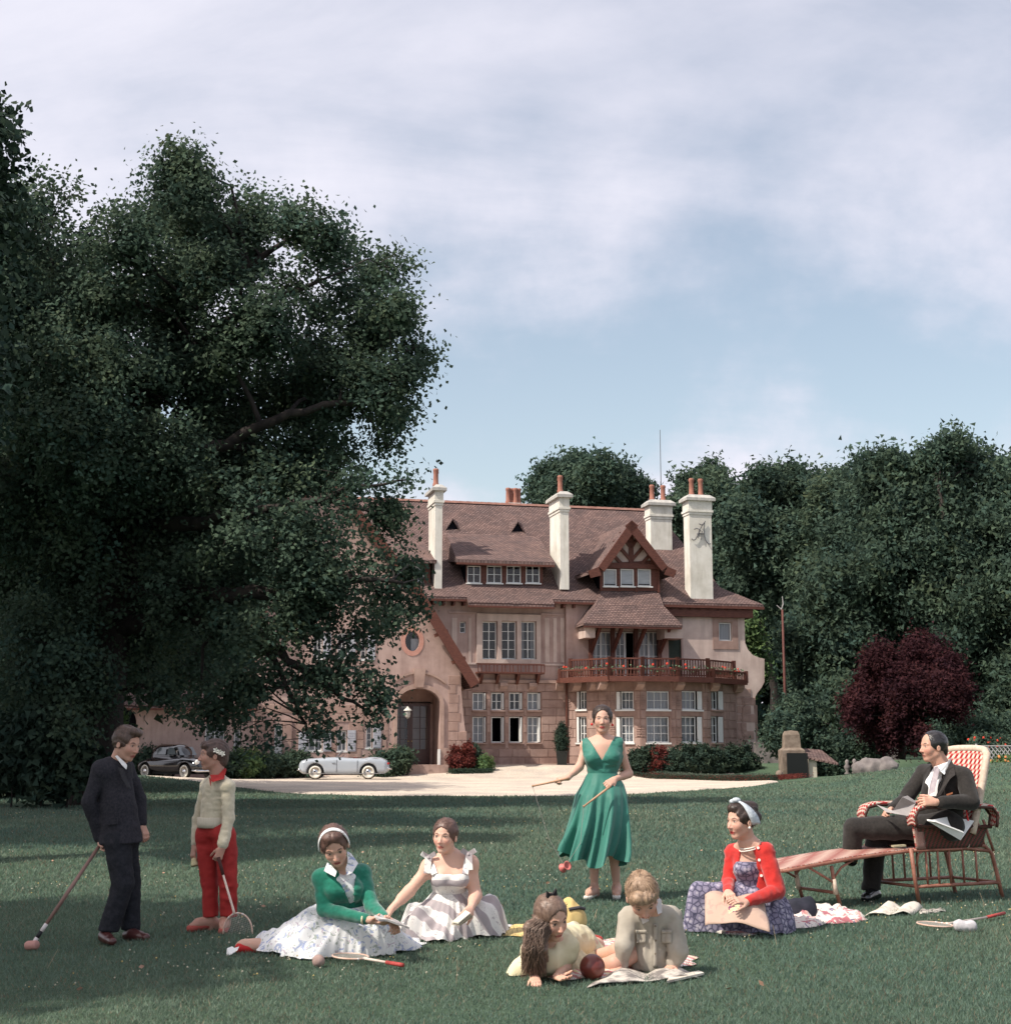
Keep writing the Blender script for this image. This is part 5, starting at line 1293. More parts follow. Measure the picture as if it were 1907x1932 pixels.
def head_frame(face, up):
    f = nrm(face); u = A_(up); u = nrm(u - f*(u@f)); r = np.cross(f, u)   # r = to the viewer's left of a face looking out ... the head's own right-hand x
    return np.stack([r, f, u], 1)                                        # columns: x (head's right), y (forward), z (up)
def build_head(c, face, up, h, neck_base, skin=SKIN, lips=(0.50,0.13,0.11), neck_r=.24, res=.0034, blush=.25, female=True, brow=(0.10,0.06,0.045), mouth=0.0, long_face=1.0):
    """skin mesh of head and neck; c = head centre (eye level), h = chin to crown"""
    c = A_(c); M = head_frame(face, up); W_ = lambda p: c + M @ (np.array(p)*h)
    lo = np.minimum(c-.62*h, A_(neck_base)-.3*h); hi = np.maximum(c+.62*h, A_(neck_base)+.3*h)
    g = Grid(lo, hi, res*h/.22); kk = .06*h
    E = lambda p, r, k=kk, op='add': g.ell(W_(p), np.array(r)*h, M, k, op)
    Cp = lambda p, q, a, b, k=kk, op='add': g.cap(W_(p), W_(q), a*h, b*h, k, op)
    E((0,-.07,.11), (.335,.42,.38)); E((0,.06,-.10), (.252,.315,.36*long_face))
    Cp((0,.225,-.40), (0,.24,-.405), .07, .07, .09*h)
    for s in (-1, 1):
        Cp((s*.178,-.02,-.24), (s*.06,.2,-.41), .085, .06, .08*h)
        E((s*.148,.215,-.12), (.095,.10,.11), .1*h)
        Cp((s*.05,.335,.075), (s*.19,.275,.07), .03, .028, .05*h)
    Cp((0,.33,.03), (0,.425,-.155), .028, .042, .035*h)
    for s in (-1, 1): E((s*.045,.375,-.165), (.032,.045,.03), .02*h)
    for s in (-1, 1):
        E((s*.135,.405,.0), (.072,.085,.052), .05*h, 'sub')
        E((s*.132,.278,-.003), (.066,.062,.060), .012*h)
        E((s*.345,-.03,-.06), (.03,.07,.10), .02*h); E((s*.375,-.01,-.05), (.02,.04,.06), .012*h, 'sub')
    lz = -.285 + mouth
    Cp((-.075,.315,-.275), (.075,.315,-.275), .024, .024, .03*h); Cp((0,.335,-.268), (0,.335,-.268), .026, .026, .02*h)
    Cp((-.055,.31,-.318), (.055,.31,-.318), .026, .026, .03*h)
    Cp((-.085,.345,-.297), (.085,.345,-.297), .007, .007, .008*h, 'sub')
    g.cap(W_((0,-.10,-.22)), A_(neck_base), neck_r*h, neck_r*h*1.06, .07*h)
    V, Q = g.mesh()
    L_ = ((V - c) @ M)/h                                              # local coordinates of every vertex
    x, y, z = L_[:,0], L_[:,1], L_[:,2]
    col = np.tile(np.array(skin), (len(V), 1))
    def paint(w, cc): nonlocal col; w = np.clip(w, 0, 1)[:,None]; col = col*(1-w) + np.array(cc)*w
    front = y > .2
    paint(blush*np.exp(-((np.abs(x)-.18)/.09)**2-((z+.15)/.09)**2)*front, (0.58,0.16,0.13))
    paint(.5*np.exp(-(x/.06)**2-((z+.16)/.05)**2)*(y > .38), (0.55,0.22,0.17))
    paint(1.6*(1-((x/.115)**2+((z+.297)/.052)**2))*front*(y > .27), lips)
    paint(1.2*np.exp(-((z+.297)/.010)**2)*(np.abs(x) < .09)*front, tuple(v*.45 for v in lips))
    for s in (-1, 1):
        xx = (x-s*.135)
        paint(1.8*(1-((xx/.085)**2+((z-.098+xx*xx*5+.0*xx)/.020)**2))*front, brow)
        paint(1.5*(1-((xx/.075)**2+((z-.030+xx*xx*4)/.016)**2))*front*(.9 if female else .6), (0.06,0.035,0.03))     # lashes
        inside = (1-((xx/.055)**2+((z-.002)/.020)**2)); paint(2*inside*front, (0.42,0.36,0.33))
        paint(4*(1-((xx/.026)**2+((z-.002)/.024)**2))*(inside > -.2)*front, (0.04,0.03,0.025))
    return (V, Q, col), M
def hand(gr, wrist, d, palm, size=.18, curl=.5, side=1, spread=.12, thumb_out=.6, curls=None, k=.006):
    """palm and five fingers put on grid gr; d = pointing direction, palm = palm normal, side=+1 thumb towards cross(d, palm)"""
    w = A_(wrist); d = nrm(d); n = A_(palm); n = nrm(n-d*(n@d)); t = np.cross(d, n)*side; s = size/.18
    pc = w + d*.045*s
    gr.cap(w, w+d*.03*s, .024*s, .027*s, .015, flat=(n, .7))
    for o in (-.026, -.009, .009, .026): gr.cap(w+d*.012*s+t*o*.6*s, w+d*.088*s+t*o*s, .014*s, .0125*s, .012, flat=(n, .85))
    for i, (o, L_, r) in enumerate(((.030, .068, .0088), (.0105, .076, .0090), (-.0095, .071, .0086), (-.028, .056, .0078))):
        c = (curls[i] if curls else curl); p = w + d*.092*s + t*o*s; a = .0
        dd = nrm(d + t*o*spread*30)
        for j, f in enumerate((.46, .31, .23)):
            a += c*(.8 if j == 0 else 1.05); q = p + (dd*math.cos(a) + n*math.sin(a))*L_*f*s*1.02
            gr.cap(p, q, r*s*(1-.07*j), r*s*(.93-.08*j), k); p = q
    b0 = w + d*.022*s + t*.026*s; dir1 = nrm(d*.75 + t*thumb_out + n*.35); p1 = b0 + dir1*.040*s; dir2 = nrm(d*.95 + t*thumb_out*.5 + n*(.3+curl*.4)); p2 = p1 + dir2*.034*s; p3 = p2 + nrm(dir2+n*.2)*.026*s
    gr.cap(w+d*.015*s+t*.008*s, b0+dir1*.015*s, .016*s, .0135*s, .014); gr.cap(b0, p1, .0125*s, .0108*s, k); gr.cap(p1, p2, .0105*s, .0098*s, k); gr.cap(p2, p3, .0096*s, .0080*s, k)
def hand_mesh(wrist, d, palm, res=.0032, fore=None, **k):
    w = A_(wrist); sz = k.get('size', .18); g = Grid(w-sz*1.15, w+sz*1.15, res)
    hand(g, wrist, d, palm, **k)
    if fore is not None: g.cap(w, w+nrm(A_(fore)-w)*sz*.5, sz*.14, sz*.165, .012)
    return g.mesh()
def limb(g, pts, rads, k=.021, flat=None):
    if k != .021: k = .009
    for i in range(len(pts)-1): g.cap(pts[i], pts[i+1], rads[i], rads[i+1], k, flat=flat)
def bounds(pts, m): A = np.array([A_(p) for p in pts]); return A.min(0)-m, A.max(0)+m
def finish(parts, name, m, parent, base, skin=None, colors=None):
    """parts: list of (V, Q) or (V, Q, col)"""
    vs, cs = [], []
    for p in parts:
        vs.append((p[0], p[1])); cs.append(p[2] if len(p) > 2 else np.tile(np.array(skin or (1,1,1)), (len(p[0]), 1)))
    V, Q = join_parts(vs); o = np_mesh(name, V - A_(base), Q, m, parent, smooth=True, col=np.concatenate(cs))
    if name == 'hair': strands(V, Q, m, parent, base)
    return o
def strands(V, Q, m, parent, base, n=1100):
    """loose hairs lying back over the combed mass, some lifting off it"""
    M, c, h = LASTM; rg = np.random.default_rng(len(V)); N = np.zeros_like(V); fn = np.cross(V[Q[:,2]]-V[Q[:,0]], V[Q[:,3]]-V[Q[:,1]])
    for i in range(4): np.add.at(N, Q[:,i], fn)
    N = unit(N); k = rg.choice(len(V), n); p, nn = V[k], N[k]; L_ = ((p-c) @ M)/h
    fl = -M[:,1]*.5 - M[:,2]*(.25+.6*(L_[:,1] < -.1))[:,None] + (M[:,0]*np.sign(L_[:,0])[:,None]*.25) + rg.normal(size=(n,3))*.22
    t = unit(fl - nn*(fl*nn).sum(1)[:,None]); ln = rg.uniform(.012,.035,n)[:,None]; lift = (rg.random(n)**3*.3)[:,None]; s = np.cross(nn, t)*.0009
    a = p + nn*.0008; b = a + t*ln*.5 + nn*(ln*lift*.5+.0008); e = a + t*ln + nn*ln*(lift-.12)
    W = np.stack([a-s, a+s, b+s, b-s, e+s*.3, e-s*.3], 1).reshape(-1,3); f = np.array([(0,1,2,3),(3,2,4,5)])
    o = np_mesh('hair_strands', W - A_(base), (f[None]+6*np.arange(n)[:,None,None]).reshape(-1,4), m, parent); o['kind'] = 'stuff'
def wrinkle(g, amp, freq, seed=0, stretch=(1,1,1)):
    """soft folds in cloth: only touches cells near the surface"""
    m = np.abs(g.d) < amp*3 + g.res*1.5; I = np.argwhere(m)
    if not len(I): return
    p = (g.lo + I*g.res)*np.array(stretch)*freq
    v = vnoise(p, seed)*.65 + vnoise(p*2.1+3, seed+1)*.35
    ridge = 1-2*np.abs(v-.5)*2
    g.d[m] -= (amp*(ridge-.35)).astype(np.float32)
def hair_mesh(c, M, h, fn=None, extra=None, res=.0042, thick=.035, lo=None, hi=None, hairline=.36, face_w=.30, noise=.012, seed=0, side_drop=-.1):
    """cap of hair over the skull; extra(g, W_) adds buns, locks, partings"""
    c = A_(c); W_ = lambda p: c + M @ (np.array(p)*h)
    g = Grid(c-.66*h if lo is None else lo, c+.66*h if hi is None else hi, res*h/.22)
    g.ell(W_((0,-.085,.125)), np.array((.335+thick,.415+thick,.375+thick))*h, M, .03*h)
    # opening for the face and the neck
    g.ell(W_((0,.42,-.16)), np.array((face_w,.42,.50+(hairline-.36)))*h, M, .03*h, 'sub')
    g.ell(W_((0,.25,-.42)), np.array((.5,.45,.40))*h, M, .03*h, 'sub')
    g.ell(W_((0,-.1,-.62)), np.array((.5,.5,.36-side_drop))*h, M, .02*h, 'sub')
    if extra: extra(g, W_, M, h)
    LASTM[:] = [M, c, h]
    m = np.abs(g.d) < .05*h; I = np.argwhere(m); p = (((g.lo + I*g.res)-c) @ M)/h
    ang = np.arctan2(p[:,0], p[:,2]+.3)
    st = vnoise(np.stack([ang*14, p[:,1]*3, p[:,2]*3], 1), seed)-.5 + .6*(vnoise(np.stack([p[:,0]*9, p[:,1]*5, p[:,2]*4], 1), seed+4)-.5)
    g.d[m] += (st*noise*2*h).astype(np.float32)
    return g.mesh()
def hair_mat(name, c1, c2):
    return mat(name, c1, c2, 60, .45, spec=.5, bump=.6, bscale=140, stretch=(1, 1, .25), bdist=.004, lo=.3, hi=.7)
# ================================================================== the family
def person(name_label, u, v, Y, group=None):
    b = P(u, v, Y); b.z = gz(b.x, b.y)
    return empty('person', b, name_label, 'person'), b
def foot(g, ankle, toe, h=.045, w=.036, k=.02):
    a, t = A_(ankle), A_(toe); heel = a + nrm(a-t)*.035; heel[2] = toe[2]
    g.cap(a, heel, .034, .030, k); g.cap(heel+np.array((0,0,.028)), t+np.array((0,0,.018)), .030, .020, k); g.cap(a, (a*.35+t*.65)+np.array((0,0,.02)), .036, .030, k)
    g.cap(heel+np.array((0,0,.028)), (a*.3+t*.7)+np.array((0,0,.016)), .032, w, k)

# ---------- young woman in the green dress playing diabolo
def woman_green():
    Y = 12.6
    root, b = person('young woman in a sleeveless emerald dress standing with two wooden diabolo sticks', 1135, 1690, Y)
    Q = lambda u, v, dy=0: A_(P(u, v, Y+dy))
    hc = Q(1136, 1357.5, -.02); head_h = .240
    nb = Q(1137, 1398, .03)
    (hv, hq, hcol), M = build_head(hc, (-.05, -1, .02), (.03, 0, 1), head_h, nb, lips=(.55,.10,.09), neck_r=.21)
    W_ = lambda p: hc + M @ (np.array(p)*head_h)
    shl, shr = Q(1107, 1408, .02), Q(1166, 1406, .0)      # picture-left / picture-right shoulder
    ell_, wl = Q(1093, 1447, -.02), Q(1071, 1468, -.12)
    elr, wr = Q(1186, 1460, .06), Q(1159, 1471, -.12)
    chest = Q(1137, 1425); waist = Q(1137, 1461); hip = Q(1138, 1500)
    g = Grid(*bounds([shl, shr, hip, ell_, elr, wl, wr, nb], .14), .007)
    g.cap(shl, shr, .052, .052, .04); g.ell(Q(1137, 1420), (.165, .095, .14), None, .05); g.cap(Q(1137, 1435), waist, .135, .105, .05, flat=((0,1,0), .75))
    g.cap(nb, Q(1137,1409,.02), .058, .09, .05); limb(g, [shl+np.array((0,0,-.02)), shl*.5+Q(1108,1412)*.5], [.05,.05])
    for p, s in ((shl, -1), (shr, 1)): g.cap(nb, p, .05, .045, .05)
    limb(g, [shl, ell_, wl], [.044, .034, .023], .02); limb(g, [shr, elr, wr], [.044, .034, .023], .02)
    g.cap(ell_, ell_*.6+wl*.4, .034, .033, .02); g.cap(elr, elr*.6+wr*.4, .033, .033, .02)
    body = g.mesh()
    # legs
    kl, kr = Q(1121, 1592), Q(1157, 1590); al, ar = Q(1121, 1672, .05), Q(1163, 1672, .08); tl, tr = Q(1108, 1696, -.12), Q(1163, 1694, -.08)
    g = Grid(*bounds([kl+[0,0,.15], kr, al, ar, tl, tr], .09), .006)
    limb(g, [kl+[0.01,0,.2], kl, kl*.72+al*.28+[0,.02,0], al], [.075,.052,.050,.030], .02); limb(g, [kr+[-.01,0,.2], kr, kr*.72+ar*.28+[0,.02,0], ar], [.075,.052,.050,.030], .02)
    al2, ar2 = al.copy(), ar.copy(); tl[2] = b.z+.02; tr[2] = b.z+.02; al2[2] = b.z+.08; ar2[2] = b.z+.08
    g.cap(al, al2, .03, .032, .02); g.cap(ar, ar2, .03, .032, .02); foot(g, al2, tl); foot(g, ar2, tr)
    legs = g.mesh()
    hl = hand_mesh(wl, nrm(Q(1058,1470,-.16)-wl), (.3,.6,-.8), fore=ell_, size=.165, curl=1.15, side=-1, thumb_out=.4)
    hr = hand_mesh(wr, nrm(Q(1142,1482,-.2)-wr), (-.2,.7,-.6), fore=elr, size=.165, curl=.9, side=1, thumb_out=.45)
    finish([(hv, hq, hcol), body, legs, hl, hr], 'body', M_SKIN, root, b, SKIN)
    # hair drawn back
    H = hair_mat('dark_brown_hair', (.022, .014, .012), (.06, .036, .028))
    def ex(g, W_, M, h): g.ell(W_((0,-.46,-.02)), np.array((.17,.14,.17))*h, M, .05*h)
    finish([hair_mesh(hc, M, head_h, extra=ex, hairline=.365, noise=.010)], 'hair', H, root, b)
    for s in (-1, 1): mb = MB().sphere(W_((s*.37,.0,-.19)), .012, 8); o = mb.build('earring', mat('red_enamel', (.6,.03,.03), rough=.25), root, True); o.location = -b
    # bodice
    D = mat('emerald_satin', (0.024, 0.135, 0.105), (0.038, 0.195, 0.150), 3, .58, .06, 30, spec=.3, sheen=.2, lo=.3, hi=.7)
    g = Grid(*bounds([shl, shr, waist], .24), .0058)
    g.ell(Q(1137, 1421), (.178, .108, .15), None, .05); g.cap(Q(1137, 1435), Q(1137,1464), .142, .128, .05, flat=((0,1,0), .80))
    for s in (-1, 1): g.ell(Q(1137+s*17, 1429, -.085), (.072,.058,.062), None, .045)
    g.cap(shl+[.005,0,.0], Q(1118,1425,-.02), .064, .06, .03); g.cap(shr-[.005,0,.0], Q(1157,1425,-.02), .064, .06, .03)
    for p, s in ((shl, -1), (shr, 1)): g.cap(nb+[s*.05,.01,-.02], p+[0,0,.006], .060, .054, .03)
    g.cap(shl+[.03,.04,-.03], shr+[-.03,.04,-.03], .055, .055, .04)
    # V neckline and armholes
    vt = Q(1135.5, 1435, -.15); 
    def vneck(d, X, Y_, Z):
        w = (Z - vt[2])*.58; front = Y_ < nb[1]+.0
        v = np.where(front, np.maximum(np.abs(X-vt[0]) - w, vt[2]-Z), np.maximum(np.abs(X-vt[0]) - .095, nb[2]-.045-Z))
        return np.maximum(d, -v)
    g.field(vneck)
    for q, sx in ((shl, -1), (shr, 1)): g.cap(q+[sx*.085,-.03,-.06], q+[sx*.10,.0,.08], .05, .06, .01, 'sub')
    wrinkle(g, .0045, 16, 3, (1, .6, 1.6))
    bod = g.mesh()
    wb = [(1459,.0),(1465,.0)]
    # wind-blown skirt: rings from waist to hem, folds growing downwards
    n, m = 150, 46; rows = []
    keys = [(1459,1107.5,1164.5,.108), (1467,1103,1168.5,.118), (1480,1097,1177,.15), (1500,1085,1183,.22), (1530,1079,1186,.27), (1560,1071,1187,.31), (1590,1063,1186,.34), (1610,1058,1184,.36), (1622,1057,1180,.37)]
    kv = [k[0] for k in keys]
    for j in range(m+1):
        t = j/m; v = 1459 + (1622-1459)*t
        uL, uR, dep = (np.interp(v, kv, [k[i] for k in keys]) for i in (1, 2, 3))
        row = []
        for i in range(n):
            a = 2*math.pi*i/n; cx = (uL+uR)/2; hw = (uR-uL)/2; t2 = t**1.1
            fold = .06*math.sin(a*9+1.6*math.sin(a*2)+t*1.8) + .034*math.sin(a*17+2+t*4+math.sin(a*3)) + .03*math.sin(a*5-t*2)
            fr = 1 + fold*t2*1.9
            x = math.cos(a); y = math.sin(a)
            p = A_(P(cx + hw*x*fr*.985, v, Y)); p[1] = Y + dep*y*(1+fold*t2*4.6) - .02
            vv = v
            if t > .55:                                              # uneven hem
                lift = (t-.55)/.45; p[2] -= lift*(.035*math.sin(a*3+1)+.025*math.sin(a*7))
                if x < -.3: p[2] += lift*(.03)
            row.append(p)
        rows.append(row)
    V = np.array(rows).reshape(-1, 3); i, j = np.meshgrid(np.arange(n), np.arange(m), indexing='ij'); a = (j*n+i).ravel(); a2 = (j*n+(i+1) % n).ravel()
    o = finish([bod, (V, np.stack([a, a2, a2+n, a+n], 1))], 'dress', D, root, b)
    # white slippers
    g = Grid(*bounds([tl, tr, al2, ar2], .08), .006)
    for a_, t_ in ((al2, tl), (ar2, tr)):
        a3 = a_.copy(); a3[2] = t_[2]+.02; g.cap(a3+nrm(a3-t_)*.03, t_, .036, .030, .02, flat=((0,0,1), .8)); g.cap(t_*.9+a3*.1+[0,0,.01], t_, .033, .028, .02)
    g.cut((0,0,b.z+.035), (0,0,1)); finish([g.mesh()], 'shoes', mat('white_leather', (.7,.68,.62), rough=.5), root, b)
    # diabolo, sticks and string: held things of their own
    wood = mat('pale_turned_wood', (.36,.20,.12), (.50,.30,.19), 12, .5)
    s1a, s1b = A_(P(1004.5, 1483.5, Y-.3)), A_(P(1066, 1470.5, Y-.2)); s2a, s2b = A_(P(1101, 1522, Y-.42)), A_(P(1146, 1488, Y-.3))
    for (p, q, lb) in ((s1a, s1b, 'thin reddish diabolo stick held out over the gravel by the woman in green'), (s2a, s2b, 'pale wooden diabolo stick held in front of the emerald skirt')):
        o = MB().tube([p, q, q+(q-p)*.12], [.0075, .0105, .011], 8).build('diabolo_stick', wood, None, True); tag(o, lb, 'stick', 'diabolo sticks')
        MB().tube([p-(q-p)*.01, p+(q-p)*.02], [.011, .011], 8).build('ferrule', wood, o, True)
    dc = A_(P(1066, 1636, Y-.35))
    o = MB().lathe([(r_*.66, z_*.66) for r_, z_ in [(.0,-.055),(.045,-.058),(.06,-.055),(.056,-.045),(.030,-.012),(.020,0),(.030,.012),(.056,.045),(.06,.055),(.045,.05),(.02,.02),(0,.015)]], 20, dc, axis=(.55,-.75,.35)).build('diabolo', mat('pink_rubber', (.50,.13,.12), (.58,.18,.16), 5, .5), None, True)
    tag(o, 'pink-red diabolo cup hanging in the air below the green skirt', 'diabolo')
    o = MB().tube([s1a, (s1a+dc)/2+[.0,0,-.1], dc], .0016, 4).tube([s2a, s2a*.5+dc*.5+[.05,0,-.05], dc], .0016, 4).build('diabolo_string', mat('string', (.35,.3,.28)), None); tag(o, 'thin string running from both sticks to the pink diabolo', 'string')
woman_green()
def pattern(name, base, layers, rough=.85, bump=.15):
    """printed cloth: layers of (texture, scale, lo, hi, colour) over a base colour"""
    m = bpy.data.materials.new(name); m.use_nodes = True; N, L = m.node_tree.nodes, m.node_tree.links
    b = N['Principled BSDF']; b.inputs['Roughness'].default_value = rough; b.inputs['Specular IOR Level'].default_value = .15; b.inputs['Sheen Weight'].default_value = .15
    tc = N.new('ShaderNodeTexCoord'); prev = None
    for kind, sc, lo, hi, c in layers:
        if kind == 'noise': t = N.new('ShaderNodeTexNoise'); t.inputs['Detail'].default_value = 3; t.inputs['Distortion'].default_value = 1.2; so = t.outputs[0]
        elif kind == 'cell': t = N.new('ShaderNodeTexVoronoi'); so = t.outputs['Distance']
        elif kind == 'edge': t = N.new('ShaderNodeTexVoronoi'); t.feature = 'DISTANCE_TO_EDGE'; so = t.outputs['Distance']
        elif kind == 'band': t = N.new('ShaderNodeTexWave'); t.bands_direction = 'DIAGONAL'; t.inputs['Distortion'].default_value = 2.2; t.inputs['Detail'].default_value = 2.0; t.inputs['Detail Scale'].default_value = 1.6; so = t.outputs['Fac']
        elif kind == 'bandz': t = N.new('ShaderNodeTexWave'); t.bands_direction = 'Z'; t.inputs['Distortion'].default_value = 1.2; t.inputs['Detail'].default_value = 1.0; t.inputs['Detail Scale'].default_value = 3; so = t.outputs['Fac']
        t.inputs['Scale'].default_value = sc; L.new(tc.outputs['Object'], t.inputs['Vector'])
        r = N.new('ShaderNodeMapRange'); r.inputs['From Min'].default_value = lo; r.inputs['From Max'].default_value = hi; L.new(so, r.inputs[0])
        mx = N.new('ShaderNodeMixRGB'); mx.inputs[2].default_value = (*c, 1); L.new(r.outputs[0], mx.inputs[0])
        if prev: L.new(prev, mx.inputs[1])
        else: mx.inputs[1].default_value = (*base, 1)
        prev = mx.outputs[0]
    L.new(prev, b.inputs['Base Color'])
    n = N.new('ShaderNodeTexNoise'); n.inputs['Scale'].default_value = 35; L.new(tc.outputs['Object'], n.inputs['Vector'])
    bp = N.new('ShaderNodeBump'); bp.inputs['Strength'].default_value = bump; bp.inputs['Distance'].default_value = .01; L.new(n.outputs[0], bp.inputs['Height']); L.new(bp.outputs[0], b.inputs['Normal'])
    return m
M_FLORAL = pattern('white_cotton_with_blue_flowers', (.74,.74,.74), [('noise', 20, .57, .62, (.34,.39,.56)), ('noise', 29, .60, .64, (.36,.40,.36)), ('noise', 25, .63, .67, (.50,.42,.48))])
M_SCALLOP = pattern('white_cotton_with_grey_lace_bands', (.70,.68,.65), [('band', 2.6, .54, .60, (.38,.335,.345)), ('noise', 60, .60, .66, (.42,.38,.39))])
M_SCALLOPZ = pattern('white_cotton_with_grey_bands', (.70,.68,.65), [('bandz', 3.0, .55, .62, (.38,.335,.345)), ('noise', 60, .60, .66, (.42,.38,.39))])
M_PAISLEY = pattern('mauve_and_ink_paisley_cotton', (.24,.22,.31), [('edge', 26, .16, .0, (.045,.045,.085)), ('cell', 26, .34, .22, (.40,.37,.44)), ('cell', 24, .16, .07, (.18,.17,.26))])
M_RUG = pattern('patterned_cotton_rug', (.68,.62,.56), [('noise', 10, .55, .60, (.42,.14,.16)), ('noise', 16, .60, .64, (.20,.15,.25)), ('noise', 8, .62, .66, (.62,.30,.26))])
M_WHITECOT = mat('white_cotton', (.72,.72,.72), (.80,.80,.79), 6, .8, .2, 60)
def on_ground(u, v, z=None):
    d = ray(u, v); zz = 0
    for _ in range(6):
        t = ((zz if z is None else z) - CAMZ)/d.z; x, y = d.x*t, d.y*t; zz = gz(x, y)
    return np.array((x, y))
def drape(name, centre, zc, outline, bumps, m, root, b, folds=26, amp=.016, n=200, k=44, neck=.13, hem=.012, seed=1, core=.12):
    """skirt spread over the legs and the ground: polar height field from the waist to an uneven hem"""
    c = np.array(centre, float); O = np.array(outline, float) - c; th = np.arctan2(O[:,1], O[:,0]); rr = np.hypot(O[:,0], O[:,1]); o = np.argsort(th); th, rr = th[o], rr[o]
    th = np.concatenate([th-2*np.pi, th, th+2*np.pi]); rr = np.tile(rr, 3)
    a = np.linspace(-np.pi, np.pi, n, endpoint=False); R_ = np.interp(a, th, rr)
    ker = np.hanning(11); ker /= ker.sum(); R_ = np.convolve(np.concatenate([R_[-5:], R_, R_[:5]]), ker, 'valid')
    rs = np.random.default_rng(seed); ph = rs.random(6)*6.28
    R_ = R_*(1 + .030*np.sin(a*13+ph[0]) + .022*np.sin(a*29+ph[1]))
    t = np.linspace(0, 1, k); T, Aa = np.meshgrid(t, a, indexing='ij')
    r = neck*.9*(1-T) + R_[None]*T**.95; r = np.maximum(r, neck*.9)
    X = c[0] + r*np.cos(Aa); Y_ = c[1] + r*np.sin(Aa)
    g0 = ground_z(X, Y_); z = np.zeros_like(X)
    for (x0, y0, x1, y1, h0, h1, sg) in bumps:
        ab = np.array((x1-x0, y1-y0)); L2 = ab@ab + 1e-9; tt = np.clip(((X-x0)*ab[0]+(Y_-y0)*ab[1])/L2, 0, 1)
        d = np.hypot(X-x0-tt*ab[0], Y_-y0-tt*ab[1]); hb = (h0+(h1-h0)*tt)*np.exp(-(d/sg)**2.4); z = (z**4 + hb**4)**.25
    z = (z**5 + ((zc-g0)*np.exp(-(np.maximum(r-neck*.9, 0)/core)**1.3))**5)**.2
    base_ = .028*(1-T**3) + hem
    z = z*(1-T**14) + base_
    w = np.minimum(1, (T*1.6))*(.35+.65*np.minimum(1, z/.10))
    f = np.sin(Aa*folds + ph[2] + 1.7*np.sin(Aa*3+ph[3]) + T*1.5)*.6 + np.sin(Aa*folds*.43 + ph[4] + T*2.5 + np.sin(Aa*5))*.8
    p = np.stack([X.ravel()*7, Y_.ravel()*7, z.ravel()*7], 1); nz = (vnoise(p, seed)-.5).reshape(X.shape)
    p2 = np.stack([X.ravel()*16, Y_.ravel()*16, z.ravel()*9], 1); nz2 = (1-2*np.abs(vnoise(p2, seed+3)-.5)*2).reshape(X.shape)
    z = z + amp*w*f + .05*nz*w + .012*nz2*w
    z = np.maximum(z, .006); Z = g0 + z
    V = np.stack([X, Y_, Z], -1).reshape(-1, 3); i, j = np.meshgrid(np.arange(k-1), np.arange(n), indexing='ij')
    q = (i*n+j).ravel(); q2 = (i*n+(j+1) % n).ravel()
    return V, np.stack([q, q2, q2+n, q+n], 1)

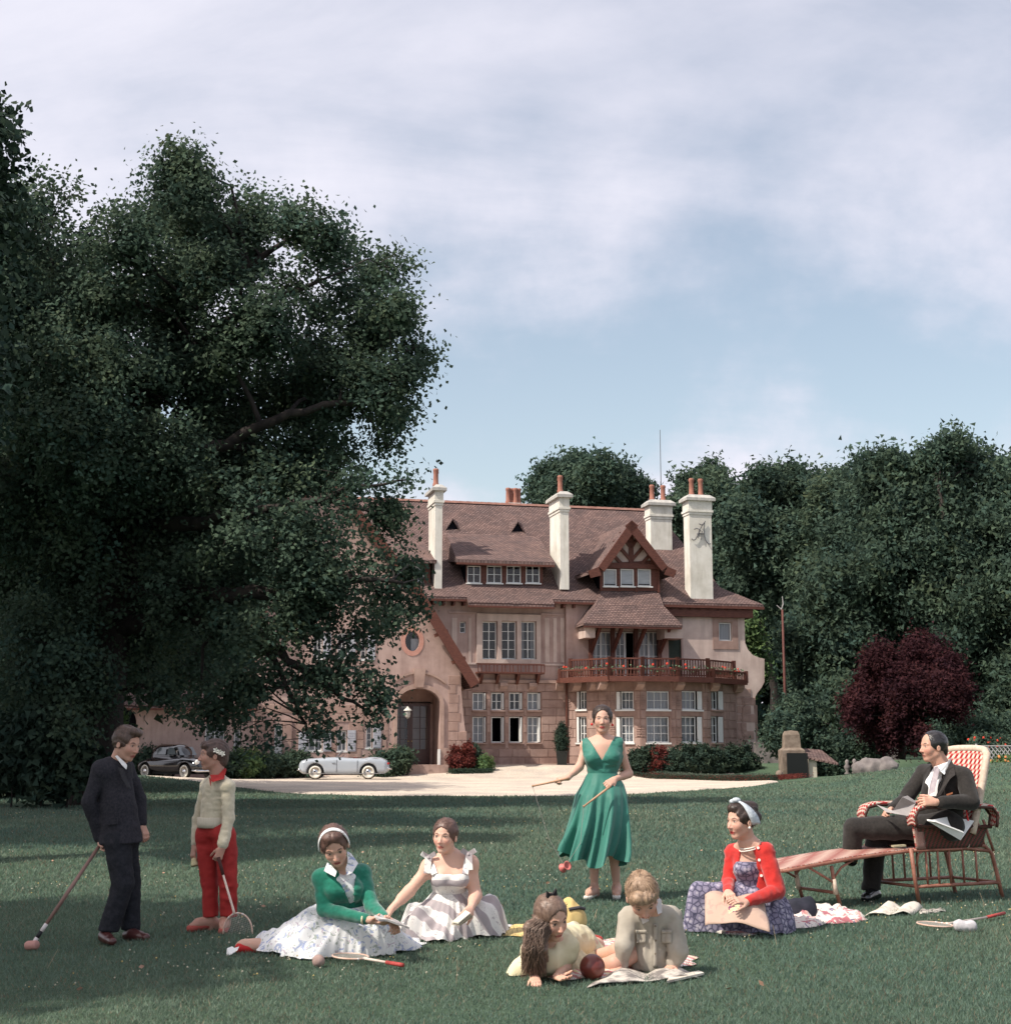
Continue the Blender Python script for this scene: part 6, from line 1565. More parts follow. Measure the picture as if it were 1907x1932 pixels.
# ---------- boy in the dark suit leaning on a croquet mallet
def boy_suit():
    Y = 10.4; root, b = person('boy in a dark grey suit and tie leaning back on a croquet mallet', 232, 1775, Y)
    Q = lambda u, v, dy=0: A_(P(u, v, Y+dy)); sk = (.54,.32,.24); hh = .236
    hc = Q(240, 1404, -.02); nb = Q(224, 1437, .02)
    H, M = build_head(hc, (.86,-.42,-.22), (.12,0,1), hh, nb, sk, lips=(.42,.14,.12), neck_r=.25, female=False, blush=.15)
    W_ = lambda p: hc + M @ (np.array(p)*hh)
    wr, wf = Q(190, 1586, -.0), Q(268, 1556, .12)
    hd = hand_mesh(wr, nrm(Q(196,1600,-.02)-wr), (.5,-.3,.3), fore=Q(170,1545), size=.15, curl=.9, side=1)
    hd2 = hand_mesh(wf, nrm(Q(275,1574,.10)-wf), (-.6,.4,0), fore=Q(255,1530,.12), size=.15, curl=.5, side=-1)
    # bare core so the body is one continuous skin under the clothes
    g = Grid(*bounds([nb, wr, wf, Q(212,1760), Q(262,1765,.1), Q(180,1450)], .1), .013)
    sh, shf = Q(188,1452,-.06), Q(238,1450,.14); el, elf = Q(168,1512,-.08), Q(262,1508,.16)
    limb(g, [sh, el, wr], [.045,.036,.024]); limb(g, [shf, elf, wf], [.045,.036,.024]); g.cap(nb, Q(220,1560,.03), .05, .07, .05); g.cap(sh, shf, .04, .04, .05)
    hpN, hpF = Q(222,1590,-.04), Q(236,1590,.08); knN, knF = Q(232,1668,-.05), Q(246,1668,.10); anN, anF = Q(205,1752,-.05), Q(247,1760,.10)
    limb(g, [hpN, knN, anN], [.05,.045,.03]); limb(g, [hpF, knF, anF], [.05,.045,.03])
    finish([H, g.mesh(), hd, hd2], 'body', M_SKIN, root, b, sk)
    def ex(g, W_, M, h): g.ell(W_((0,.20,.40)), np.array((.25,.20,.13))*h, M, .05*h); g.ell(W_((.0,-.05,.42)), np.array((.25,.28,.12))*h, M, .06*h)
    finish([hair_mesh(hc, M, hh, extra=ex, hairline=.36, face_w=.33, noise=.028, side_drop=.02)], 'hair', hair_mat('brown_hair', (.055,.032,.025), (.13,.08,.06)), root, b)
    C = mat('charcoal_tweed', (.018,.018,.024), (.036,.034,.042), 60, .95, .3, 120)
    g = Grid(*bounds([sh, shf, el, elf, wr, wf, Q(190,1592), Q(278,1592)], .13), .0075)
    g.cap(sh+[.02,0,-.01], shf+[-.01,0,-.01], .062, .058, .05)
    g.cap(Q(214,1462,.02), Q(222,1520,.02), .120, .120, .06); g.cap(Q(222,1520,.01), Q(228,1590,.01), .120, .150, .05)
    g.cap(nb+[-.02,0,-.035], sh, .05, .05, .05); g.cap(nb+[0,0,-.045], shf, .045, .05, .05)
    g.cut(Q(226,1591), (.05,0,-1))
    limb(g, [sh, el, wr+(el-wr)*.08], [.060,.052,.040], .03); limb(g, [shf, elf, wf+(elf-wf)*.1], [.06,.050,.038], .03)
    g.cap(nb+[.05,-.03,.03], Q(262,1492,-.10), .028, .012, .01, 'sub')
    wrinkle(g, .007, 9, 5)
    finish([g.mesh()], 'jacket', C, root, b)
    MB().bar(Q(200,1551,-.135), Q(222,1549,-.148), .012, .045).build('pocket_flap', C, root).location = -b
    lp = MB().prism([Q(222,1447,-.10), Q(232,1451,-.13), Q(247,1489,-.145), Q(240,1487,-.14), Q(230,1470,-.135)], (0, .008, .0)).build('lapel', mat('lapel_tweed', (.030,.030,.036), (.045,.043,.05), 60, .95), root); lp.location = -b
    sp = MB().prism([Q(217,1427,-.055), Q(221,1425,-.06), Q(240,1444,-.09), Q(238,1452,-.10), Q(230,1444,-.10)], (.0, .012, 0)).build('shirt_collar', M_WHITECOT, root); sp.location = -b
    tt = MB().prism([Q(239,1440,-.085), Q(247,1441,-.085), Q(251,1468,-.11), Q(245,1470,-.125)], (0, .012, 0)).build('tie', mat('black_tie', (.012,.012,.016), None, rough=.6), root); tt.location = -b
    g = Grid(*bounds([hpN, hpF, anN, anF, knN], .13), .0075); cl = mat('dark_flannel', (.014,.015,.020), (.026,.027,.034), 40, .95, .3, 90)
    limb(g, [hpN, knN, anN+[0,0,-.01]], [.092,.074,.066], .03); limb(g, [hpF, knF, anF+[0,0,-.01]], [.09,.07,.062], .03); g.cap(hpN+[0,0,.05], hpF+[0,0,.05], .09, .09, .05)
    g.cut(anN+[0,0,-.015], (-.1,0,-1)); wrinkle(g, .009, 8, 9, (1,1,1.6)); finish([g.mesh()], 'trousers', cl, root, b)
    zb = b.z
    def shoe(a, t, nm='shoe'):
        g = Grid(*bounds([a, t], .09), .005); a = a.copy(); t = t.copy(); a[2] = zb+.05; t[2] = zb+.03; h = a+nrm(a-t)*.045; h[2] = zb+.035
        g.cap(h, t, .032, .029, .03); g.cap(a, (a+t)/2, .040, .031, .03); g.cut((0,0,zb+.004), (0,0,-1)); return finish([g.mesh()], nm, mat('oxblood_leather', (.055,.016,.016), (.085,.025,.022), 5, .3, spec=.6), root, b)
    shoe(Q(197,1772,-.05), Q(212,1780,-.22)); shoe(Q(248,1772,.06), Q(275,1777,.0))
    s_ = MB().tube([Q(199,1768,-.06), Q(203,1752,-.05)], [.038,.036], 10).build('sock', mat('pale_sock', (.5,.42,.40), None, rough=.95), root, True); s_.location = -b
    # mallet
    a, e = Q(193,1588,.0), Q(60,1789,-.25); e[2] = gz(e[0], e[1])+.04; wd = mat('mallet_wood', (.22,.13,.11), (.33,.20,.17), 8, .55, stretch=(1,1,.2))
    ml = MB().tube([a, a*.5+e*.5, a*.2+e*.8], [.012,.0145,.013], 10).build('croquet_mallet', wd, None, True); tag(ml, 'long wooden croquet mallet slanting from the suited boy to the grass', 'mallet')
    f = lambda t: a*(1-t)+e*t
    wm = mat('white_band', (.65,.60,.58), None, rough=.6); bm_ = mat('black_band', (.015,.015,.018), None, rough=.5)
    for t0, t1, mm in ((.80,.87,wm), (.87,.93,bm_), (.93,.985,wm)): MB().tube([f(t0), f(t1)], .0145, 10).build('painted_band', mm, ml, True)
    MB().lathe([(.0,-.045),(.026,-.045),(.031,-.035),(.031,.035),(.026,.045),(0,.045)], 14, e, axis=(.9,-.35,.1)).build('mallet_head', mat('pink_wood', (.42,.21,.18), (.50,.27,.23), 6, .6), ml, True)
boy_suit()

# ---------- child in the cream cardigan and red trousers with a racket
def child_cream():
    Y = 10.65; root, b = person('child in cream cardigan and red trousers holding a racket, white flower in hair', 410, 1772, Y)
    Q = lambda u, v, dy=0: A_(P(u, v, Y+dy)); sk = (.47,.27,.205); hh = .226
    hc = Q(401, 1425, 0); nb = Q(410, 1458, .02)
    H, M = build_head(hc, (-.93,-.34,.03), (.02,0,1), hh, nb, sk, lips=(.36,.13,.11), neck_r=.23, female=False, blush=.1)
    W_ = lambda p: hc + M @ (np.array(p)*hh)
    sh, shf = Q(429,1484,-.06), Q(392,1482,.10); el, elf = Q(431,1545,-.07), Q(374,1545,.14); wr, wf = Q(419,1600,-.12), Q(367,1596,.10)
    hd = hand_mesh(wr, nrm(Q(411,1620,-.13)-wr), (-.3,.9,-.2), fore=el, size=.145, curl=1.0, side=-1); hd2 = hand_mesh(wf, nrm(Q(364,1615,.08)-wf), (.5,.5,0), fore=elf, size=.145, curl=.7, side=1)
    aN, aF = Q(424,1762,-.02), Q(397,1758,.06); kN, kF = Q(431,1672,-.03), Q(395,1670,.05); hN, hF = Q(421,1572,-.02), Q(390,1572,.06)
    g = Grid(*bounds([nb, wr, wf, aN, aF, Q(360,1775), Q(445,1780)], .09), .009)
    limb(g, [sh, el, wr], [.036,.030,.022]); limb(g, [shf, elf, wf], [.036,.030,.022]); g.cap(nb, Q(404,1560,.02), .045, .06, .05); g.cap(sh, shf, .035, .035, .05)
    limb(g, [hN, kN, aN], [.055,.042,.024]); limb(g, [hF, kF, aF], [.055,.042,.024])
    zb = b.z; aN2, aF2 = aN.copy(), aF.copy(); aN2[2] = aF2[2] = zb+.07; tN, tF = Q(420,1779,-.20), Q(360,1773,-.02); tN[2] = tF[2] = zb+.02
    g.cap(aN, aN2, .028, .030); g.cap(aF, aF2, .028, .030); foot(g, aN2, tN, w=.03); foot(g, aF2, tF, w=.03)
    finish([H, g.mesh(), hd, hd2], 'body', M_SKIN, root, b, sk)
    def ex(g, W_, M, h): g.ell(W_((0,.25,.30)), np.array((.28,.14,.14))*h, M, .05*h); g.ell(W_((0,-.30,-.12)), np.array((.25,.22,.26))*h, M, .06*h)
    finish([hair_mesh(hc, M, hh, extra=ex, hairline=.34, face_w=.31, noise=.02, side_drop=-.02)], 'hair', hair_mat('chestnut_hair', (.06,.035,.03), (.14,.085,.07)), root, b)
    fl = MB(); fc = Q(414,1419,-.11)
    for k in range(3):
        for q in range(5):
            a = q*1.26+k; d = Vector((math.cos(a), -.3, math.sin(a)))*.022; o = Vector(fc)+Vector(((k-1)*.026, -.004*k, -.012*(k-1)*(-1)**k)); e = d.orthogonal().normalized()*.009
            fl.add([o, o+d*.6+e, o+d, o+d*.6-e], [(0,1,2,3)])
    fo = fl.build('flower', mat('white_petal', (.78,.76,.66), None, rough=.7), root, fix=False); fo.location = -b
    C = mat('cream_wool', (.52,.46,.34), (.62,.56,.43), 30, .95, .4, 90, sheen=.3)
    g = Grid(*bounds([sh, shf, el, elf, wr, wf, Q(402,1552)], .11), .006)
    g.cap(sh+[.0,0,-.01], shf+[0,0,-.01], .052, .05, .04); g.cap(Q(408,1490,.02), Q(402,1555,.02), .098, .096, .05, flat=((0,1,0),.95))
    g.cap(nb+[0,0,-.05], sh, .045, .045, .04); g.cap(nb+[0,0,-.05], shf, .042, .045, .04)
    g.cut(Q(400,1555,0), (-.12,0,-1))
    limb(g, [sh, el, wr+(el-wr)*.1], [.050,.043,.030], .02); limb(g, [shf, elf, wf+(elf-wf)*.1], [.048,.042,.030], .02)
    g.cap(el*.4+wr*.6, wr+(el-wr)*.15, .04, .036, .02); g.cap(nb, Q(397,1468,-.08), .05, .02, .01, 'sub')
    wrinkle(g, .0055, 14, 21, (1,1,2.2)); finish([g.mesh()], 'cardigan', C, root, b)
    rb = MB().lathe([(.104,-.045),(.112,-.02),(.110,.03)], 26); rb.v = [Vector((v.x*1.0, v.y*.92, v.z)) for v in rb.v]; rbo = rb.build('ribbed_hem', mat('rib_wool', (.50,.45,.36), (.58,.53,.43), 60, .95, .5, 120, stretch=(3,3,.2)), root, True, fix=False); rbo.location = Vector(Q(401,1550,.02)) - b
    cm = mat('red_cotton', (.29,.020,.020), (.37,.030,.027), 8, .8, .25, 30)
    co = MB().prism([Q(396,1462,-.10), Q(400,1476,-.13), Q(422,1470,-.11), Q(427,1452,-.02), Q(424,1449,.0), Q(412,1462,-.07)], (0,.012,0)).prism([Q(394,1466,-.08), Q(399,1472,-.12), Q(397,1484,-.13)], (0,.01,0)).build('collar', cm, root); co.location = -b
    g = Grid(*bounds([hN, hF, Q(432,1730), Q(397,1730), Q(440,1570)], .11), .0068)
    tb_ = lambda u, v, dy: Q(u, v, dy)
    limb(g, [tb_(424,1578,-.01), kN, tb_(431,1728,-.03)], [.080,.062,.057], .03); limb(g, [tb_(389,1578,.06), kF, tb_(398,1727,.05)], [.076,.058,.052], .03); g.cap(Q(413,1568,.0), Q(394,1568,.05), .070, .070, .05); g.cap(Q(424,1600,.02), Q(428,1606,.03), .073, .07, .04)
    g.cut(Q(410,1730), (.06,0,-1)); wrinkle(g, .009, 9, 31, (1,1,1.4)); finish([g.mesh()], 'trousers', cm, root, b)
    for a_, t_ in ((aN2, tN), (aF2, tF)):
        g = Grid(*bounds([a_, t_], .07), .005); a3 = a_.copy(); a3[2] = t_[2]+.018; g.cap(a3+nrm(a3-t_)*.04, t_, .034, .034, .02, flat=((0,0,1),.9)); g.ell((a3+t_)/2+[0,0,.035], (.035,.035,.02), None, .01, 'sub'); g.cut((0,0,zb+.04), (0,0,1)); finish([g.mesh()], 'shoe', mat('faded_red_slipper', (.34,.07,.055), (.42,.10,.08), 6, .7), root, b)
    sc_ = Q(366,1624,.06); o = MB().lathe([(.0,-.02),(.018,-.015),(.026,.03),(.03,.04),(.0,.035)], 10, sc_, axis=(.2,-.2,-1)).build('shuttlecock', mat('straw_yellow', (.52,.45,.25), (.6,.53,.33), 20, .8), None, True); tag(o, 'pale yellow shuttlecock in the far hand of the child in red trousers', 'shuttlecock')
    racket('badminton racket standing on its head, held by the child in red trousers', Q(412,1618,-.14), Q(421,1651,-.16), Q(440,1716,-.22), Q(448.5,1758,-.26), (1.0,-.25,.12), .108, .125, grip=(.05,.018,.016))
def racket(label, g0, g1, neck, centre, xdir, rx, ry, grip=(.30,.045,.04), frame=(.60,.42,.33)):
    g0, g1, neck, c = [Vector(p) for p in (g0, g1, neck, centre)]; yd = (neck-c).normalized(); xd = Vector(xdir); xd = (xd-yd*xd.dot(yd)).normalized()
    top = c + yd*ry
    fm = mat('racket_frame', (.52,.34,.26), (.66,.50,.42), 14, .5)
    o = MB().tube([c+xd*rx*math.cos(t)+yd*ry*math.sin(t) for t in np.linspace(0, 2*math.pi, 41)], .0058, 8, caps=False).build('racket', fm, None, True); tag(o, label, 'racket')
    MB().tube([top+yd*.0, top+yd*.03, g1], [.011,.0085,.0075], 8).build('shaft', mat('racket_shaft', (.62,.48,.40), (.70,.60,.52), 9, .5), o, True)
    MB().tube([g1, g0], [.0115,.0125], 8).build('grip', mat('racket_grip_%d' % int(grip[0]*100), grip, tuple(v*1.5 for v in grip), 30, .7, .4, 60), o, True)
    for t in (.9, 1.25, 1.6, 1.95): MB().tube([c+xd*rx*math.cos(s)+yd*ry*math.sin(s) for s in (t, t+.06, t+.12)], .0068, 8).build('binding', mat('white_band', (.65,.60,.58)), o, True)
    st = MB()
    for k in range(-8, 9):
        x = k/9.0; h = math.sqrt(1-x*x); st.bar(c+xd*rx*x-yd*ry*h, c+xd*rx*x+yd*ry*h, .0012, .0012); st.bar(c+yd*ry*x-xd*rx*h, c+yd*ry*x+xd*rx*h, .0012, .0012)
    s_ = st.build('strings', mat('gut_string', (.42,.40,.36), None, rough=.5), o, fix=False); s_['kind'] = 'stuff'
child_cream()

# ---------- seated young woman in green cardigan and white floral skirt
def woman_cardigan():
    Y = 9.15; root, b = person('young woman with white hairband, green cardigan and white floral skirt seated reading', 640, 1795, Y)
    Q = lambda u, v, dy=0: A_(P(u, v, Y+dy)); hh = .240
    hc = Q(631, 1597, -.06); nb = Q(646, 1640, .04)
    H, M = build_head(hc, (.14,-.80,-.46), (-.18,-.40,1), hh, nb, lips=(.42,.09,.09), neck_r=.21)
    W_ = lambda p: hc + M @ (np.array(p)*hh)
    shl, shr = Q(606,1658,.02), Q(683,1649,.10); el, er = Q(612,1716,-.03), Q(702,1712,-.06); wl, wr = Q(700,1737,-.26), Q(727,1733,-.24); wa = Q(662,1722,.12)
    hl = hand_mesh(wl, (.75,-.5,-.12), (0,.3,.9), fore=el, size=.165, curl=.6, side=1); hr = hand_mesh(wr, nrm(Q(743,1745,-.30)-wr), (-.3,.2,-.8), fore=er, size=.165, curl=.8, side=1)
    g = Grid(*bounds([shl, shr, el, er, wl, wr, wa, nb], .13), .010)
    limb(g, [shl, el, wl], [.038,.034,.024]); limb(g, [shr, er, wr], [.038,.034,.024]); g.cap(Q(645,1672,.07), wa, .095, .09, .05, flat=((0,1,0),.75)); g.cap(nb, Q(646,1655,.05), .052, .08, .05)
    for p in (shl, shr): g.cap(nb+[0,.01,-.03], p, .034, .034, .05)
    # lower legs folded to the left, the foot shows at the hem
    kn = A_((*on_ground(705,1800), 0)); kn[2] += .08; ft = A_((*on_ground(480,1796), 0)); ft[2] = gz(ft[0], ft[1])+.035; hp = Q(655,1760,.25)
    g2 = Grid(*bounds([kn, ft, hp], .13), .010); limb(g2, [hp, kn, kn*.5+ft*.5+[0,.03,.0], ft], [.09,.05,.036,.024]); foot(g2, ft, ft+[-.10,-.02,-.018])
    finish([H, g.mesh(), g2.mesh(), hl, hr], 'body', M_SKIN, root, b, SKIN)
    def ex(g, W_, M, h): g.ell(W_((0,-.30,-.22)), np.array((.26,.20,.22))*h, M, .06*h); g.ell(W_((0,.12,.38)), np.array((.27,.20,.13))*h, M, .06*h)
    finish([hair_mesh(hc, M, hh, extra=ex, hairline=.35, face_w=.29, noise=.018, side_drop=-.05, thick=.045)], 'hair', hair_mat('auburn_hair', (.075,.038,.030), (.17,.095,.075)), root, b)
    band = [W_((.405*math.cos(t), .10-.05*math.sin(t), .06+.50*math.sin(t))) for t in np.linspace(-.05, math.pi+.05, 24)]
    mb = MB(); n = len(band); ax = M[:,1]
    for i in range(n-1): mb.add([band[i]-ax*.012, band[i]+ax*.016, band[i+1]+ax*.016, band[i+1]-ax*.012], [(0,1,2,3)])
    o = mb.build('hairband', M_WHITECOT, root, True); o.location = -b; o.modifiers.new('thick', 'SOLIDIFY').thickness = .006
    C = mat('green_wool', (.006,.125,.080), (.012,.175,.115), 30, .95, .35, 90, sheen=.4)
    g = Grid(*bounds([shl, shr, el, er, wl, wr, wa], .15), .006)
    g.cap(Q(645,1672,.06), wa, .133, .118, .05, flat=((0,1,0),.8)); g.cap(shl, shr, .046, .046, .05)
    for s in (-1, 1): g.ell(Q(648+s*19, 1682, -.030), (.060,.052,.060), None, .05)
    for p in (shl, shr): g.cap(nb+[0,.01,-.045], p, .050, .054, .04)
    # open front
    ct = Q(660,1700,-.1)
    def opn(d, X, Y_, Z): w = .018 + np.maximum(0, Z-ct[2])*.22; cx = ct[0]-.035*(Z-ct[2])/.2; return np.maximum(d, -np.maximum(np.abs(X-cx)-w, Y_-(Y-.0)))
    g.field(opn); g.cut(wa+[0,0,-.06], (0,0,-1)); limb(g, [shl, el, wl+(el-wl)*.1], [.050,.046,.031], .025); limb(g, [shr, er, wr+(er-wr)*.06], [.050,.045,.031], .025); wrinkle(g, .005, 13, 41, (1,1,2)); finish([g.mesh()], 'cardigan', C, root, b)
    g = Grid(*bounds([shl, shr, wa], .14), .0065); g.cap(Q(645,1672,.055), wa, .116, .104, .05, flat=((0,1,0),.8)); g.cap(nb+[0,0,-.045], Q(648,1662,.03), .055, .085, .04)
    for s in (-1, 1): g.ell(Q(648+s*17, 1682, .0), (.050,.045,.050), None, .05)
    g.cap(nb+[.0,-.02,.03], Q(655,1664,-.12), .042, .010, .01, 'sub'); finish([g.mesh()], 'blouse', M_FLORAL, root, b)
    for pts in ([(617,1629,-.03),(611,1644,-.05),(632,1655,-.12),(635,1646,-.12),(624,1634,-.08)], [(655,1608,.02),(662,1612,.05),(675,1630,.0),(665,1647,-.09),(654,1652,-.10),(652,1640,-.09),(656,1625,-.04)]):
        o = MB().prism([Q(*p) for p in pts], (.0,.010,.004)).build('collar', M_FLORAL, root); o.location = -b
    MB().tube([Q(684+3*math.cos(t)*.5, 1736.5+7.5*math.sin(t), -.235+.03*math.cos(t)) for t in np.linspace(0, 2*math.pi, 20)], .006, 8).build('bangle', mat('ivory', (.62,.56,.38), None, rough=.35), root, True).location = -b
    out = [on_ground(u, v) for u, v in ((470,1788),(474,1797),(500,1801),(530,1806),(583,1814),(640,1809),(702,1808),(722,1801),(747,1804),(775,1797),(800,1796),(803,1785))] + [tuple(on_ground(785,1775)), tuple(Q(760,1770,.35)[:2]), tuple(Q(690,1770,.52)[:2]), tuple(Q(600,1770,.52)[:2]), tuple(Q(540,1770,.40)[:2]), tuple(Q(490,1780,.22)[:2])]
    w2 = wa[:2]
    p = lambda u, v: on_ground(u, v)
    bm = [(*w2, *p(600,1800), .20, .15, .22), (*w2, *p(728,1802), .21, .16, .19), (*p(560,1798), *p(700,1803), .15, .17, .17), (*p(590,1798), *p(478,1793), .13, .095, .11), (*(w2+[-.15,.05]), *(w2+[-.25,-.1]), .26, .2, .17)]
    finish([drape('skirt', w2+[0,-.01], wa[2]-.02, out, bm, None, root, b, folds=30, seed=5, amp=.013)], 'skirt', M_FLORAL, root, b)
    g = Grid(*bounds([ft, ft+[-.2,0,0]], .08), .005); tt_ = ft+[-.085,-.03,-.01]; g.cap(ft+[.0,0,-.01], tt_, .036, .034, .02); finish([g.mesh()], 'shoe', mat('bright_red_shoe', (.48,.02,.02), (.56,.03,.03), 6, .6), root, b)
    # folded magazine in her hands
    a_, c_, d_, e_ = Q(706,1731,-.40), Q(731,1739,-.42), Q(772,1754,-.36), Q(750,1741,-.18); 
    o = MB().prism([a_, Q(715,1739,-.45), c_, d_, e_, Q(722,1728,-.2)], (0,0,.012)).build('magazine', mat('magazine_paper', (.33,.30,.30), (.6,.57,.53), 18, .5, lo=.4, hi=.6), None); tag(o, 'folded magazine in the hands of the woman in the green cardigan', 'magazine')
woman_cardigan()

# ---------- seated young woman in the grey and white sundress
def woman_sundress():
    Y = 9.98; root, b = person('young woman in a grey and white banded sundress seated with a small book', 845, 1765, Y)
    Q = lambda u, v, dy=0: A_(P(u, v, Y+dy)); hh = .228; sk = (.66,.42,.32)
    hc = Q(839, 1578, -.02); nb = Q(848, 1616, .05)
    H, M = build_head(hc, (-.30,-.95,-.02), (.05,0,1), hh, nb, sk, lips=(.50,.16,.13), neck_r=.22, blush=.4)
    W_ = lambda p: hc + M @ (np.array(p)*hh)
    shl, shr = Q(811,1636,.04), Q(886,1630,.06); el, er = Q(772,1682,.0), Q(897,1690,.02); wl, wr = Q(738,1716,-.08), Q(888,1714,-.16); wa = Q(850,1694,.12)
    hl = hand_mesh(wl, (-.5,-.2,-.8), (.3,.2,-.3), fore=el, size=.16, curl=.25, side=-1); hr = hand_mesh(wr, nrm(Q(879,1726,-.24)-wr), (-.5,.5,-.4), fore=er, size=.16, curl=.8, side=1)
    g = Grid(*bounds([shl, shr, el, er, wl, wr, wa, nb], .13), .0075)
    limb(g, [shl, el, wl], [.046,.036,.024]); limb(g, [shr, er, wr], [.048,.040,.025]); g.cap(el, el*.6+wl*.4, .036, .037, .02); g.cap(er, er*.6+wr*.4, .038, .036, .02)
    g.cap(Q(848,1652,.07), wa, .120, .098, .05, flat=((0,1,0),.78)); g.cap(nb, Q(848,1640,.06), .055, .10, .05); g.cap(shl, shr, .045, .045, .05)
    for p in (shl, shr): g.cap(nb, p, .046, .045, .05)
    for s in (-1, 1): g.ell(Q(850+s*17, 1658, -.02), (.055,.05,.055), None, .05)
    g.cap(wa, Q(850,1730,.2), .10, .13, .05)
    finish([H, g.mesh(), hl, hr], 'body', M_SKIN, root, b, sk)
    def ex(g, W_, M, h): g.ell(W_((.12,-.44,-.10)), np.array((.2,.17,.22))*h, M, .06*h); g.cap(W_((0,.42,.30)), W_((0,0,.60)), .012*h, .012*h, .02*h, 'sub')
    finish([hair_mesh(hc, M, hh, extra=ex, hairline=.31, face_w=.295, noise=.010)], 'hair', hair_mat('auburn_hair', (.075,.038,.030), (.17,.095,.075)), root, b)
    g = Grid(*bounds([shl, shr, wa], .17), .0058)
    g.cap(Q(848,1655,.07), wa, .133, .108, .05, flat=((0,1,0),.80)); 
    for s in (-1, 1): g.ell(Q(850+s*17, 1660, -.028), (.062,.055,.058), None, .05)
    g.cut(Q(848,1648), (0,0,1)); wrinkle(g, .004, 15, 51); bod = g.mesh()
    out = [on_ground(u, v) for u, v in ((736,1740),(752,1762),(789,1777),(823,1782),(866,1775),(900,1772),(932,1771),(955,1762),(962,1748))] + [tuple(Q(955,1730,.35)[:2]), tuple(Q(920,1720,.5)[:2]), tuple(Q(850,1720,.55)[:2]), tuple(Q(790,1720,.45)[:2]), tuple(Q(745,1725,.15)[:2])]
    w2 = wa[:2]; p = lambda u, v: on_ground(u, v)
    bm = [(*w2, *p(932,1768), .20, .22, .15), (*p(930,1764), *p(930,1764), .23, .23, .14), (*w2, *p(760,1750), .18, .13, .18), (*p(800,1766), *p(900,1766), .12, .12, .15), (*(w2+[-.1,0]), *(w2+[-.2,-.15]), .2, .16, .15)]
    sk_ = drape('skirt', w2+[0,-.01], wa[2]-.01, out, bm, None, root, b, folds=24, seed=8, amp=.016, neck=.115)
    finish([bod], 'bodice', M_SCALLOPZ, root, b); finish([sk_], 'skirt', M_SCALLOP, root, b)
    for s, (u, v, dy) in ((-1, (809,1618,.02)), (1, (884,1612,.02))):
        mb = MB(); c = Vector(Q(u, v, dy))
        mb.bar(c+Vector((0,0,0)), Vector(Q(820 if s < 0 else 877,1650,-.06)), .042, .012, up=(0,-1,0)); mb.bar(c, Vector(Q(u+s*1,v+24,.12)), .04, .012, up=(0,1,0))
        for a in (-.9, .9): mb.bar(c+Vector((0,-.03,.0)), c+Vector((math.sin(a)*.06,-.045,.03)), .032, .010, up=(0,-1,0))
        mb.bar(c+Vector((0,-.035,.01)), c+Vector((s*.008,-.065,-.10)), .045, .010, up=(0,-1,0)); mb.sphere(c+Vector((0,-.035,.0)), .016, 8)
        mb.build('strap_bow', M_SCALLOP, root).location = -b
    # open book on her lap
    pg = mat('cream_paper', (.62,.58,.48), (.68,.64,.55), 9, .8); o = MB().prism([Q(852,1745,-.38), Q(866,1747,-.40), Q(888,1728,-.34), Q(878,1722,-.30)], (0,.0,.006)).prism([Q(866,1747.5,-.40), Q(870,1746,-.36), Q(892,1731,-.30), Q(888,1728,-.34)], (0,0,.008)).build('book', mat('book_cover', (.40,.34,.26), None, rough=.7), None)
    tag(o, 'small open cream book on the grey and white sundress', 'book')
    MB().prism([Q(853,1744,-.385)+[0,0,.008], Q(865,1746,-.405)+[0,0,.008], Q(887,1727.5,-.345)+[0,0,.008], Q(878,1722.5,-.305)+[0,0,.008]], (0,0,.008)).build('pages', pg, o)
woman_sundress()
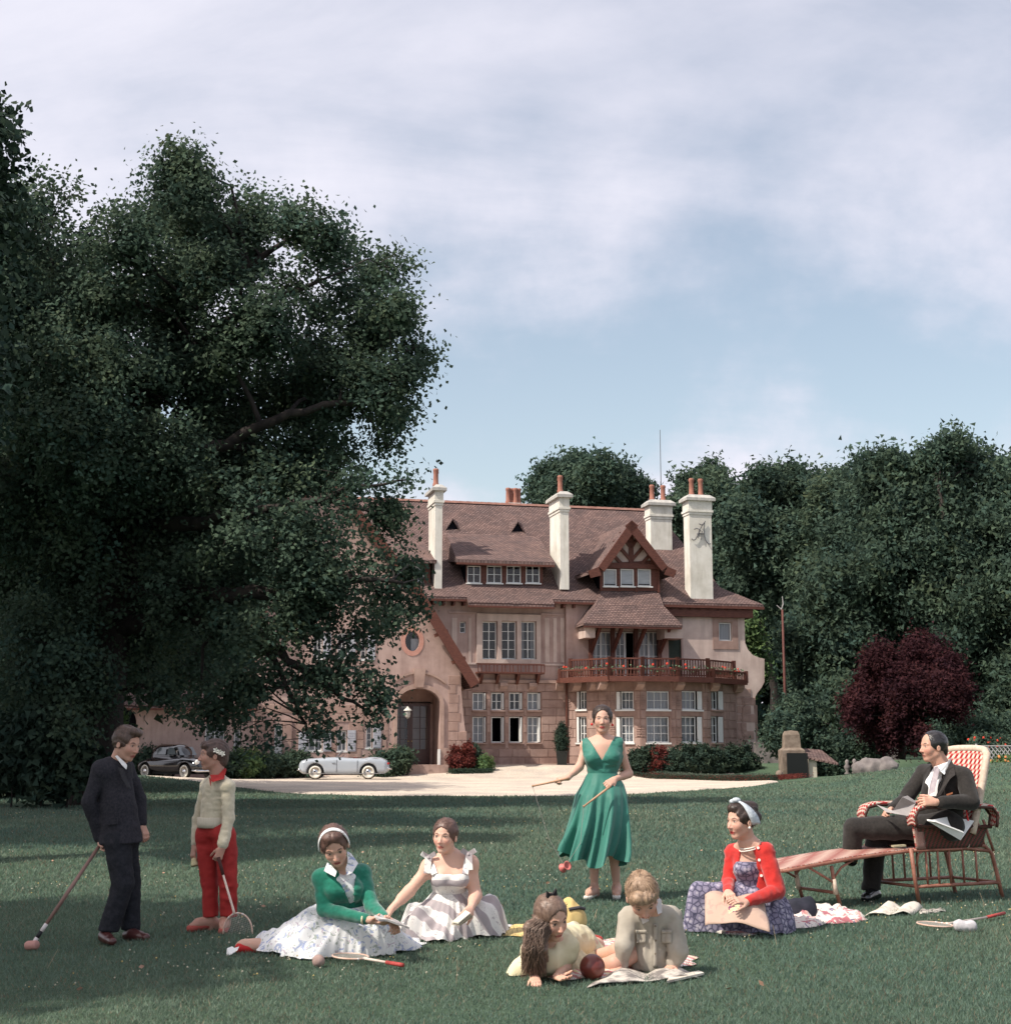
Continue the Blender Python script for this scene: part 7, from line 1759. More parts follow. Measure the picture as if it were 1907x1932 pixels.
# ---------- woman in the red cardigan with needlework
def woman_red():
    Y = 10.3; root, b = person('woman in a red cardigan and pale blue headscarf seated with needlework on her lap', 1400, 1750, Y)
    Q = lambda u, v, dy=0: A_(P(u, v, Y+dy)); hh = .252; sk = (.60,.37,.28)
    hc = Q(1397, 1549, -.02); nb = Q(1411, 1590, .02)
    H, M = build_head(hc, (-.86,-.50,-.04), (.02,0,1), hh, nb, sk, lips=(.46,.05,.05), neck_r=.215, long_face=1.05)
    W_ = lambda p: hc + M @ (np.array(p)*hh)
    shn, shf = Q(1444,1607,-.02), Q(1383,1610,.16); en, ef = Q(1466,1682,-.10), Q(1374,1664,.10); wn, wf = Q(1408,1703,-.30), Q(1373,1684,-.12); wa = Q(1427,1688,.08)
    hn = hand_mesh(wn, nrm(Q(1385,1698,-.36)-wn), (.0,.5,-.7), fore=en, size=.165, curl=.35, side=1); hf = hand_mesh(wf, nrm(Q(1381,1694,-.26)-wf), (.2,.1,-.9), fore=ef, size=.165, curl=1.0, side=-1)
    kn = Q(1313,1722,-.05); ft = Q(1300,1746,.25); kn2 = Q(1345,1728,-.25); hp = Q(1448,1722,.14); kn[2] = .13
    g = Grid(*bounds([shn, shf, en, ef, wn, wf, wa, nb, kn, ft, hp], .12), .010)
    limb(g, [shn, en, wn], [.044,.038,.024]); limb(g, [shf, ef, wf], [.044,.036,.024]); g.cap(Q(1415,1640,.08), wa, .105, .09, .05); g.cap(nb, Q(1415,1615,.07), .055, .09, .05)
    for p in (shn, shf): g.cap(nb, p, .045, .042, .05)
    g.cap(wa, hp, .09, .12, .05); limb(g, [Q(1297,1749,.02), Q(1330,1752,.35)], [.040,.03])
    finish([H, g.mesh(), hn, hf], 'body', M_SKIN, root, b, sk)
    def ex(g, W_, M, h):
        g.ell(W_((.02,-.36,.34)), np.array((.26,.22,.18))*h, M, .06*h); g.ell(W_((0,-.50,.08)), np.array((.22,.18,.20))*h, M, .05*h); g.ell(W_((0,.20,.36)), np.array((.22,.16,.12))*h, M, .06*h)
    finish([hair_mesh(hc, M, hh, lo=hc-.8*hh, hi=hc+.8*hh, extra=ex, hairline=.33, face_w=.30, noise=.02)], 'hair', hair_mat('dark_brown_hair', (.022,.014,.012), (.06,.036,.028)), root, b)
    sc = MB(); n = 22
    for i in range(n):
        t0, t1 = [(-.35+ (math.pi+.7)*k/n) for k in (i, i+1)]
        f = lambda t, o: W_((.425*math.cos(t), -.06+.22*math.sin(t)-.10+o*(.10+.05*math.cos(2*t))*(1), .06+.475*math.sin(t)))
        sc.add([f(t0,-1), f(t0,0)+(W_((0,0,.02))-hc), f(t1,0)+(W_((0,0,.02))-hc), f(t1,-1)], [(0,1,2,3)]).add([f(t0,0)+(W_((0,0,.02))-hc), f(t0,1), f(t1,1), f(t1,0)+(W_((0,0,.02))-hc)], [(0,1,2,3)])
    o = sc.build('headscarf', mat('pale_blue_cotton', (.42,.47,.52), (.56,.60,.64), 18, .8, .4, 40), root, True); o.location = -b; o.modifiers.new('thick', 'SOLIDIFY').thickness = .008
    MB().sphere(W_((0.02,.10,.565)), .022, 10, (1.5,1.1,.9)).sphere(W_((.10,.16,.53)), .018, 10, (1.4,1,1)).build('scarf_knot', mat('pale_blue_cotton', (.42,.47,.52)), root, True).location = -b
    MB().sphere(W_((-.37,.0,-.17)), .010, 8).build('pearl_earring', mat('pearl', (.75,.72,.66), rough=.2), root, True).location = -b
    for k in range(2):
        MB().tube([nb+[.005,-.01,-.005-.012*k]+ (.062+.006*k)*np.array((math.cos(t), math.sin(t), -.35-.25*math.cos(t-3.6))) for t in np.linspace(0, 2*math.pi, 24)], .0045, 6).build('pearl_necklace', mat('pearl', (.75,.72,.66), rough=.2), root, True).location = -b
    C = mat('red_wool', (.44,.018,.015), (.54,.028,.022), 30, .9, .3, 90, sheen=.3)
    g = Grid(*bounds([shn, shf, en, ef, wn, wf, Q(1460,1715,.1)], .15), .006)
    g.cap(Q(1416,1632,.08), Q(1432,1690,.09), .135, .125, .06, flat=((.5,.85,0),.85)); g.cap(shn, shf, .058, .056, .05); g.cap(Q(1432,1690,.09), Q(1448,1706,.10), .125, .125, .04)
    g.cut(Q(1440,1716,0), (.35,0,-1))
    for p in (shn, shf): g.cap(nb+[0,.01,-.045], p, .045, .052, .04)
    # opening towards the picture's left-front
    ct = Q(1408,1672,-.05); dn = nrm((-.72,-.69,0)); sd = np.array((-dn[1], dn[0], 0))
    def opn(d, X, Y_, Z):
        s_ = (X-ct[0])*sd[0] + (Y_-ct[1])*sd[1]; f_ = (X-Q(1418,1650,.09)[0])*dn[0] + (Y_-Q(1418,1650,.09)[1])*dn[1]
        w = .050 + .012*np.sin((Z-ct[2])*14); return np.maximum(d, -np.maximum(np.abs(s_+.015)-w, -f_))
    g.field(opn)
    limb(g, [shn, en, wn+(en-wn)*.08], [.060,.058,.034], .03); limb(g, [shf, ef, wf+(ef-wf)*.08], [.054,.046,.032], .02)
    wrinkle(g, .006, 11, 61, (1,1,1.6)); cg = g.mesh(); finish([cg], 'cardigan', C, root, b)
    for v, u in ((1600,1430), (1623,1432), (1652.5,1436)):
        MB().lathe([(0,0),(.010,0),(.010,.004),(0,.004)], 10, surf(cg[0], u, v, .004), axis=(-.3,-1,.1)).build('button', mat('pearl', (.75,.72,.66)), root).location = -b
    g = Grid(*bounds([shn, shf, wa], .15), .006); g.cap(Q(1414,1640,.075), wa, .122, .105, .05, flat=((.5,.85,0),.85)); g.ell(Q(1404,1640,-.01), (.07,.06,.06), None, .05); g.cap(wa, wa-[0,0,.07], .122, .13, .03); g.cut(Q(1405,1626), (0,0,1)); bod = g.mesh()
    p = lambda u, v: on_ground(u, v)
    out = [p(1303,1749), p(1330,1756), p(1360,1762), p(1403,1765), p(1440,1757), p(1470,1748)] + [tuple(Q(1500,1725,.05)[:2]), tuple(Q(1495,1715,.35)[:2]), tuple(Q(1440,1710,.50)[:2]), tuple(Q(1370,1710,.50)[:2]), tuple(Q(1310,1715,.38)[:2]), tuple(Q(1284,1722,.12)[:2]), tuple(Q(1286,1735,-.02)[:2])]
    w2 = wa[:2]; kb = Q(1318,1712,.02)[:2]
    bm = [(*(w2+[.03,.03]), *kb, .26, .31, .17), (*w2, *p(1350,1752), .22, .14, .16), (*(w2+[.02,0]), *(w2+[.12,0]), .24, .2, .17)]
    finish([bod, drape('skirt', w2+[.0,-.01], wa[2]-.01, out, bm, None, root, b, folds=22, seed=12, amp=.012, neck=.12)], 'dress', M_PAISLEY, root, b)
    # canvas needlework lying over the knees: its own sheet, following the lap
    lap = lambda x, y: gz(x, y) + max(.285*math.exp(-((x-kb[0])**2+(y-kb[1])**2)/.16**2/1.6), .21*math.exp(-((x-w2[0])**2+(y-(w2[1]-.15))**2)/.30**2), .19*math.exp(-((x-(kb[0]+w2[0])/2)**2+(y-(kb[1]+w2[1])/2-.0)**2)/.20**2)) + .03
    A, B_, C_, D = Q(1330,1684,-.02), Q(1380,1700,-.22), Q(1452,1742,-.42), Q(1330,1735,-.30)
    n = 24; V = []
    for i in range(n+1):
        for j in range(n+1):
            s_, t_ = i/n, j/n
            q = (A*(1-s_)+Q(1440,1700,-.10)*s_)*(1-t_) + (D*(1-s_)+C_*s_)*t_
            x, y = q[0], q[1]; z = q[2] + .014*math.sin(s_*9+t_*3) + .012*math.sin(t_*8-s_*5) + .018*math.sin(math.pi*t_); V.append((x, y, z+.02-.035*abs(2*t_-1)**3*(t_ > .5)-.04*abs(2*s_-1)**4))
    f = [(i*(n+1)+j, (i+1)*(n+1)+j, (i+1)*(n+1)+j+1, i*(n+1)+j+1) for i in range(n) for j in range(n)]
    cv = pattern('tan_canvas', (.48,.34,.27), [('noise', 14, .56, .60, (.42,.29,.24))]); o = mesh_obj('needlework', V, f, cv, None, True); o.modifiers.new('thick', 'SOLIDIFY').thickness = .004
    tag(o, 'tan canvas needlework with a floral patch lying over the lap of the woman in red', 'needlework')
    # stitched patch
    pv = [V[i*(n+1)+j] for i in range(9, 15) for j in range(3, 20)]; m_ = 17
    pf = [(i*m_+j, (i+1)*m_+j, (i+1)*m_+j+1, i*m_+j+1) for i in range(5) for j in range(m_-1)]
    mesh_obj('stitched_patch', [(x, y, z+.006) for x, y, z in pv], pf, pattern('floral_stitching', (.62,.58,.36), [('noise', 30, .50, .54, (.20,.06,.12)), ('noise', 45, .6, .63, (.16,.2,.1))]), o, True)
woman_red()

# ---------- man in the dark suit in the cane chair
def man_suit():
    Y = 12.45; root, b = person('man with slicked dark hair in a dark three piece suit seated in the cane chair', 1700, 1690, Y)
    Q = lambda u, v, dy=0: A_(P(u, v, Y+dy)); hh = .262; sk = (.58,.34,.25)
    hc = Q(1759, 1409, -.02); nb = Q(1778, 1449, .0)
    H, M = build_head(hc, (-.97,-.22,.02), (.05,0,1), hh, nb, sk, lips=(.40,.15,.12), neck_r=.26, female=False, blush=.35, brow=(.05,.035,.03), long_face=1.08)
    W_ = lambda p: hc + M @ (np.array(p)*hh)
    shn, shf = Q(1818,1466,-.10), Q(1743,1460,.22); en, ef = Q(1832,1513,-.24), Q(1706,1510,.12); wn, wf = Q(1765,1514,-.34), Q(1682,1528,-.02)
    hn = hand_mesh(wn, nrm(Q(1738,1512,-.36)-wn), (.2,.8,-.3), fore=en, size=.19, curl=.75, side=-1); hf = hand_mesh(wf, nrm(Q(1664,1537,-.08)-wf), (.2,-.5,-.6), fore=ef, size=.19, curl=.9, side=1)
    hpn, hpf = Q(1790,1560,-.12), Q(1780,1560,.12); kn1 = Q(1612,1564,-.06); an1 = Q(1606,1618,.0)       # crossed leg
    kn2 = Q(1655,1572,.10); an2 = Q(1642,1672,.05)
    g = Grid(*bounds([shn, shf, en, ef, wn, wf, hpn, hpf, kn1, an1, kn2, an2, nb], .1), .013)
    limb(g, [shn, en, wn], [.045,.036,.026]); limb(g, [shf, ef, wf], [.045,.036,.026]); g.cap(nb, Q(1782,1540,.04), .06, .09, .05); g.cap(shn, shf, .045, .045, .04); limb(g, [hpn, kn1, an1], [.07,.05,.035]); limb(g, [hpf, kn2, an2], [.07,.05,.035])
    finish([H, g.mesh(), hn, hf], 'body', M_SKIN, root, b, sk)
    def ex(g, W_, M, h): g.ell(W_((0,.52,.16)), np.array((.35,.30,.34))*h, M, .04*h, 'sub'); g.ell(W_((0,-.35,-.10)), np.array((.24,.16,.22))*h, M, .05*h)
    finish([hair_mesh(hc, M, hh, extra=ex, hairline=.50, face_w=.31, noise=.006, thick=.022)], 'hair', mat('slick_black_hair', (.012,.010,.011), (.035,.03,.032), 60, .3, spec=.7, bump=.4, bscale=140, stretch=(.3,1,1)), root, b)
    C = mat('dark_brown_worsted', (.015,.013,.012), (.027,.023,.021), 50, .9, .25, 120, sheen=.15)
    g = Grid(*bounds([shn, shf, en, ef, wn, wf, Q(1790,1575,.1), Q(1720,1545,.1)], .17), .0075)
    g.cap(shn+[-.02,.02,0], shf+[.02,0,0], .078, .072, .05); g.cap(Q(1782,1478,.04), Q(1786,1560,.04), .165, .16, .06, flat=((1,0,0),.82)); g.cap(Q(1770,1490,.04), Q(1755,1548,.05), .13, .12, .05)
    for p in (shn, shf): g.cap(nb+[.01,0,-.05], p, .06, .068, .05)
    vt = Q(1741,1518,-.0)
    dn = nrm((-.80,-.60,0)); sd = np.array((-dn[1], dn[0], 0)); cc = Q(1760,1480,-.06)
    def vf(d, X, Y_, Z):
        s_ = (X-cc[0])*sd[0] + (Y_-cc[1])*sd[1]; f_ = (X-Q(1785,1480,.04)[0])*dn[0] + (Y_-Q(1785,1480,.04)[1])*dn[1]
        return np.maximum(d, -np.maximum(np.maximum(np.abs(s_)-np.minimum(.010+np.maximum(0, Z-vt[2])*.24, .060), vt[2]-Z), -f_))
    g.field(vf)
    limb(g, [shn, en, wn+(en-wn)*.16], [.074,.066,.050], .03); limb(g, [shf, ef, wf+(ef-wf)*.14], [.070,.060,.046], .03)
    wrinkle(g, .009, 7, 71, (1,1,1)); finish([g.mesh()], 'jacket', C, root, b)
    # shirt, waistcoat, tie
    g = Grid(*bounds([nb, Q(1745,1530)], .2), .006); g.cap(Q(1778,1478,.04), Q(1778,1540,.04), .150, .145, .06, flat=((1,0,0),.85)); g.cap(Q(1768,1490,.04), Q(1757,1545,.05), .118, .108, .05); g.cap(nb+[0,0,-.01], nb+[.0,0,-.06], .066, .085, .03)
    V, Qd = g.mesh(); zc = Q(1745,1503)[2]; 
    g2 = (V[:,2] > zc)
    top = Qd[g2[Qd].all(1)]; bot = Qd[~g2[Qd].all(1)]
    finish([(V, top)], 'shirt', M_WHITECOT, root, b); finish([(V, bot)], 'waistcoat', mat('black_waistcoat', (.012,.012,.014), (.02,.02,.022), 30, .8), root, b)
    for pts in ([(1768,1446,-.09),(1773,1444,-.10),(1789,1437,-.06),(1795,1430,.0),(1787,1455,-.10),(1781,1462,-.15),(1773,1455,-.14)], [(1762,1447,-.04),(1768,1446,-.09),(1771,1452,-.12),(1762,1462,-.10)]):
        MB().prism([Q(*p) for p in pts], (0,.008,.003)).build('collar', M_WHITECOT, root).location = -b
    MB().prism([Q(1763,1447,-.13), Q(1770,1446,-.14), Q(1772,1455,-.15), Q(1768,1470,-.16), Q(1763,1494,-.17), Q(1752,1500,-.15), Q(1755,1480,-.14), Q(1761,1458,-.13)], (.0,.01,.0)).build('tie', mat('pale_mauve_silk', (.34,.29,.32), (.44,.39,.41), 30, .45), root).location = -b
    lap = [Q(1795,1434,-.07), Q(1800,1446,-.11), Q(1802,1462,-.17), Q(1792,1470,-.19), Q(1775,1500,-.20), Q(1765,1506,-.20), Q(1775,1478,-.17), Q(1786,1452,-.12)]
    MB().prism(lap, (0,.010,0)).build('lapel', mat('dark_lapel', (.028,.024,.023), (.040,.035,.033), 50, .9), root).location = -b
    MB().tube([wn+(en-wn)*.13, wn+(en-wn)*.22], [.038,.040], 12).build('shirt_cuff', M_WHITECOT, root, True).location = -b
    MB().prism([Q(1785,1499,-.22), Q(1797,1495,-.22), Q(1797,1498,-.22), Q(1786,1502,-.22)], (0,.006,0)).build('pocket_square', mat('rust_silk', (.35,.13,.06)), root).location = -b
    g = Grid(*bounds([hpn, hpf, kn1, an1, kn2, an2], .15), .0078)
    limb(g, [hpf+[0,0,.0], kn2+[.0,0,-.01], an2], [.12,.095,.076], .03); limb(g, [hpn, kn1, an1+[0,0,.02]], [.12,.088,.072], .03); g.cap(hpn, hpf, .12, .12, .05)
    g.cap(an2, an2+[0.01,0,-.04], .070, .072, .02)
    g.cut(an2+[0,0,-.03], (0,0,-1)); wrinkle(g, .011, 6, 81); finish([g.mesh()], 'trousers', C, root, b)
    bl = mat('polished_black_leather', (.012,.012,.014), None, rough=.12, spec=.8)
    sh2a, sh2b = Q(1646,1690,.05), Q(1634,1700,-.15); sh2a[2] = gz(sh2a[0], sh2a[1])+.07; sh2b[2] = gz(sh2b[0], sh2b[1])+.035
    g = Grid(*bounds([sh2a, sh2b, an2], .1), .006); g.cap(an2, sh2a, .045, .042, .02); g.cap(sh2a+[.04,.02,-.03], sh2b, .040, .038, .03); g.cap(sh2a, sh2b, .045, .036, .03); finish([g.mesh()], 'shoe', bl, root, b)
    s1, s2 = Q(1606,1624,.0), Q(1580,1614,-.08); g = Grid(*bounds([s1, s2, an1], .1), .006); g.cap(an1, s1, .042, .042, .02); g.cap(s1, s2, .044, .034, .03); finish([g.mesh()], 'shoe', bl, root, b)
    # letter
    pap = mat('grey_paper', (.36,.33,.33), (.46,.43,.42), 7, .8, trans=.15)
    o = mesh_obj('letter', [Q(1653,1518.5,-.20), Q(1684,1530,-.30), Q(1702,1504,-.38), Q(1712,1501.5,-.36), Q(1727,1512,-.34), Q(1727,1516,-.36), Q(1713,1540,-.36), Q(1690,1536,-.34), Q(1672,1533,-.28)], [(0,1,7,8), (1,2,3,4,5), (1,5,6,7)], pap, None)
    o.modifiers.new('thick', 'SOLIDIFY').thickness = .002; tag(o, 'opened grey letter held in both hands of the man in the suit', 'letter')
man_suit()

# ---------- girl in yellow lying on her elbows
def girl_yellow():
    Y = 8.12; root, b = person('small girl with very long brown hair in a yellow dress lying on her elbows', 1030, 1855, Y)
    Q = lambda u, v, dy=0: A_(P(u, v, Y+dy)); hh = .236; sk = (.62,.38,.28)
    hc = Q(1041, 1732, 0); nb = Q(1034, 1775, .09)
    H, M = build_head(hc, (.52,-.78,-.32), (-.10,-.15,1), hh, nb, sk, lips=(.48,.18,.15), neck_r=.215, res=.003, blush=.35)
    W_ = lambda p: hc + M @ (np.array(p)*hh)
    shl, shr = Q(1003,1795,.06), Q(1073,1787,.12); el, er = Q(1000,1826,.10), Q(1066,1824,.10); wl, wr = Q(1010,1846,-.04), Q(1050,1843,-.03)
    for p in (el, er, wl, wr): p[2] = max(p[2], gz(p[0], p[1]) + .032)
    hl = hand_mesh(wl, (.05,-.97,-.15), (.0,-.1,-1), res=.0026, fore=el, size=.132, curl=.75, side=-1, thumb_out=.6); hr = hand_mesh(wr, (.45,-.85,-.05), (-.2,0,.9), res=.0026, fore=er, size=.138, curl=.25, side=-1, thumb_out=.7)
    chest = Q(1040,1812,.22); hip = Q(1080,1808,.62); knee = Q(1110,1800,.95); ank = Q(1118,1773,1.05); hip[2] = .12; knee[2] = .07; chest[2] = .17
    g = Grid(*bounds([shl, shr, el, er, wl, wr, nb, chest, hip, knee, ank], .12), .0075)
    limb(g, [shl, el, wl], [.034,.028,.021]); limb(g, [shr, er, wr], [.034,.030,.021]); g.cap(nb, chest, .040, .06, .05); g.cap(chest, hip, .07, .08, .05); g.cap(shl, shr, .035, .035, .05)
    for p in (shl, shr): g.cap(nb, p, .036, .034, .05)
    limb(g, [hip+[-.05,0,0], knee+[-.06,0,0], knee+[-.02,.12,.02]], [.065,.045,.035]); limb(g, [hip+[.05,0,0], knee+[.05,0,0], ank], [.065,.046,.028])
    finish([H, g.mesh(), hl, hr], 'body', M_SKIN, root, b, sk)
    # hair: cap, then long locks falling to the grass on the picture's left
    def ex(g, W_, M, h):
        rs = np.random.default_rng(3)
        tips = [(990,1832,-.02),(998,1838,-.03),(986,1822,.02),(1006,1842,-.03),(1015,1842,-.03),(1024,1836,-.02),(984,1808,.08),(993,1840,-.02),(1029,1826,-.02),(1034,1815,-.02)]
        for k, t in enumerate(tips):
            a = W_((-.26-.02*(k % 3), -.15-.04*k, .10-.03*k)); m1 = Q(999+k*2.6,1750+k*1,-.04); m2 = Q((t[0]*.6+1008*.4), 1792, -.08+.01*(k%3)); e = Q(*t)
            for p, q, r0, r1 in ((a, m1, .030, .032), (m1, m2, .032, .026), (m2, e, .026, .004)): g.cap(p, q, r0, r1, .012)
        g.cap(W_((.24,-.22,.0)), Q(1062,1790,.14), .030, .022, .02); g.cap(W_((.0,-.40,.0)), Q(1040,1800,.20), .05, .04, .02)
    LH = hair_mat('long_light_brown_hair', (.10,.060,.045), (.23,.15,.11))
    gh = hair_mesh(hc, M, hh, lo=np.minimum(hc-.7*hh, Q(975,1860,-.1)-.04), hi=np.maximum(hc+.7*hh, Q(1068,1800,.3)+.04), extra=ex, hairline=.34, face_w=.285, noise=.016, side_drop=-.3)
    finish([gh], 'hair', LH, root, b)
    # fine strands
    st = MB(); rs = np.random.default_rng(5)
    for k in range(800):
        a = W_((-.34+rs.normal()*.03, .05-.40*rs.random(), .30*rs.random()-.02)); e = Q(982+rs.random()*50, 1812+rs.random()*34, -.07+rs.random()*.05); m_ = Q(990+rs.random()*36, 1752+rs.random()*40, -.13+rs.random()*.03)
        st.tube([a, a*.5+m_*.5+rs.normal(size=3)*.008, m_, m_*.5+e*.5+rs.normal(size=3)*.01, e], [.0008,.0018,.0020,.0017,.0005], 3, caps=False)
    st.build('hair_strands', LH, root, True, fix=False).location = -b
    bw = mat('black_velvet', (.012,.010,.012), None, rough=.8); c = Vector(W_((0,-.08,.54))); mb = MB(); xx = Vector(M[:,0]); zz = Vector((0,0,1))
    for s in (-1, 1): mb.prism([c, c+xx*s*.030+zz*.028, c+xx*s*.034-zz*.004, c+xx*s*.02-zz*.012], Vector(M[:,1])*.012)
    mb.sphere(c, .010, 8); mb.build('hair_bow', bw, root).location = -b
    D = mat('pale_yellow_cotton', (.58,.51,.33), (.68,.61,.43), 8, .85, .3, 60)
    g = Grid(*bounds([shl, shr, chest, hip, knee], .2), .0062)
    g.cap(nb+[0,.0,-.085], chest, .100, .120, .04); g.cap(chest, hip, .105, .115, .05); g.cap(shl+[0,.01,0], shr+[0,.01,0], .055, .055, .04); g.cap(hip, Q(1098,1804,.85), .13, .12, .05, flat=((0,0,1),.75))
    for p in (shl, shr): g.cap(nb+[0,.0,-.05], p, .046, .052, .03)
    g.cap(shr, shr*.55+er*.45, .050, .052, .02); g.cap(shl, shl*.6+el*.4, .048, .046, .02)
    g.cap(Q(1046,1794,-.02), nb+[.01,-.06,.0], .016, .034, .012, 'sub')
    wrinkle(g, .008, 13, 91); body = g.mesh()
    out = [on_ground(u, v) for u, v in ((966,1846),(985,1850),(1000,1846),(1020,1840),(1060,1835),(1085,1822),(1125,1806))] + [tuple(Q(1128,1800,1.0)[:2]), tuple(Q(1090,1800,1.1)[:2]), tuple(Q(1020,1800,.8)[:2]), tuple(Q(975,1800,.45)[:2]), tuple(Q(962,1830,.2)[:2])]
    cc = chest[:2]*.5+hip[:2]*.5
    V = drape('s', cc, .16, out, [(*chest[:2], *hip[:2], .13, .16, .10), (*hip[:2], *knee[:2], .18, .14, .12), (*cc, *on_ground(975,1838), .10, .05, .12)], None, root, b, folds=17, seed=15, amp=.012, neck=.05, core=.08)
    finish([body, V], 'dress', D, root, b)
    g = Grid(*bounds([ank, Q(1132,1774,1.05)], .1), .005); g.cap(Q(1100,1768,1.02), Q(1130,1774,1.02), .032, .026, .02, flat=((0,1,0),.8)); finish([g.mesh()], 'shoe', mat('red_leather_shoe', (.30,.035,.03), (.38,.05,.04), 6, .4), root, b)
girl_yellow()

# ---------- small fair boy in the beige shirt
def boy_beige():
    Y = 8.38; root, b = person('small fair haired boy in a beige shirt kneeling over the open magazine', 1225, 1840, Y)
    Q = lambda u, v, dy=0: A_(P(u, v, Y+dy)); hh = .250; sk = (.60,.36,.27)
    hc = Q(1212, 1693, -.06); nb = Q(1230, 1716, .06)
    H, M = build_head(hc, (.08,-.66,-.72), (-.12,-.62,.75), hh, nb, sk, lips=(.42,.17,.14), neck_r=.22, res=.003, female=False, brow=(.20,.13,.08))
    W_ = lambda p: hc + M @ (np.array(p)*hh)
    shl, shr = Q(1186,1731,.08), Q(1268,1731,.10); el, er = Q(1177,1784,.03), Q(1279,1794,.04); wl, wr = Q(1171,1834,.06), Q(1270,1832,.06)
    for p in (wl, wr): p[2] = gz(p[0], p[1]) + .052
    hl = hand_mesh(wl, (-.45,-.72,-.28), (.1,.0,-1), res=.0026, fore=el, size=.145, curl=.15, side=-1, spread=.2); hr = hand_mesh(wr, (-.50,-.75,-.28), (0,0,-1), res=.0026, fore=er, size=.145, curl=.15, side=1, spread=.2)
    wa = Q(1228,1805,.16); hip = Q(1222,1828,.30); kn = Q(1168,1815,.18); kn2 = Q(1160,1830,.05); kn[2] = .11; kn2[2] = .06; hip[2] = .17
    g = Grid(*bounds([shl, shr, el, er, wl, wr, wa, hip, kn, kn2, nb, Q(1128,1822,.2)], .1), .0075)
    limb(g, [shl, el, wl], [.034,.028,.021]); limb(g, [shr, er, wr], [.034,.028,.021]); g.cap(nb, wa, .045, .07, .05); g.cap(wa, hip, .07, .08, .05); g.cap(shl, shr, .032, .032, .03)
    f1, f2 = Q(1132,1808,.30), Q(1140,1828,.10); f1[2] = .07; f2[2] = .05
    limb(g, [hip, kn, f1], [.07,.050,.034]); limb(g, [hip+[0,-.1,-.03], kn2, f2], [.06,.046,.034]); g.cap(f1, Q(1115,1803,.36), .030, .022, .02)
    finish([H, g.mesh(), hl, hr], 'body', M_SKIN, root, b, sk)
    def ex(g, W_, M, h): g.ell(W_((.03,.26,.34)), np.array((.29,.18,.15))*h, M, .05*h); g.cap(W_((0,-.15,.50)), W_((.02,-.22,.58)), .03*h, .01*h, .03*h)
    FH = hair_mat('fair_hair', (.20,.125,.08), (.44,.30,.20))
    finish([hair_mesh(hc, M, hh, extra=ex, hairline=.30, face_w=.30, noise=.028, side_drop=.0)], 'hair', FH, root, b)
    st = MB(); rs = np.random.default_rng(9)
    for k in range(220):
        a = 2*math.pi*rs.random(); p0 = (.06*math.cos(a)+.02, -.14+.06*math.sin(a), .52); r = .30+.06*rs.random(); e = (r*math.cos(a)*1.05, -.05+.42*math.sin(a), .30-.12*rs.random()+.05*math.sin(a))
        mid = (r*.62*math.cos(a), -.09+.26*math.sin(a), .50)
        if e[1] > .28: e = (e[0], e[1]+.03, .26)
        sc_ = 1.045; st.tube([W_(p0), W_(tuple(np.array(mid)*sc_)), W_(tuple(np.array(e)*sc_))], [.0014,.0020,.0008], 3, caps=False)
    st.build('hair_strands', FH, root, True, fix=False).location = -b
    C = mat('beige_cotton_drill', (.34,.305,.255), (.43,.39,.33), 7, .85, .3, 60)
    g = Grid(*bounds([shl, shr, el, er, wl, wr, wa, hip], .14), .0058)
    g.cap(Q(1228,1748,.12), wa, .105, .105, .05, flat=((0,1,0),.85)); g.cap(wa, Q(1232,1824,.18), .105, .12, .04); g.cap(shl+[.01,0,0], shr-[.01,0,0], .050, .050, .04)
    for p in (shl, shr): g.cap(nb+[0,.03,-.03], p, .050, .048, .04)
    g.cut(Q(1228,1838,0), (0,0,-1))
    limb(g, [shl, el, wl+(el-wl)*.12], [.054,.051,.038], .02); limb(g, [shr, er, wr+(er-wr)*.08], [.054,.052,.038], .02)
    g.cap(Q(1232,1722,-.04), Q(1234,1745,-.06), .03, .010, .01, 'sub'); wrinkle(g, .008, 16, 101, (1,1,.6)); wrinkle(g, .007, 8, 102); bs = g.mesh(); finish([bs], 'shirt', C, root, b)
    SF = lambda u, v, o=.004: surf(bs[0], u, v, o, 2.5)
    def patch(nm, u0, u1, v0, v1, nu=5, nv=5, o=.005, th=.004):
        G = [SF(u0+(u1-u0)*i/nu, v0+(v1-v0)*j/nv, o)-A_(b) for i in range(nu+1) for j in range(nv+1)]; ym = np.median([q[1] for q in G])
        for q in G: q[1] = min(max(q[1], ym-.02), ym+.02)
        mesh_obj(nm, G, [(i*(nv+1)+j, (i+1)*(nv+1)+j, (i+1)*(nv+1)+j+1, i*(nv+1)+j+1) for i in range(nu) for j in range(nv)], C, root, True).modifiers.new('thick', 'SOLIDIFY').thickness = th
    patch('shirt_pocket', 1200, 1219, 1757, 1780); patch('shirt_pocket', 1248, 1267, 1757, 1780); patch('pocket_flap', 1199, 1220, 1755, 1762, 5, 2, .008); patch('pocket_flap', 1247, 1268, 1755, 1762, 5, 2, .008)
    patch('placket', 1232, 1240, 1744, 1826, 2, 14, .006)
    for pts in ([(1238,1690,.06),(1248,1700,.03),(1249,1722,-.02),(1241,1726,-.05),(1237,1708,.0)], [(1205,1722,-.02),(1212,1720,-.05),(1224,1738,-.08),(1212,1744,-.05)]):
        MB().prism([Q(*p) for p in pts], (0,.008,.003)).build('collar', mat('pale_collar', (.55,.53,.50)), root).location = -b
    for u, v in ((1236,1748),(1237,1775),(1236,1800)): MB().lathe([(0,0),(.006,0),(.006,.003),(0,.003)], 8, SF(u, v, .013), axis=(0,-1,.1)).build('button', mat('horn', (.2,.16,.12)), root).location = -b
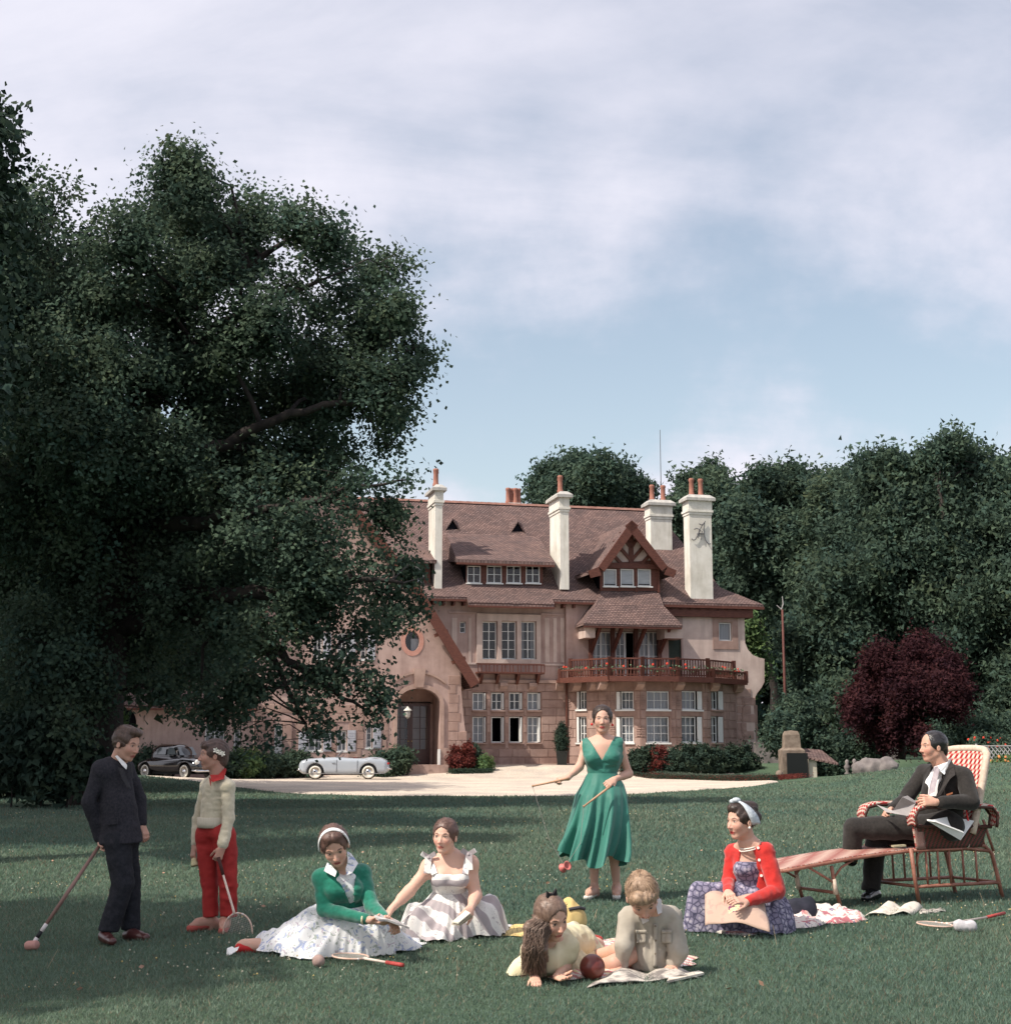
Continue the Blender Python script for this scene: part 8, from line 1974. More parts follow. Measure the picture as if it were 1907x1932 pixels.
    g = Grid(*bounds([hip, kn, kn2, wa], .12), .007); limb(g, [hip, kn*.75+hip*.25], [.09,.068], .03); limb(g, [hip+[0,-.1,-.03], kn2*.6+(hip)*.4], [.08,.06], .03); g.cut((kn*.8+hip*.2), (-1,0,.2)); wrinkle(g, .006, 11, 111); finish([g.mesh()], 'shorts', mat('grey_beige_shorts', (.26,.235,.20), (.33,.30,.26), 9, .9), root, b)
boy_beige()
# ================================================================== cane lounge chair
M_CANE = mat('red_brown_cane', (.20,.075,.050), (.34,.15,.105), 9, .5, .3, 40, spec=.4)
M_CANEW = mat('pale_cane_binding', (.52,.40,.31), (.64,.53,.43), 30, .6)
def weave_material(name, nu, nv, c1, c2):
    m = bpy.data.materials.new(name); m.use_nodes = True; N, L = m.node_tree.nodes, m.node_tree.links
    b = N['Principled BSDF']; b.inputs['Roughness'].default_value = .6; b.inputs['Specular IOR Level'].default_value = .25
    tc = N.new('ShaderNodeTexCoord'); sp = N.new('ShaderNodeSeparateXYZ'); L.new(tc.outputs['UV'], sp.inputs[0])
    def mth(op, a, b_=None, c=None):
        n = N.new('ShaderNodeMath'); n.operation = op
        for i, x in enumerate((a, b_, c)):
            if x is None: continue
            if isinstance(x, (int, float)): n.inputs[i].default_value = x
            else: L.new(x, n.inputs[i])
        return n.outputs[0]
    U = mth('MULTIPLY', sp.outputs[0], nu); V = mth('MULTIPLY', sp.outputs[1], nv)
    row = mth('FLOOR', V); sh = mth('MULTIPLY_ADD', mth('FRACT', V), .35, mth('MULTIPLY', row, .85)); fr = mth('FRACT', mth('ADD', U, sh))
    odd = mth('FRACT', mth('MULTIPLY', row, .5)); isrow = mth('GREATER_THAN', odd, .25); red = mth('MULTIPLY_ADD', mth('GREATER_THAN', fr, .5), .65, mth('MULTIPLY', isrow, .30))
    mx = N.new('ShaderNodeMixRGB'); mx.inputs[1].default_value = (*c1, 1); mx.inputs[2].default_value = (*c2, 1); L.new(mth('GREATER_THAN', red, .5), mx.inputs[0]); L.new(mx.outputs[0], b.inputs['Base Color'])
    bp = N.new('ShaderNodeBump'); bp.inputs['Strength'].default_value = .8; bp.inputs['Distance'].default_value = .006
    hh = mth('MULTIPLY', mth('SINE', mth('MULTIPLY', V, 6.283)), mth('SINE', mth('MULTIPLY', mth('ADD', U, sh), 6.283))); L.new(hh, bp.inputs['Height']); L.new(bp.outputs[0], b.inputs['Normal'])
    return m
M_WEAVE = weave_material('red_white_cane_weave', 9, 20, (.62,.53,.44), (.42,.035,.035))
M_WEAVE2 = weave_material('pink_cane_strips', 2, 30, (.50,.34,.28), (.30,.11,.09))
M_WEAVEA = weave_material('red_white_arm_weave', 16, 5, (.62,.53,.44), (.42,.035,.035))
M_WEAVED = weave_material('green_red_cane_weave', 16, 14, (.035,.05,.03), (.22,.05,.045))
def sheet(name, fn, ns, nt, m, parent=None, thick=.012):
    vs = [tuple(fn(i/ns, j/nt)) for i in range(ns+1) for j in range(nt+1)]
    o = mesh_obj(name, vs, [(i*(nt+1)+j, (i+1)*(nt+1)+j, (i+1)*(nt+1)+j+1, i*(nt+1)+j+1) for i in range(ns) for j in range(nt)], m, parent, True)
    uv = o.data.uv_layers.new(name='UVMap'); li = 0
    for f in o.data.polygons:
        for l, vi in zip(f.loop_indices, f.vertices): uv.data[l].uv = ((vi//(nt+1))/ns, (vi % (nt+1))/nt)
    if thick: md = o.modifiers.new('thick', 'SOLIDIFY'); md.thickness = thick
    return o
def cane_chair():
    ox, oy = 3.345, 12.13; oz = gz(ox, oy); a_ = Vector((.90,.436,0)); w_ = Vector((-.436,.90,0)); WD = .56
    root = empty('lounge_chair', (ox, oy, oz), 'red and white woven cane lounge chair with pulled out footrest', 'lounge chair')
    C = lambda a, w, z: a_*(a*.96 if a > 0 else a) + w_*w + Vector((0,0,z))
    for w in (0, WD):
        MB().tube([C(-.03,w,.45), C(.0,w,.2), C(.035,w,0)], .017, 8).build('front_leg', M_CANE, root, True)
        MB().tube([C(.60,w,.46), C(.80,w,.445), C(.88,w,.38), C(.93,w,.2), C(.98,w,0)], .017, 8).build('rear_leg', M_CANE, root, True)
        MB().tube([C(.0,w,.14), C(.95,w,.14)], .015, 8).build('bottom_rail', M_CANE, root, True)
        MB().tube([C(-.02,w,.43), C(.62,w,.43), C(.86,w,.40)], .015, 8).build('seat_rail', M_CANE, root, True)
        for a in (.14, .27, .40, .55, .70): MB().tube([C(a,w,.14), C(a-.01,w,.43)], .010, 6).build('side_slat', M_CANE, root, True)
        MB().tube([C(.02,w,.30), C(.05,w,.40), C(.12,w,.43)], .010, 6).build('corner_brace', M_CANE, root, True)
        MB().tube([C(.80,w,.44), C(.74,w,.62), C(.70,w,.74)], .013, 6).build('arm_stay', M_CANE, root, True)
        MB().tube([C(.90,w,.40), C(.80,w,.66)], .012, 6).build('rear_stay', M_CANE, root, True)
    for a, z in ((.03,.14), (.95,.14), (.0,.42), (.86,.40)): MB().tube([C(a,0,z), C(a,WD,z)], .013, 8).build('cross_rail', M_CANE, root, True)
    # seat
    sheet('seat', lambda s, t: C(-.02+.66*s, .02+(WD-.04)*t, .45-.035*math.sin(math.pi*t)-.02*s), 12, 10, M_WEAVE, root)
    # footrest
    F = lambda s, t: C(-1.30+1.30*s, .02+(WD-.06)*t, .32+.115*s**1.4+.025*math.sin(math.pi*s)-.012*math.sin(math.pi*t))
    sheet('footrest', lambda s, t: F(t, s), 8, 30, M_WEAVE2, root)
    for t in (0, 1): MB().tube([F(s, t)+Vector((0,0,-.01)) for s in np.linspace(0, 1, 14)], .014, 8).build('footrest_rail', M_CANE, root, True)
    MB().tube([F(0, t)+Vector((0,0,-.01)) for t in np.linspace(0, 1, 6)], .014, 8).build('footrest_rail', M_CANE, root, True)
    for w in (.03, WD-.05):
        MB().tube([C(-.82,w,.33), C(-.80,w,.2), C(-.74,w,0)], .015, 8).build('footrest_leg', M_CANE, root, True)
        MB().tube([C(-.805,w,.23), C(-.785,w,.11)], .0195, 10).build('leg_binding', M_CANEW, root, True)
        MB().tube([C(-1.05,w,.33), C(-.93,w,.27), C(-.80,w,.20)], .010, 6).build('leg_brace', M_CANE, root, True)
        MB().tube([C(-.60,w,.37), C(-.72,w,.32), C(-.80,w,.24)], .010, 6).build('leg_brace', M_CANE, root, True)
    MB().tube([C(-.77,.03,.12), C(-.77,WD-.05,.12)], .013, 8).build('cross_rail', M_CANE, root, True)
    # arms: rounded woven band running forward, down in front
    for w, sg in ((-.03, -1), (WD+.03, 1)):
        pth = [C(.88,0,.60), C(.90,0,.70), C(.84,0,.765), C(.5,0,.775), (C(.10,0,.775)), C(.0,0,.755), C(-.035,0,.70), C(-.02,0,.63)]
        L_ = len(pth)-1
        def band(s, t, w=w, pth=pth):
            x = s*L_; i = min(int(x), L_-1); q = pth[i].lerp(pth[i+1], x-i); return q + w_*(w + (t-.5)*.09) + Vector((0,0,.012*math.sin(math.pi*t)))
        o = sheet('armrest', band, 36, 6, M_WEAVEA, root, .02)
        for t in (0, 1): MB().tube([band(s, t) for s in np.linspace(0, 1, 22)], .013, 8).build('arm_edge', mat('dark_cane', (.045,.018,.014), (.09,.035,.025), 9, .45), root, True)
        MB().tube([C(-.02,w,.63), C(.06,w,.62), C(.55,w,.615), C(.86,w,.60)], .013, 8).build('arm_lower_rail', mat('dark_cane', (.045,.018,.014)), root, True)
        def side(s, t, w=w): return C(.02+.80*s*(1-.12*(1-t))+ (1-t)*.03, w*(.6+.4*t), .44+.18*t) + w_*(w*.0)
        sheet('side_panel', side, 12, 6, M_WEAVED, root)
        def fside(s, t, w=w): return C(-.02+.10*s+.04*(1-t), w*(.7+.3*t), .44+.20*t)
        sheet('front_panel', fside, 4, 6, M_WEAVE, root, .02)
    # back
    def back(s, t):      # s across, t up
        wd = (WD+.02)*(1-.10*t**3); z = .43 + .80*t; rise = .07*(1-abs(2*s-1)**3)*max(0, t-.8)*5
        return C(.60+.30*t-.07*math.sin(math.pi*s)*-1*.6, -.01+WD/2-wd/2+wd*s, z+rise*.35)
    sheet('back_panel', back, 14, 24, M_WEAVE, root, .02)
    rim = [back(0, t) for t in np.linspace(.15, .97, 12)] + [back(s, 1.0) for s in np.linspace(.08, .92, 9)] + [back(1, t) for t in np.linspace(.97, .15, 12)]
    MB().tube(rim, .033, 10).build('back_rim', M_CANEW, root, True)
    # open magazine stuffed in the arm pocket
    m = mat('white_page', (.72,.71,.70), (.80,.79,.78), 4, .8); q = [(1698+.0,0)]
    def pp(u, v, y): return Vector(P(u, v, y))
    o = MB().prism([pp(1749,1549,12.06), pp(1812,1586,12.2), pp(1818,1572,12.18), pp(1764,1551,12.04)], (.0,.012,.012)).prism([pp(1749,1549,12.06), pp(1790,1541,12.25), pp(1838,1549,12.34), pp(1812,1586,12.2), pp(1815,1574,12.24)], (.002,.006,.0)).build('magazine', m, None); tag(o, 'open white magazine tucked in the side of the cane lounge chair', 'magazine')
    MB().tube([C(.52,-.09,.755), C(.53,-.10,.66)], [.004,.008], 6).build('red_tassel', mat('red_enamel', (.6,.03,.03)), root)
    o = MB().prism([C(-.16,.05,.455), C(-.05,.03,.46), C(-.02,.10,.46), C(-.13,.12,.455)], (0,0,.014)).build('footrest_cushion', mat('beaded_trim', (.25,.22,.14), (.5,.45,.3), 60, .7), root)
cane_chair()

# ================================================================== things on the grass
def gp(u, v, z=0.0):
    x, y = on_ground(u, v); return Vector((x, y, gz(x, y)+z))
racket('racket lying face up beside the white floral skirt, red grip to the right', gp(760,1832,.03), gp(729,1826.5,.03), gp(694,1822,.035), gp(661,1818,.04), (.3,1,.0), .10, .112)
racket('racket lying on the grass at the right, its head towards the boy', gp(1895,1731,.03), gp(1862,1739,.03), gp(1803,1752,.035), gp(1764,1757,.045), (.3,1,.0), .115, .13)
c = gp(600.6, 1826); o = MB().sphere((c.x, c.y, c.z+.036), .037, 20).build('croquet_ball', mat('worn_pinkish_wood', (.26,.17,.15), (.38,.27,.24), 14, .7, .3, 60), None, True); tag(o, 'dull pinkish croquet ball in front of the white floral skirt', 'ball')
c = gp(1118, 1851); o = MB().sphere((c.x, c.y+.02, c.z+.069), .070, 32).build('rubber_ball', mat('brown_rubber', (.13,.028,.022), (.16,.038,.028), 4, .32, spec=.5), None, True); tag(o, 'large glossy red-brown rubber ball between the two small children', 'ball')
def paper_sheets(name, label, cat, outline, m, hgt, bend=.0, seed=1, n=10):
    """loose open magazine: two leaves rising off the ground from their fold"""
    A, B_, C_, D = [Vector(p) for p in outline]; rs = random.Random(seed); vs = []
    for i in range(n+1):
        for j in range(n+1):
            s, t = i/n, j/n; q = A.lerp(B_, s).lerp(D.lerp(C_, s), t); q.z = gz(q.x, q.y)+.008 + hgt*abs(math.sin(math.pi*s*1.0))*(.5+.5*t)*abs(math.cos(math.pi*s))*1.6 + .006*math.sin(s*17+t*5); vs.append(q)
    o = mesh_obj(name, vs, [(i*(n+1)+j, (i+1)*(n+1)+j, (i+1)*(n+1)+j+1, i*(n+1)+j+1) for i in range(n) for j in range(n)], m, None, True); o.modifiers.new('thick', 'SOLIDIFY').thickness = .006
    return tag(o, label, cat)
M_PRINT = mat('printed_page', (.20,.18,.17), (.58,.53,.47), 13, .75, detail=8, lo=.42, hi=.58)
M_PRINT2 = mat('pale_printed_page', (.42,.36,.31), (.66,.61,.53), 9, .75, detail=8, lo=.36, hi=.52)
paper_sheets('magazine', 'open printed magazine under the hands of the small fair boy', 'magazine', [gp(1107,1866), gp(1326,1847), gp(1300,1838), gp(1140,1846)], M_PRINT, .05, seed=2)
a = gp(1258,1856); MB().prism([gp(1258,1860,.012), gp(1328,1844,.012), gp(1318,1840,.012), gp(1262,1852,.012)], (0,0,.012)).build('page_block', M_PRINT2, bpy.data.objects['magazine.002'] if 'magazine.002' in bpy.data.objects else None)
paper_sheets('newspaper', 'opened pale magazine lying on the grass in front of the cane chair', 'newspaper', [gp(1630,1731), gp(1722,1728), gp(1742,1715), gp(1660,1716)], M_PRINT2, .07, seed=3)
paper_sheets('leaflet', 'flat grey leaflet at the right end of the opened magazine', 'leaflet', [gp(1735,1727), gp(1785,1721), gp(1779,1717), gp(1732,1720)], M_PRINT, .01, seed=4)
def cloth_heap(name, label, cat, outline, m, hgt, seed, n=60, fold=3.0):
    O = np.array([tuple(p)[:2] for p in outline]); c = O.mean(0); d = O-c; th = np.arctan2(d[:,1], d[:,0]); rr = np.hypot(d[:,0], d[:,1]); o_ = np.argsort(th); th, rr = th[o_], rr[o_]
    th = np.concatenate([th-2*np.pi, th, th+2*np.pi]); rr = np.tile(rr, 3); a = np.linspace(-np.pi, np.pi, 90, endpoint=False); R_ = np.interp(a, th, rr)*(1+.05*np.sin(a*11+seed))
    T, A2 = np.meshgrid(np.linspace(0, 1, 26), a, indexing='ij'); X = c[0]+R_[None]*T*np.cos(A2); Y_ = c[1]+R_[None]*T*np.sin(A2)
    p = np.stack([X.ravel()*fold*2.2, Y_.ravel()*fold*2.2, np.zeros(X.size)+seed], 1); r1 = 1-np.abs(vnoise(p, seed)-.5)*4; r2 = 1-np.abs(vnoise(p*2.3, seed+5)-.5)*4
    z = (.5*np.maximum(r1, 0)+.28*np.maximum(r2, 0)+.15).reshape(X.shape)*hgt*(1-T**6) + .008
    V = np.stack([X, Y_, ground_z(X, Y_)+z], -1).reshape(-1, 3); i, j = np.meshgrid(np.arange(25), np.arange(90), indexing='ij'); q = (i*90+j).ravel(); q2 = (i*90+(j+1) % 90).ravel()
    return tag(np_mesh(name, V, np.stack([q, q2, q2+90, q+90], 1), m, smooth=True), label, cat)
cloth_heap('rug', 'crumpled white and mauve patterned cloth between the woman in red and the footrest', 'cloth', [gp(1452,1757), gp(1500,1754), gp(1560,1745), gp(1632,1736), gp(1615,1728), gp(1560,1716), gp(1500,1722), gp(1455,1735)], M_RUG, .10, 3)
cloth_heap('rug', 'thin patterned rug edge under the skirt of the woman in red', 'rug', [gp(1290,1760), gp(1345,1760), gp(1400,1768), gp(1460,1760), gp(1440,1740), gp(1300,1745)], M_RUG, .03, 4)
cloth_heap('rug', 'pink and white patterned rug beneath the two small children', 'rug', [gp(1066,1853), gp(1100,1850), gp(1165,1852), gp(1215,1835), gp(1200,1790), gp(1175,1772), gp(1127,1778), gp(1085,1815)], pattern('pink_white_rug', (.66,.60,.56), [('band', 6, .55, .62, (.52,.20,.20)), ('noise', 20, .60, .63, (.62,.54,.28))]), .035, 5)
cloth_heap('cloth', 'strip of yellow cloth on the grass beside the grey and white skirt', 'cloth', [gp(950,1768), gp(995,1769), gp(1012,1764), gp(1008,1751), gp(985,1748), gp(955,1752)], mat('mustard_yellow_cotton', (.56,.40,.16), (.66,.50,.23), 8, .9), .03, 6)
g = Grid(*bounds([gp(1068,1762), gp(1096,1762,.2)], .14), .009); q = A_(gp(1078,1759,.0)); g.ell(q+[0,0,.08], (.105,.09,.10), None, .03); g.ell(q+[-.02,0,.16], (.06,.06,.07), None, .04); wrinkle(g, .010, 10, 5); V, Qd = g.mesh()
o = np_mesh('cloth_bag', V, Qd, mat('mustard_yellow_cotton', (.56,.40,.16)), smooth=True); tag(o, 'soft yellow cloth bag behind the girl with long hair', 'bag')
MB().tube([q+[-.02,-.08,.16], q+[.05,-.06,.17], q+[.09,0,.155]], .012, 8).build('bag_strap', mat('dark_strap', (.06,.055,.06), None, rough=.7), o)
g = Grid(*bounds([gp(1480,1745), gp(1532,1735,.15)], .15), .01); q = A_(gp(1505,1738)); g.ell(q+[0,0,.06], (.13,.10,.10), None, .03); g.ell(q+[.09,.02,.10], (.06,.05,.07), None, .04); wrinkle(g, .012, 9, 6); V, Qd = g.mesh()
tag(np_mesh('handbag', V, Qd, mat('dark_navy_cloth', (.015,.017,.026), (.03,.03,.045), 9, .9), smooth=True), 'soft dark navy bag behind the woman in red', 'bag')
c = gp(436, 1803); mb = MB(); mb.add([c+Vector((-.03,0,.0)), c+Vector((.0,-.03,.005)), c+Vector((.035,.0,.03)), c+Vector((.0,.03,.05)), c+Vector((-.03,.02,.04))], [(0,1,2,3,4)]).add([c+Vector((.0,0,.0)), c+Vector((.04,-.02,.03)), c+Vector((.045,.02,.05)), c+Vector((.01,.02,.04))], [(0,1,2,3)])
tag(mb.build('paper_tissue', M_WHITECOT, None), 'crumpled white tissue by the red shoe of the reading woman', 'tissue')
g = Grid(*bounds([gp(1806,1758), gp(1838,1752,.1)], .06), .006); q = A_(gp(1820,1759));
for dx, dz in ((-.04,.045), (.045,.04), (.0,.03)): g.ell(q+[dx,0,dz], (.040,.035,.040), None, .015)
wrinkle(g, .006, 22, 8); V, Qd = g.mesh(); tag(np_mesh('handkerchief', V, Qd, mat('grey_gauze', (.42,.40,.42), (.55,.53,.55), 20, .9), smooth=True), 'bunched pale grey handkerchief beside the racket on the right', 'handkerchief')

# ================================================================== the two cars
M_CHROME = mat('chrome', (.62,.62,.63), None, rough=.15, metal=1.0)
M_RUB = mat('tyre_rubber', (.018,.018,.018), None, rough=.9); M_WWALL = mat('white_wall_tyre', (.66,.63,.56), None, rough=.8)
def car_body(L_, prof_top, prof_bot, wid, res=.04, cutfn=None, pw=3.2):
    g = Grid((-L_/2-.1, -1.0, -.05), (L_/2+.1, 1.0, 1.75), res)
    def fn(d, X, Y_, Z):
        xs = g.ax[0]; zt = np.interp(xs, *prof_top)[:,None,None]; zb = np.interp(xs, *prof_bot)[:,None,None]; w = np.interp(xs, *wid)[:,None,None]
        zm, hz = (zt+zb)/2, np.maximum((zt-zb)/2, .01); q = ((np.abs(Y_)/w)**pw + (np.abs(Z-zm)/hz)**pw)**(1/pw); e = (q-1)*np.minimum(w, hz); return np.maximum(e, np.abs(X)-L_/2)
    g.field(fn)
    if cutfn: cutfn(g)
    return g
def wheel(root, x, y, r=.32, white=True):
    s = -1 if y < 0 else 1
    o = auto_smooth(MB().lathe([(r*.62,-.085),(r*.9,-.09),(r,-.05),(r,.05),(r*.9,.09),(r*.62,.085)], 28, (x, y, r), axis=(0,1,0)).build('wheel', M_RUB, root))
    for sg in (-1, 1):
        if white: MB().lathe([(r*.60,.088),(r*.74,.097),(r*.88,.094)], 28, (x, y, r), axis=(0,sg,0)).build('white_wall', M_WWALL, o, True, fix=False)
        auto_smooth(MB().lathe([(r*.62,.06),(r*.56,.085),(r*.42,.07),(r*.36,.095),(r*.18,.115),(0,.12)], 24, (x, y, r), axis=(0,sg,0)).build('hubcap', M_CHROME, o))
def convertible():
    b = P(650, 1469, 69.0); b.z = gz(b.x, b.y)+.05
    root = empty('convertible_car', b, 'pale grey-blue open convertible with white wall tyres parked on the gravel', 'car', rz=R(3))
    paint = mat('grey_blue_paint', (.36,.40,.45), (.38,.42,.47), 2, .22, spec=.5, coat=.7)
    L_ = 4.2
    def cut(g):
        for x in (-1.32, 1.14):
            for y in (-.9, .9): g.cap((x, y-.3, .34), (x, y+.3, .34), .40, .40, .02, 'sub')
        g.ell((.30, 0, 1.02), (.72,.56,.30), None, .04, 'sub')
    g = car_body(L_, ([-2.1,-2.0,-1.7,-1.0,-.45,.2,.9,1.2,1.7,2.0,2.1], [.68,.86,.95,1.0,1.03,1.0,.97,1.03,1.0,.88,.66]), ([-2.1,-1.9,0,1.9,2.1], [.36,.24,.20,.26,.40]), ([-2.1,-1.9,-1.0,0,1.2,1.9,2.1], [.60,.74,.80,.81,.80,.70,.55]), .035, cut, 5.0)
    V, Q_ = g.mesh(); np_mesh('body', V, Q_, paint, root, smooth=True)
    for x in (-1.32, 1.14):
        for y in (-.70, .70): wheel(root, x, y, .33)
    dk = mat('dark_seam', (.03,.03,.035), None, rough=.6); w = .818
    MB().box(-.34,-.325,-w,-w+.012,.30,.90).box(.62,.635,-w,-w+.012,.30,.88).build('door_gap', dk, root)
    MB().box(-.55,-.40,-w-.018,-w+.01,.74,.765).build('door_handle', M_CHROME, root); MB().box(-1.9,1.9,-.815,-.79,.26,.285).build('sill_trim', M_CHROME, root)
    MB().bar((-.42,-.62,.94),(-.12,-.60,1.30),.035,.03).bar((-.42,.62,.94),(-.12,.60,1.30),.035,.03).bar((-.12,-.60,1.30),(-.12,.60,1.30),.035,.03).build('windscreen_frame', M_CHROME, root)
    MB().add([(-.42,-.60,.95),(-.42,.60,.95),(-.12,.58,1.29),(-.12,-.58,1.29)],[(0,1,2,3)]).build('windscreen', M_GLASS, root)
    st = mat('dark_red_leather', (.12,.02,.02), (.17,.03,.03), 6, .5)
    for y in (-.32,.32):
        MB().box(.05,.50,y-.24,y+.24,.45,.62).box(.42,.58,y-.24,y+.24,.6,1.0).build('seat', st, root)
    auto_smooth(MB().lathe([(.19,-.012),(.205,0),(.19,.012),(.18,0),(.19,-.012)], 20, (-.12,-.30,.98), axis=(-.8,0,.6)).build('steering_wheel', M_CHROME, root))
    for y in (-.52,.52): MB().sphere((-2.0,y,.70), .10, 14, (.7,1,1)).build('headlight', mat('lamp_glass', (.7,.7,.68), None, rough=.1, spec=.8), root, True)
    MB().tube([(-2.05,-.74,.46),(-2.16,-.5,.44),(-2.18,0,.44),(-2.16,.5,.44),(-2.05,.74,.46)], .045, 8).build('bumper', M_CHROME, root, True)
    MB().tube([(2.05,-.72,.50),(2.17,-.5,.48),(2.19,0,.48),(2.17,.5,.48),(2.05,.72,.50)], .045, 8).build('bumper', M_CHROME, root, True)
    MB().box(-2.13,-2.05,-.30,.30,.48,.66).build('grille', M_CHROME, root)
    for y in (-.6,.6): MB().sphere((2.05,y,.72), .05, 10).build('tail_light', mat('tail_lens', (.4,.02,.02), None, rough=.2), root, True)
    MB().box(-1.2,1.4,-.6,.6,.20,.42).build('chassis', M_RUB, root)
    MB().tube([(1.0,-.74,.92),(1.5,-.70,.955),(1.95,-.60,.86)], .012, 6).build('fin_trim', M_CHROME, root)
convertible()
def saloon():
    b = P(335, 1464, 67.2); b.z = gz(b.x, b.y)+.05
    root = empty('saloon_car', b, 'black rounded saloon with chrome grille in the tree shade on the left', 'car', rz=R(-38))
    paint = mat('black_paint', (.010,.010,.012), None, rough=.12, spec=.6, coat=.8)
    def cut(g):
        for x in (-1.38, 1.38):
            for y in (-.9, .9): g.cap((x, y-.3, .34), (x, y+.3, .34), .39, .39, .02, 'sub')
    g = car_body(4.4, ([-2.2,-2.0,-1.4,1.0,1.6,2.05,2.2], [.55,.80,.95,1.0,.95,.85,.6]), ([-2.2,-2,0,2,2.2], [.4,.26,.22,.26,.4]), ([-2.2,-1.9,-1,0,1.2,1.9,2.2], [.6,.78,.83,.83,.82,.76,.6]), .04, cut, 3.0)
    for a, c_ in (((-1.3,0,1.05),(.35,0,1.05)),): g.cap((-.95,0,.98), (.15,0,.98), .62, .60, .12, flat=((0,0,1), .95))
    V, Q_ = g.mesh(); np_mesh('body', V, Q_, paint, root, smooth=True)
    for x in (-1.38, 1.38):
        for y in (-.70, .70): wheel(root, x, y, .33)
    MB().add([(.72,-.50,1.05),(.72,.50,1.05),(.48,.42,1.42),(.48,-.42,1.42)],[(0,1,2,3)]).build('windscreen', mat('car_glass', (.10,.12,.13), None, rough=.04, spec=1.0), root)
    for s in (-1,1): MB().add([(-.9,s*.635,1.08),(-.1,s*.655,1.08),(-.2,s*.52,1.40),(-.75,s*.50,1.40)],[(0,1,2,3)]).add([(0,s*.655,1.08),(.55,s*.60,1.08),(.30,s*.50,1.38),(-.05,s*.52,1.40)],[(0,1,2,3)]).build('side_window', mat('car_glass', (.10,.12,.13)), root)
    for k in range(5): MB().tube([(2.14-.02*abs(k-2),-.48+.02*k,.42+.075*k),(2.24-.02*k,0,.43+.075*k),(2.14-.02*abs(k-2),.48-.02*k,.42+.075*k)], .016, 6).build('grille_bar', M_CHROME, root, True)
    for y in (-.60,.60): auto_smooth(MB().lathe([(.125,-.03),(.13,.0),(.11,.03),(.06,.055),(0,.06)], 16, (2.06,y,.74), axis=(1,0,0)).build('headlight', mat('lamp_glass', (.7,.7,.68)), root))
    MB().tube([(2.0,-.85,.38),(2.28,-.7,.36),(2.34,0,.36),(2.28,.7,.36),(2.0,.85,.38)], .05, 8).build('bumper', M_CHROME, root, True)
    MB().box(-1.3,1.3,-.6,.6,.2,.45).build('chassis', M_RUB, root)
saloon()
# ================================================================== planting and small garden works
def shrub(name, label, centres, m, n, ls, seed, cat='shrub', group=None, per=22, spread=.16, hole=.25, stems=True, flat=.5):
    """centres: list of world (x, y, z, r) blobs"""
    rng = np.random.default_rng(seed); C = np.array([c[:3] for c in centres]); Rr = np.array([(c[3], c[3], c[3]*(c[4] if len(c) > 4 else 1)) for c in centres])
    bx, by = C[0,0], C[:,1].mean(); base = Vector((C[:,0].mean(), by, gz(C[:,0].mean(), by))); root = empty(name, base, label, cat, group)
    V, Fc, col, cl = leaf_cloud(C, Rr, n, per, spread, ls, rng, tri=True, hole=hole, hscale=.5, shell=.35)
    np_mesh('foliage', V-np.array(base), Fc, m, root, col=col)['kind'] = 'stuff'
    mb = MB()
    for c in C: mb.tube([(c[0], c[1], gz(c[0], c[1])-.05), (c[0]+.03, c[1], c[2])], [.03, .012], 5)
    mb.build('stem', M_BARK, root).location = -base
    return root
def gb(u, v, Y, r, sq=1): p = P(u, v, Y); return (p.x, p.y, p.z, r, sq)
M_GREYLEAF = leaf_material('grey_green_leaves', (.08,.11,.085), (.13,.16,.12))
M_REDFL = leaf_material('rust_red_plants', (.12,.032,.028), (.19,.052,.042))
# clipped cone in a square tub
tb = P(1060, 1438, 76.6); tb.z = gz(tb.x, tb.y)+.05
t = empty('potted_cypress', tb, 'dark clipped cone shrub in a square black tub against the wall', 'potted plant')
MB().prism([(-.26,-.26,0),(.26,-.26,0),(.26,.26,0),(-.26,.26,0)], (0,0,.05)).build('tub_base', mat('black_tub', (.02,.022,.02), None, rough=.7), t)
mb = MB(); mb.add([(x*s, y*s, z) for z, s in ((.05,.24),(.72,.30)) for x, y in ((-1,-1),(1,-1),(1,1),(-1,1))], [(0,1,5,4),(1,2,6,5),(2,3,7,6),(3,0,4,7),(4,5,6,7)]); mb.build('tub', mat('black_tub', (.02,.022,.02)), t)
rng = np.random.default_rng(5); C = np.array([(0,0,1.0),(0,0,1.3),(0,0,1.6),(0,0,1.85),(0,0,2.05)]); Rr = np.array([(.27,.27,.3),(.30,.30,.3),(.25,.25,.3),(.17,.17,.25),(.09,.09,.2)])
V, Fc, col, cl = leaf_cloud(C, Rr, 420, 22, .09, .07, rng, tri=True, hole=.1, shell=.6); np_mesh('foliage', V, Fc, M_YEW, t, col=col)['kind'] = 'stuff'
MB().tube([(0,0,.7),(0,0,1.9)], [.03,.01], 6).build('stem', M_BARK, t)
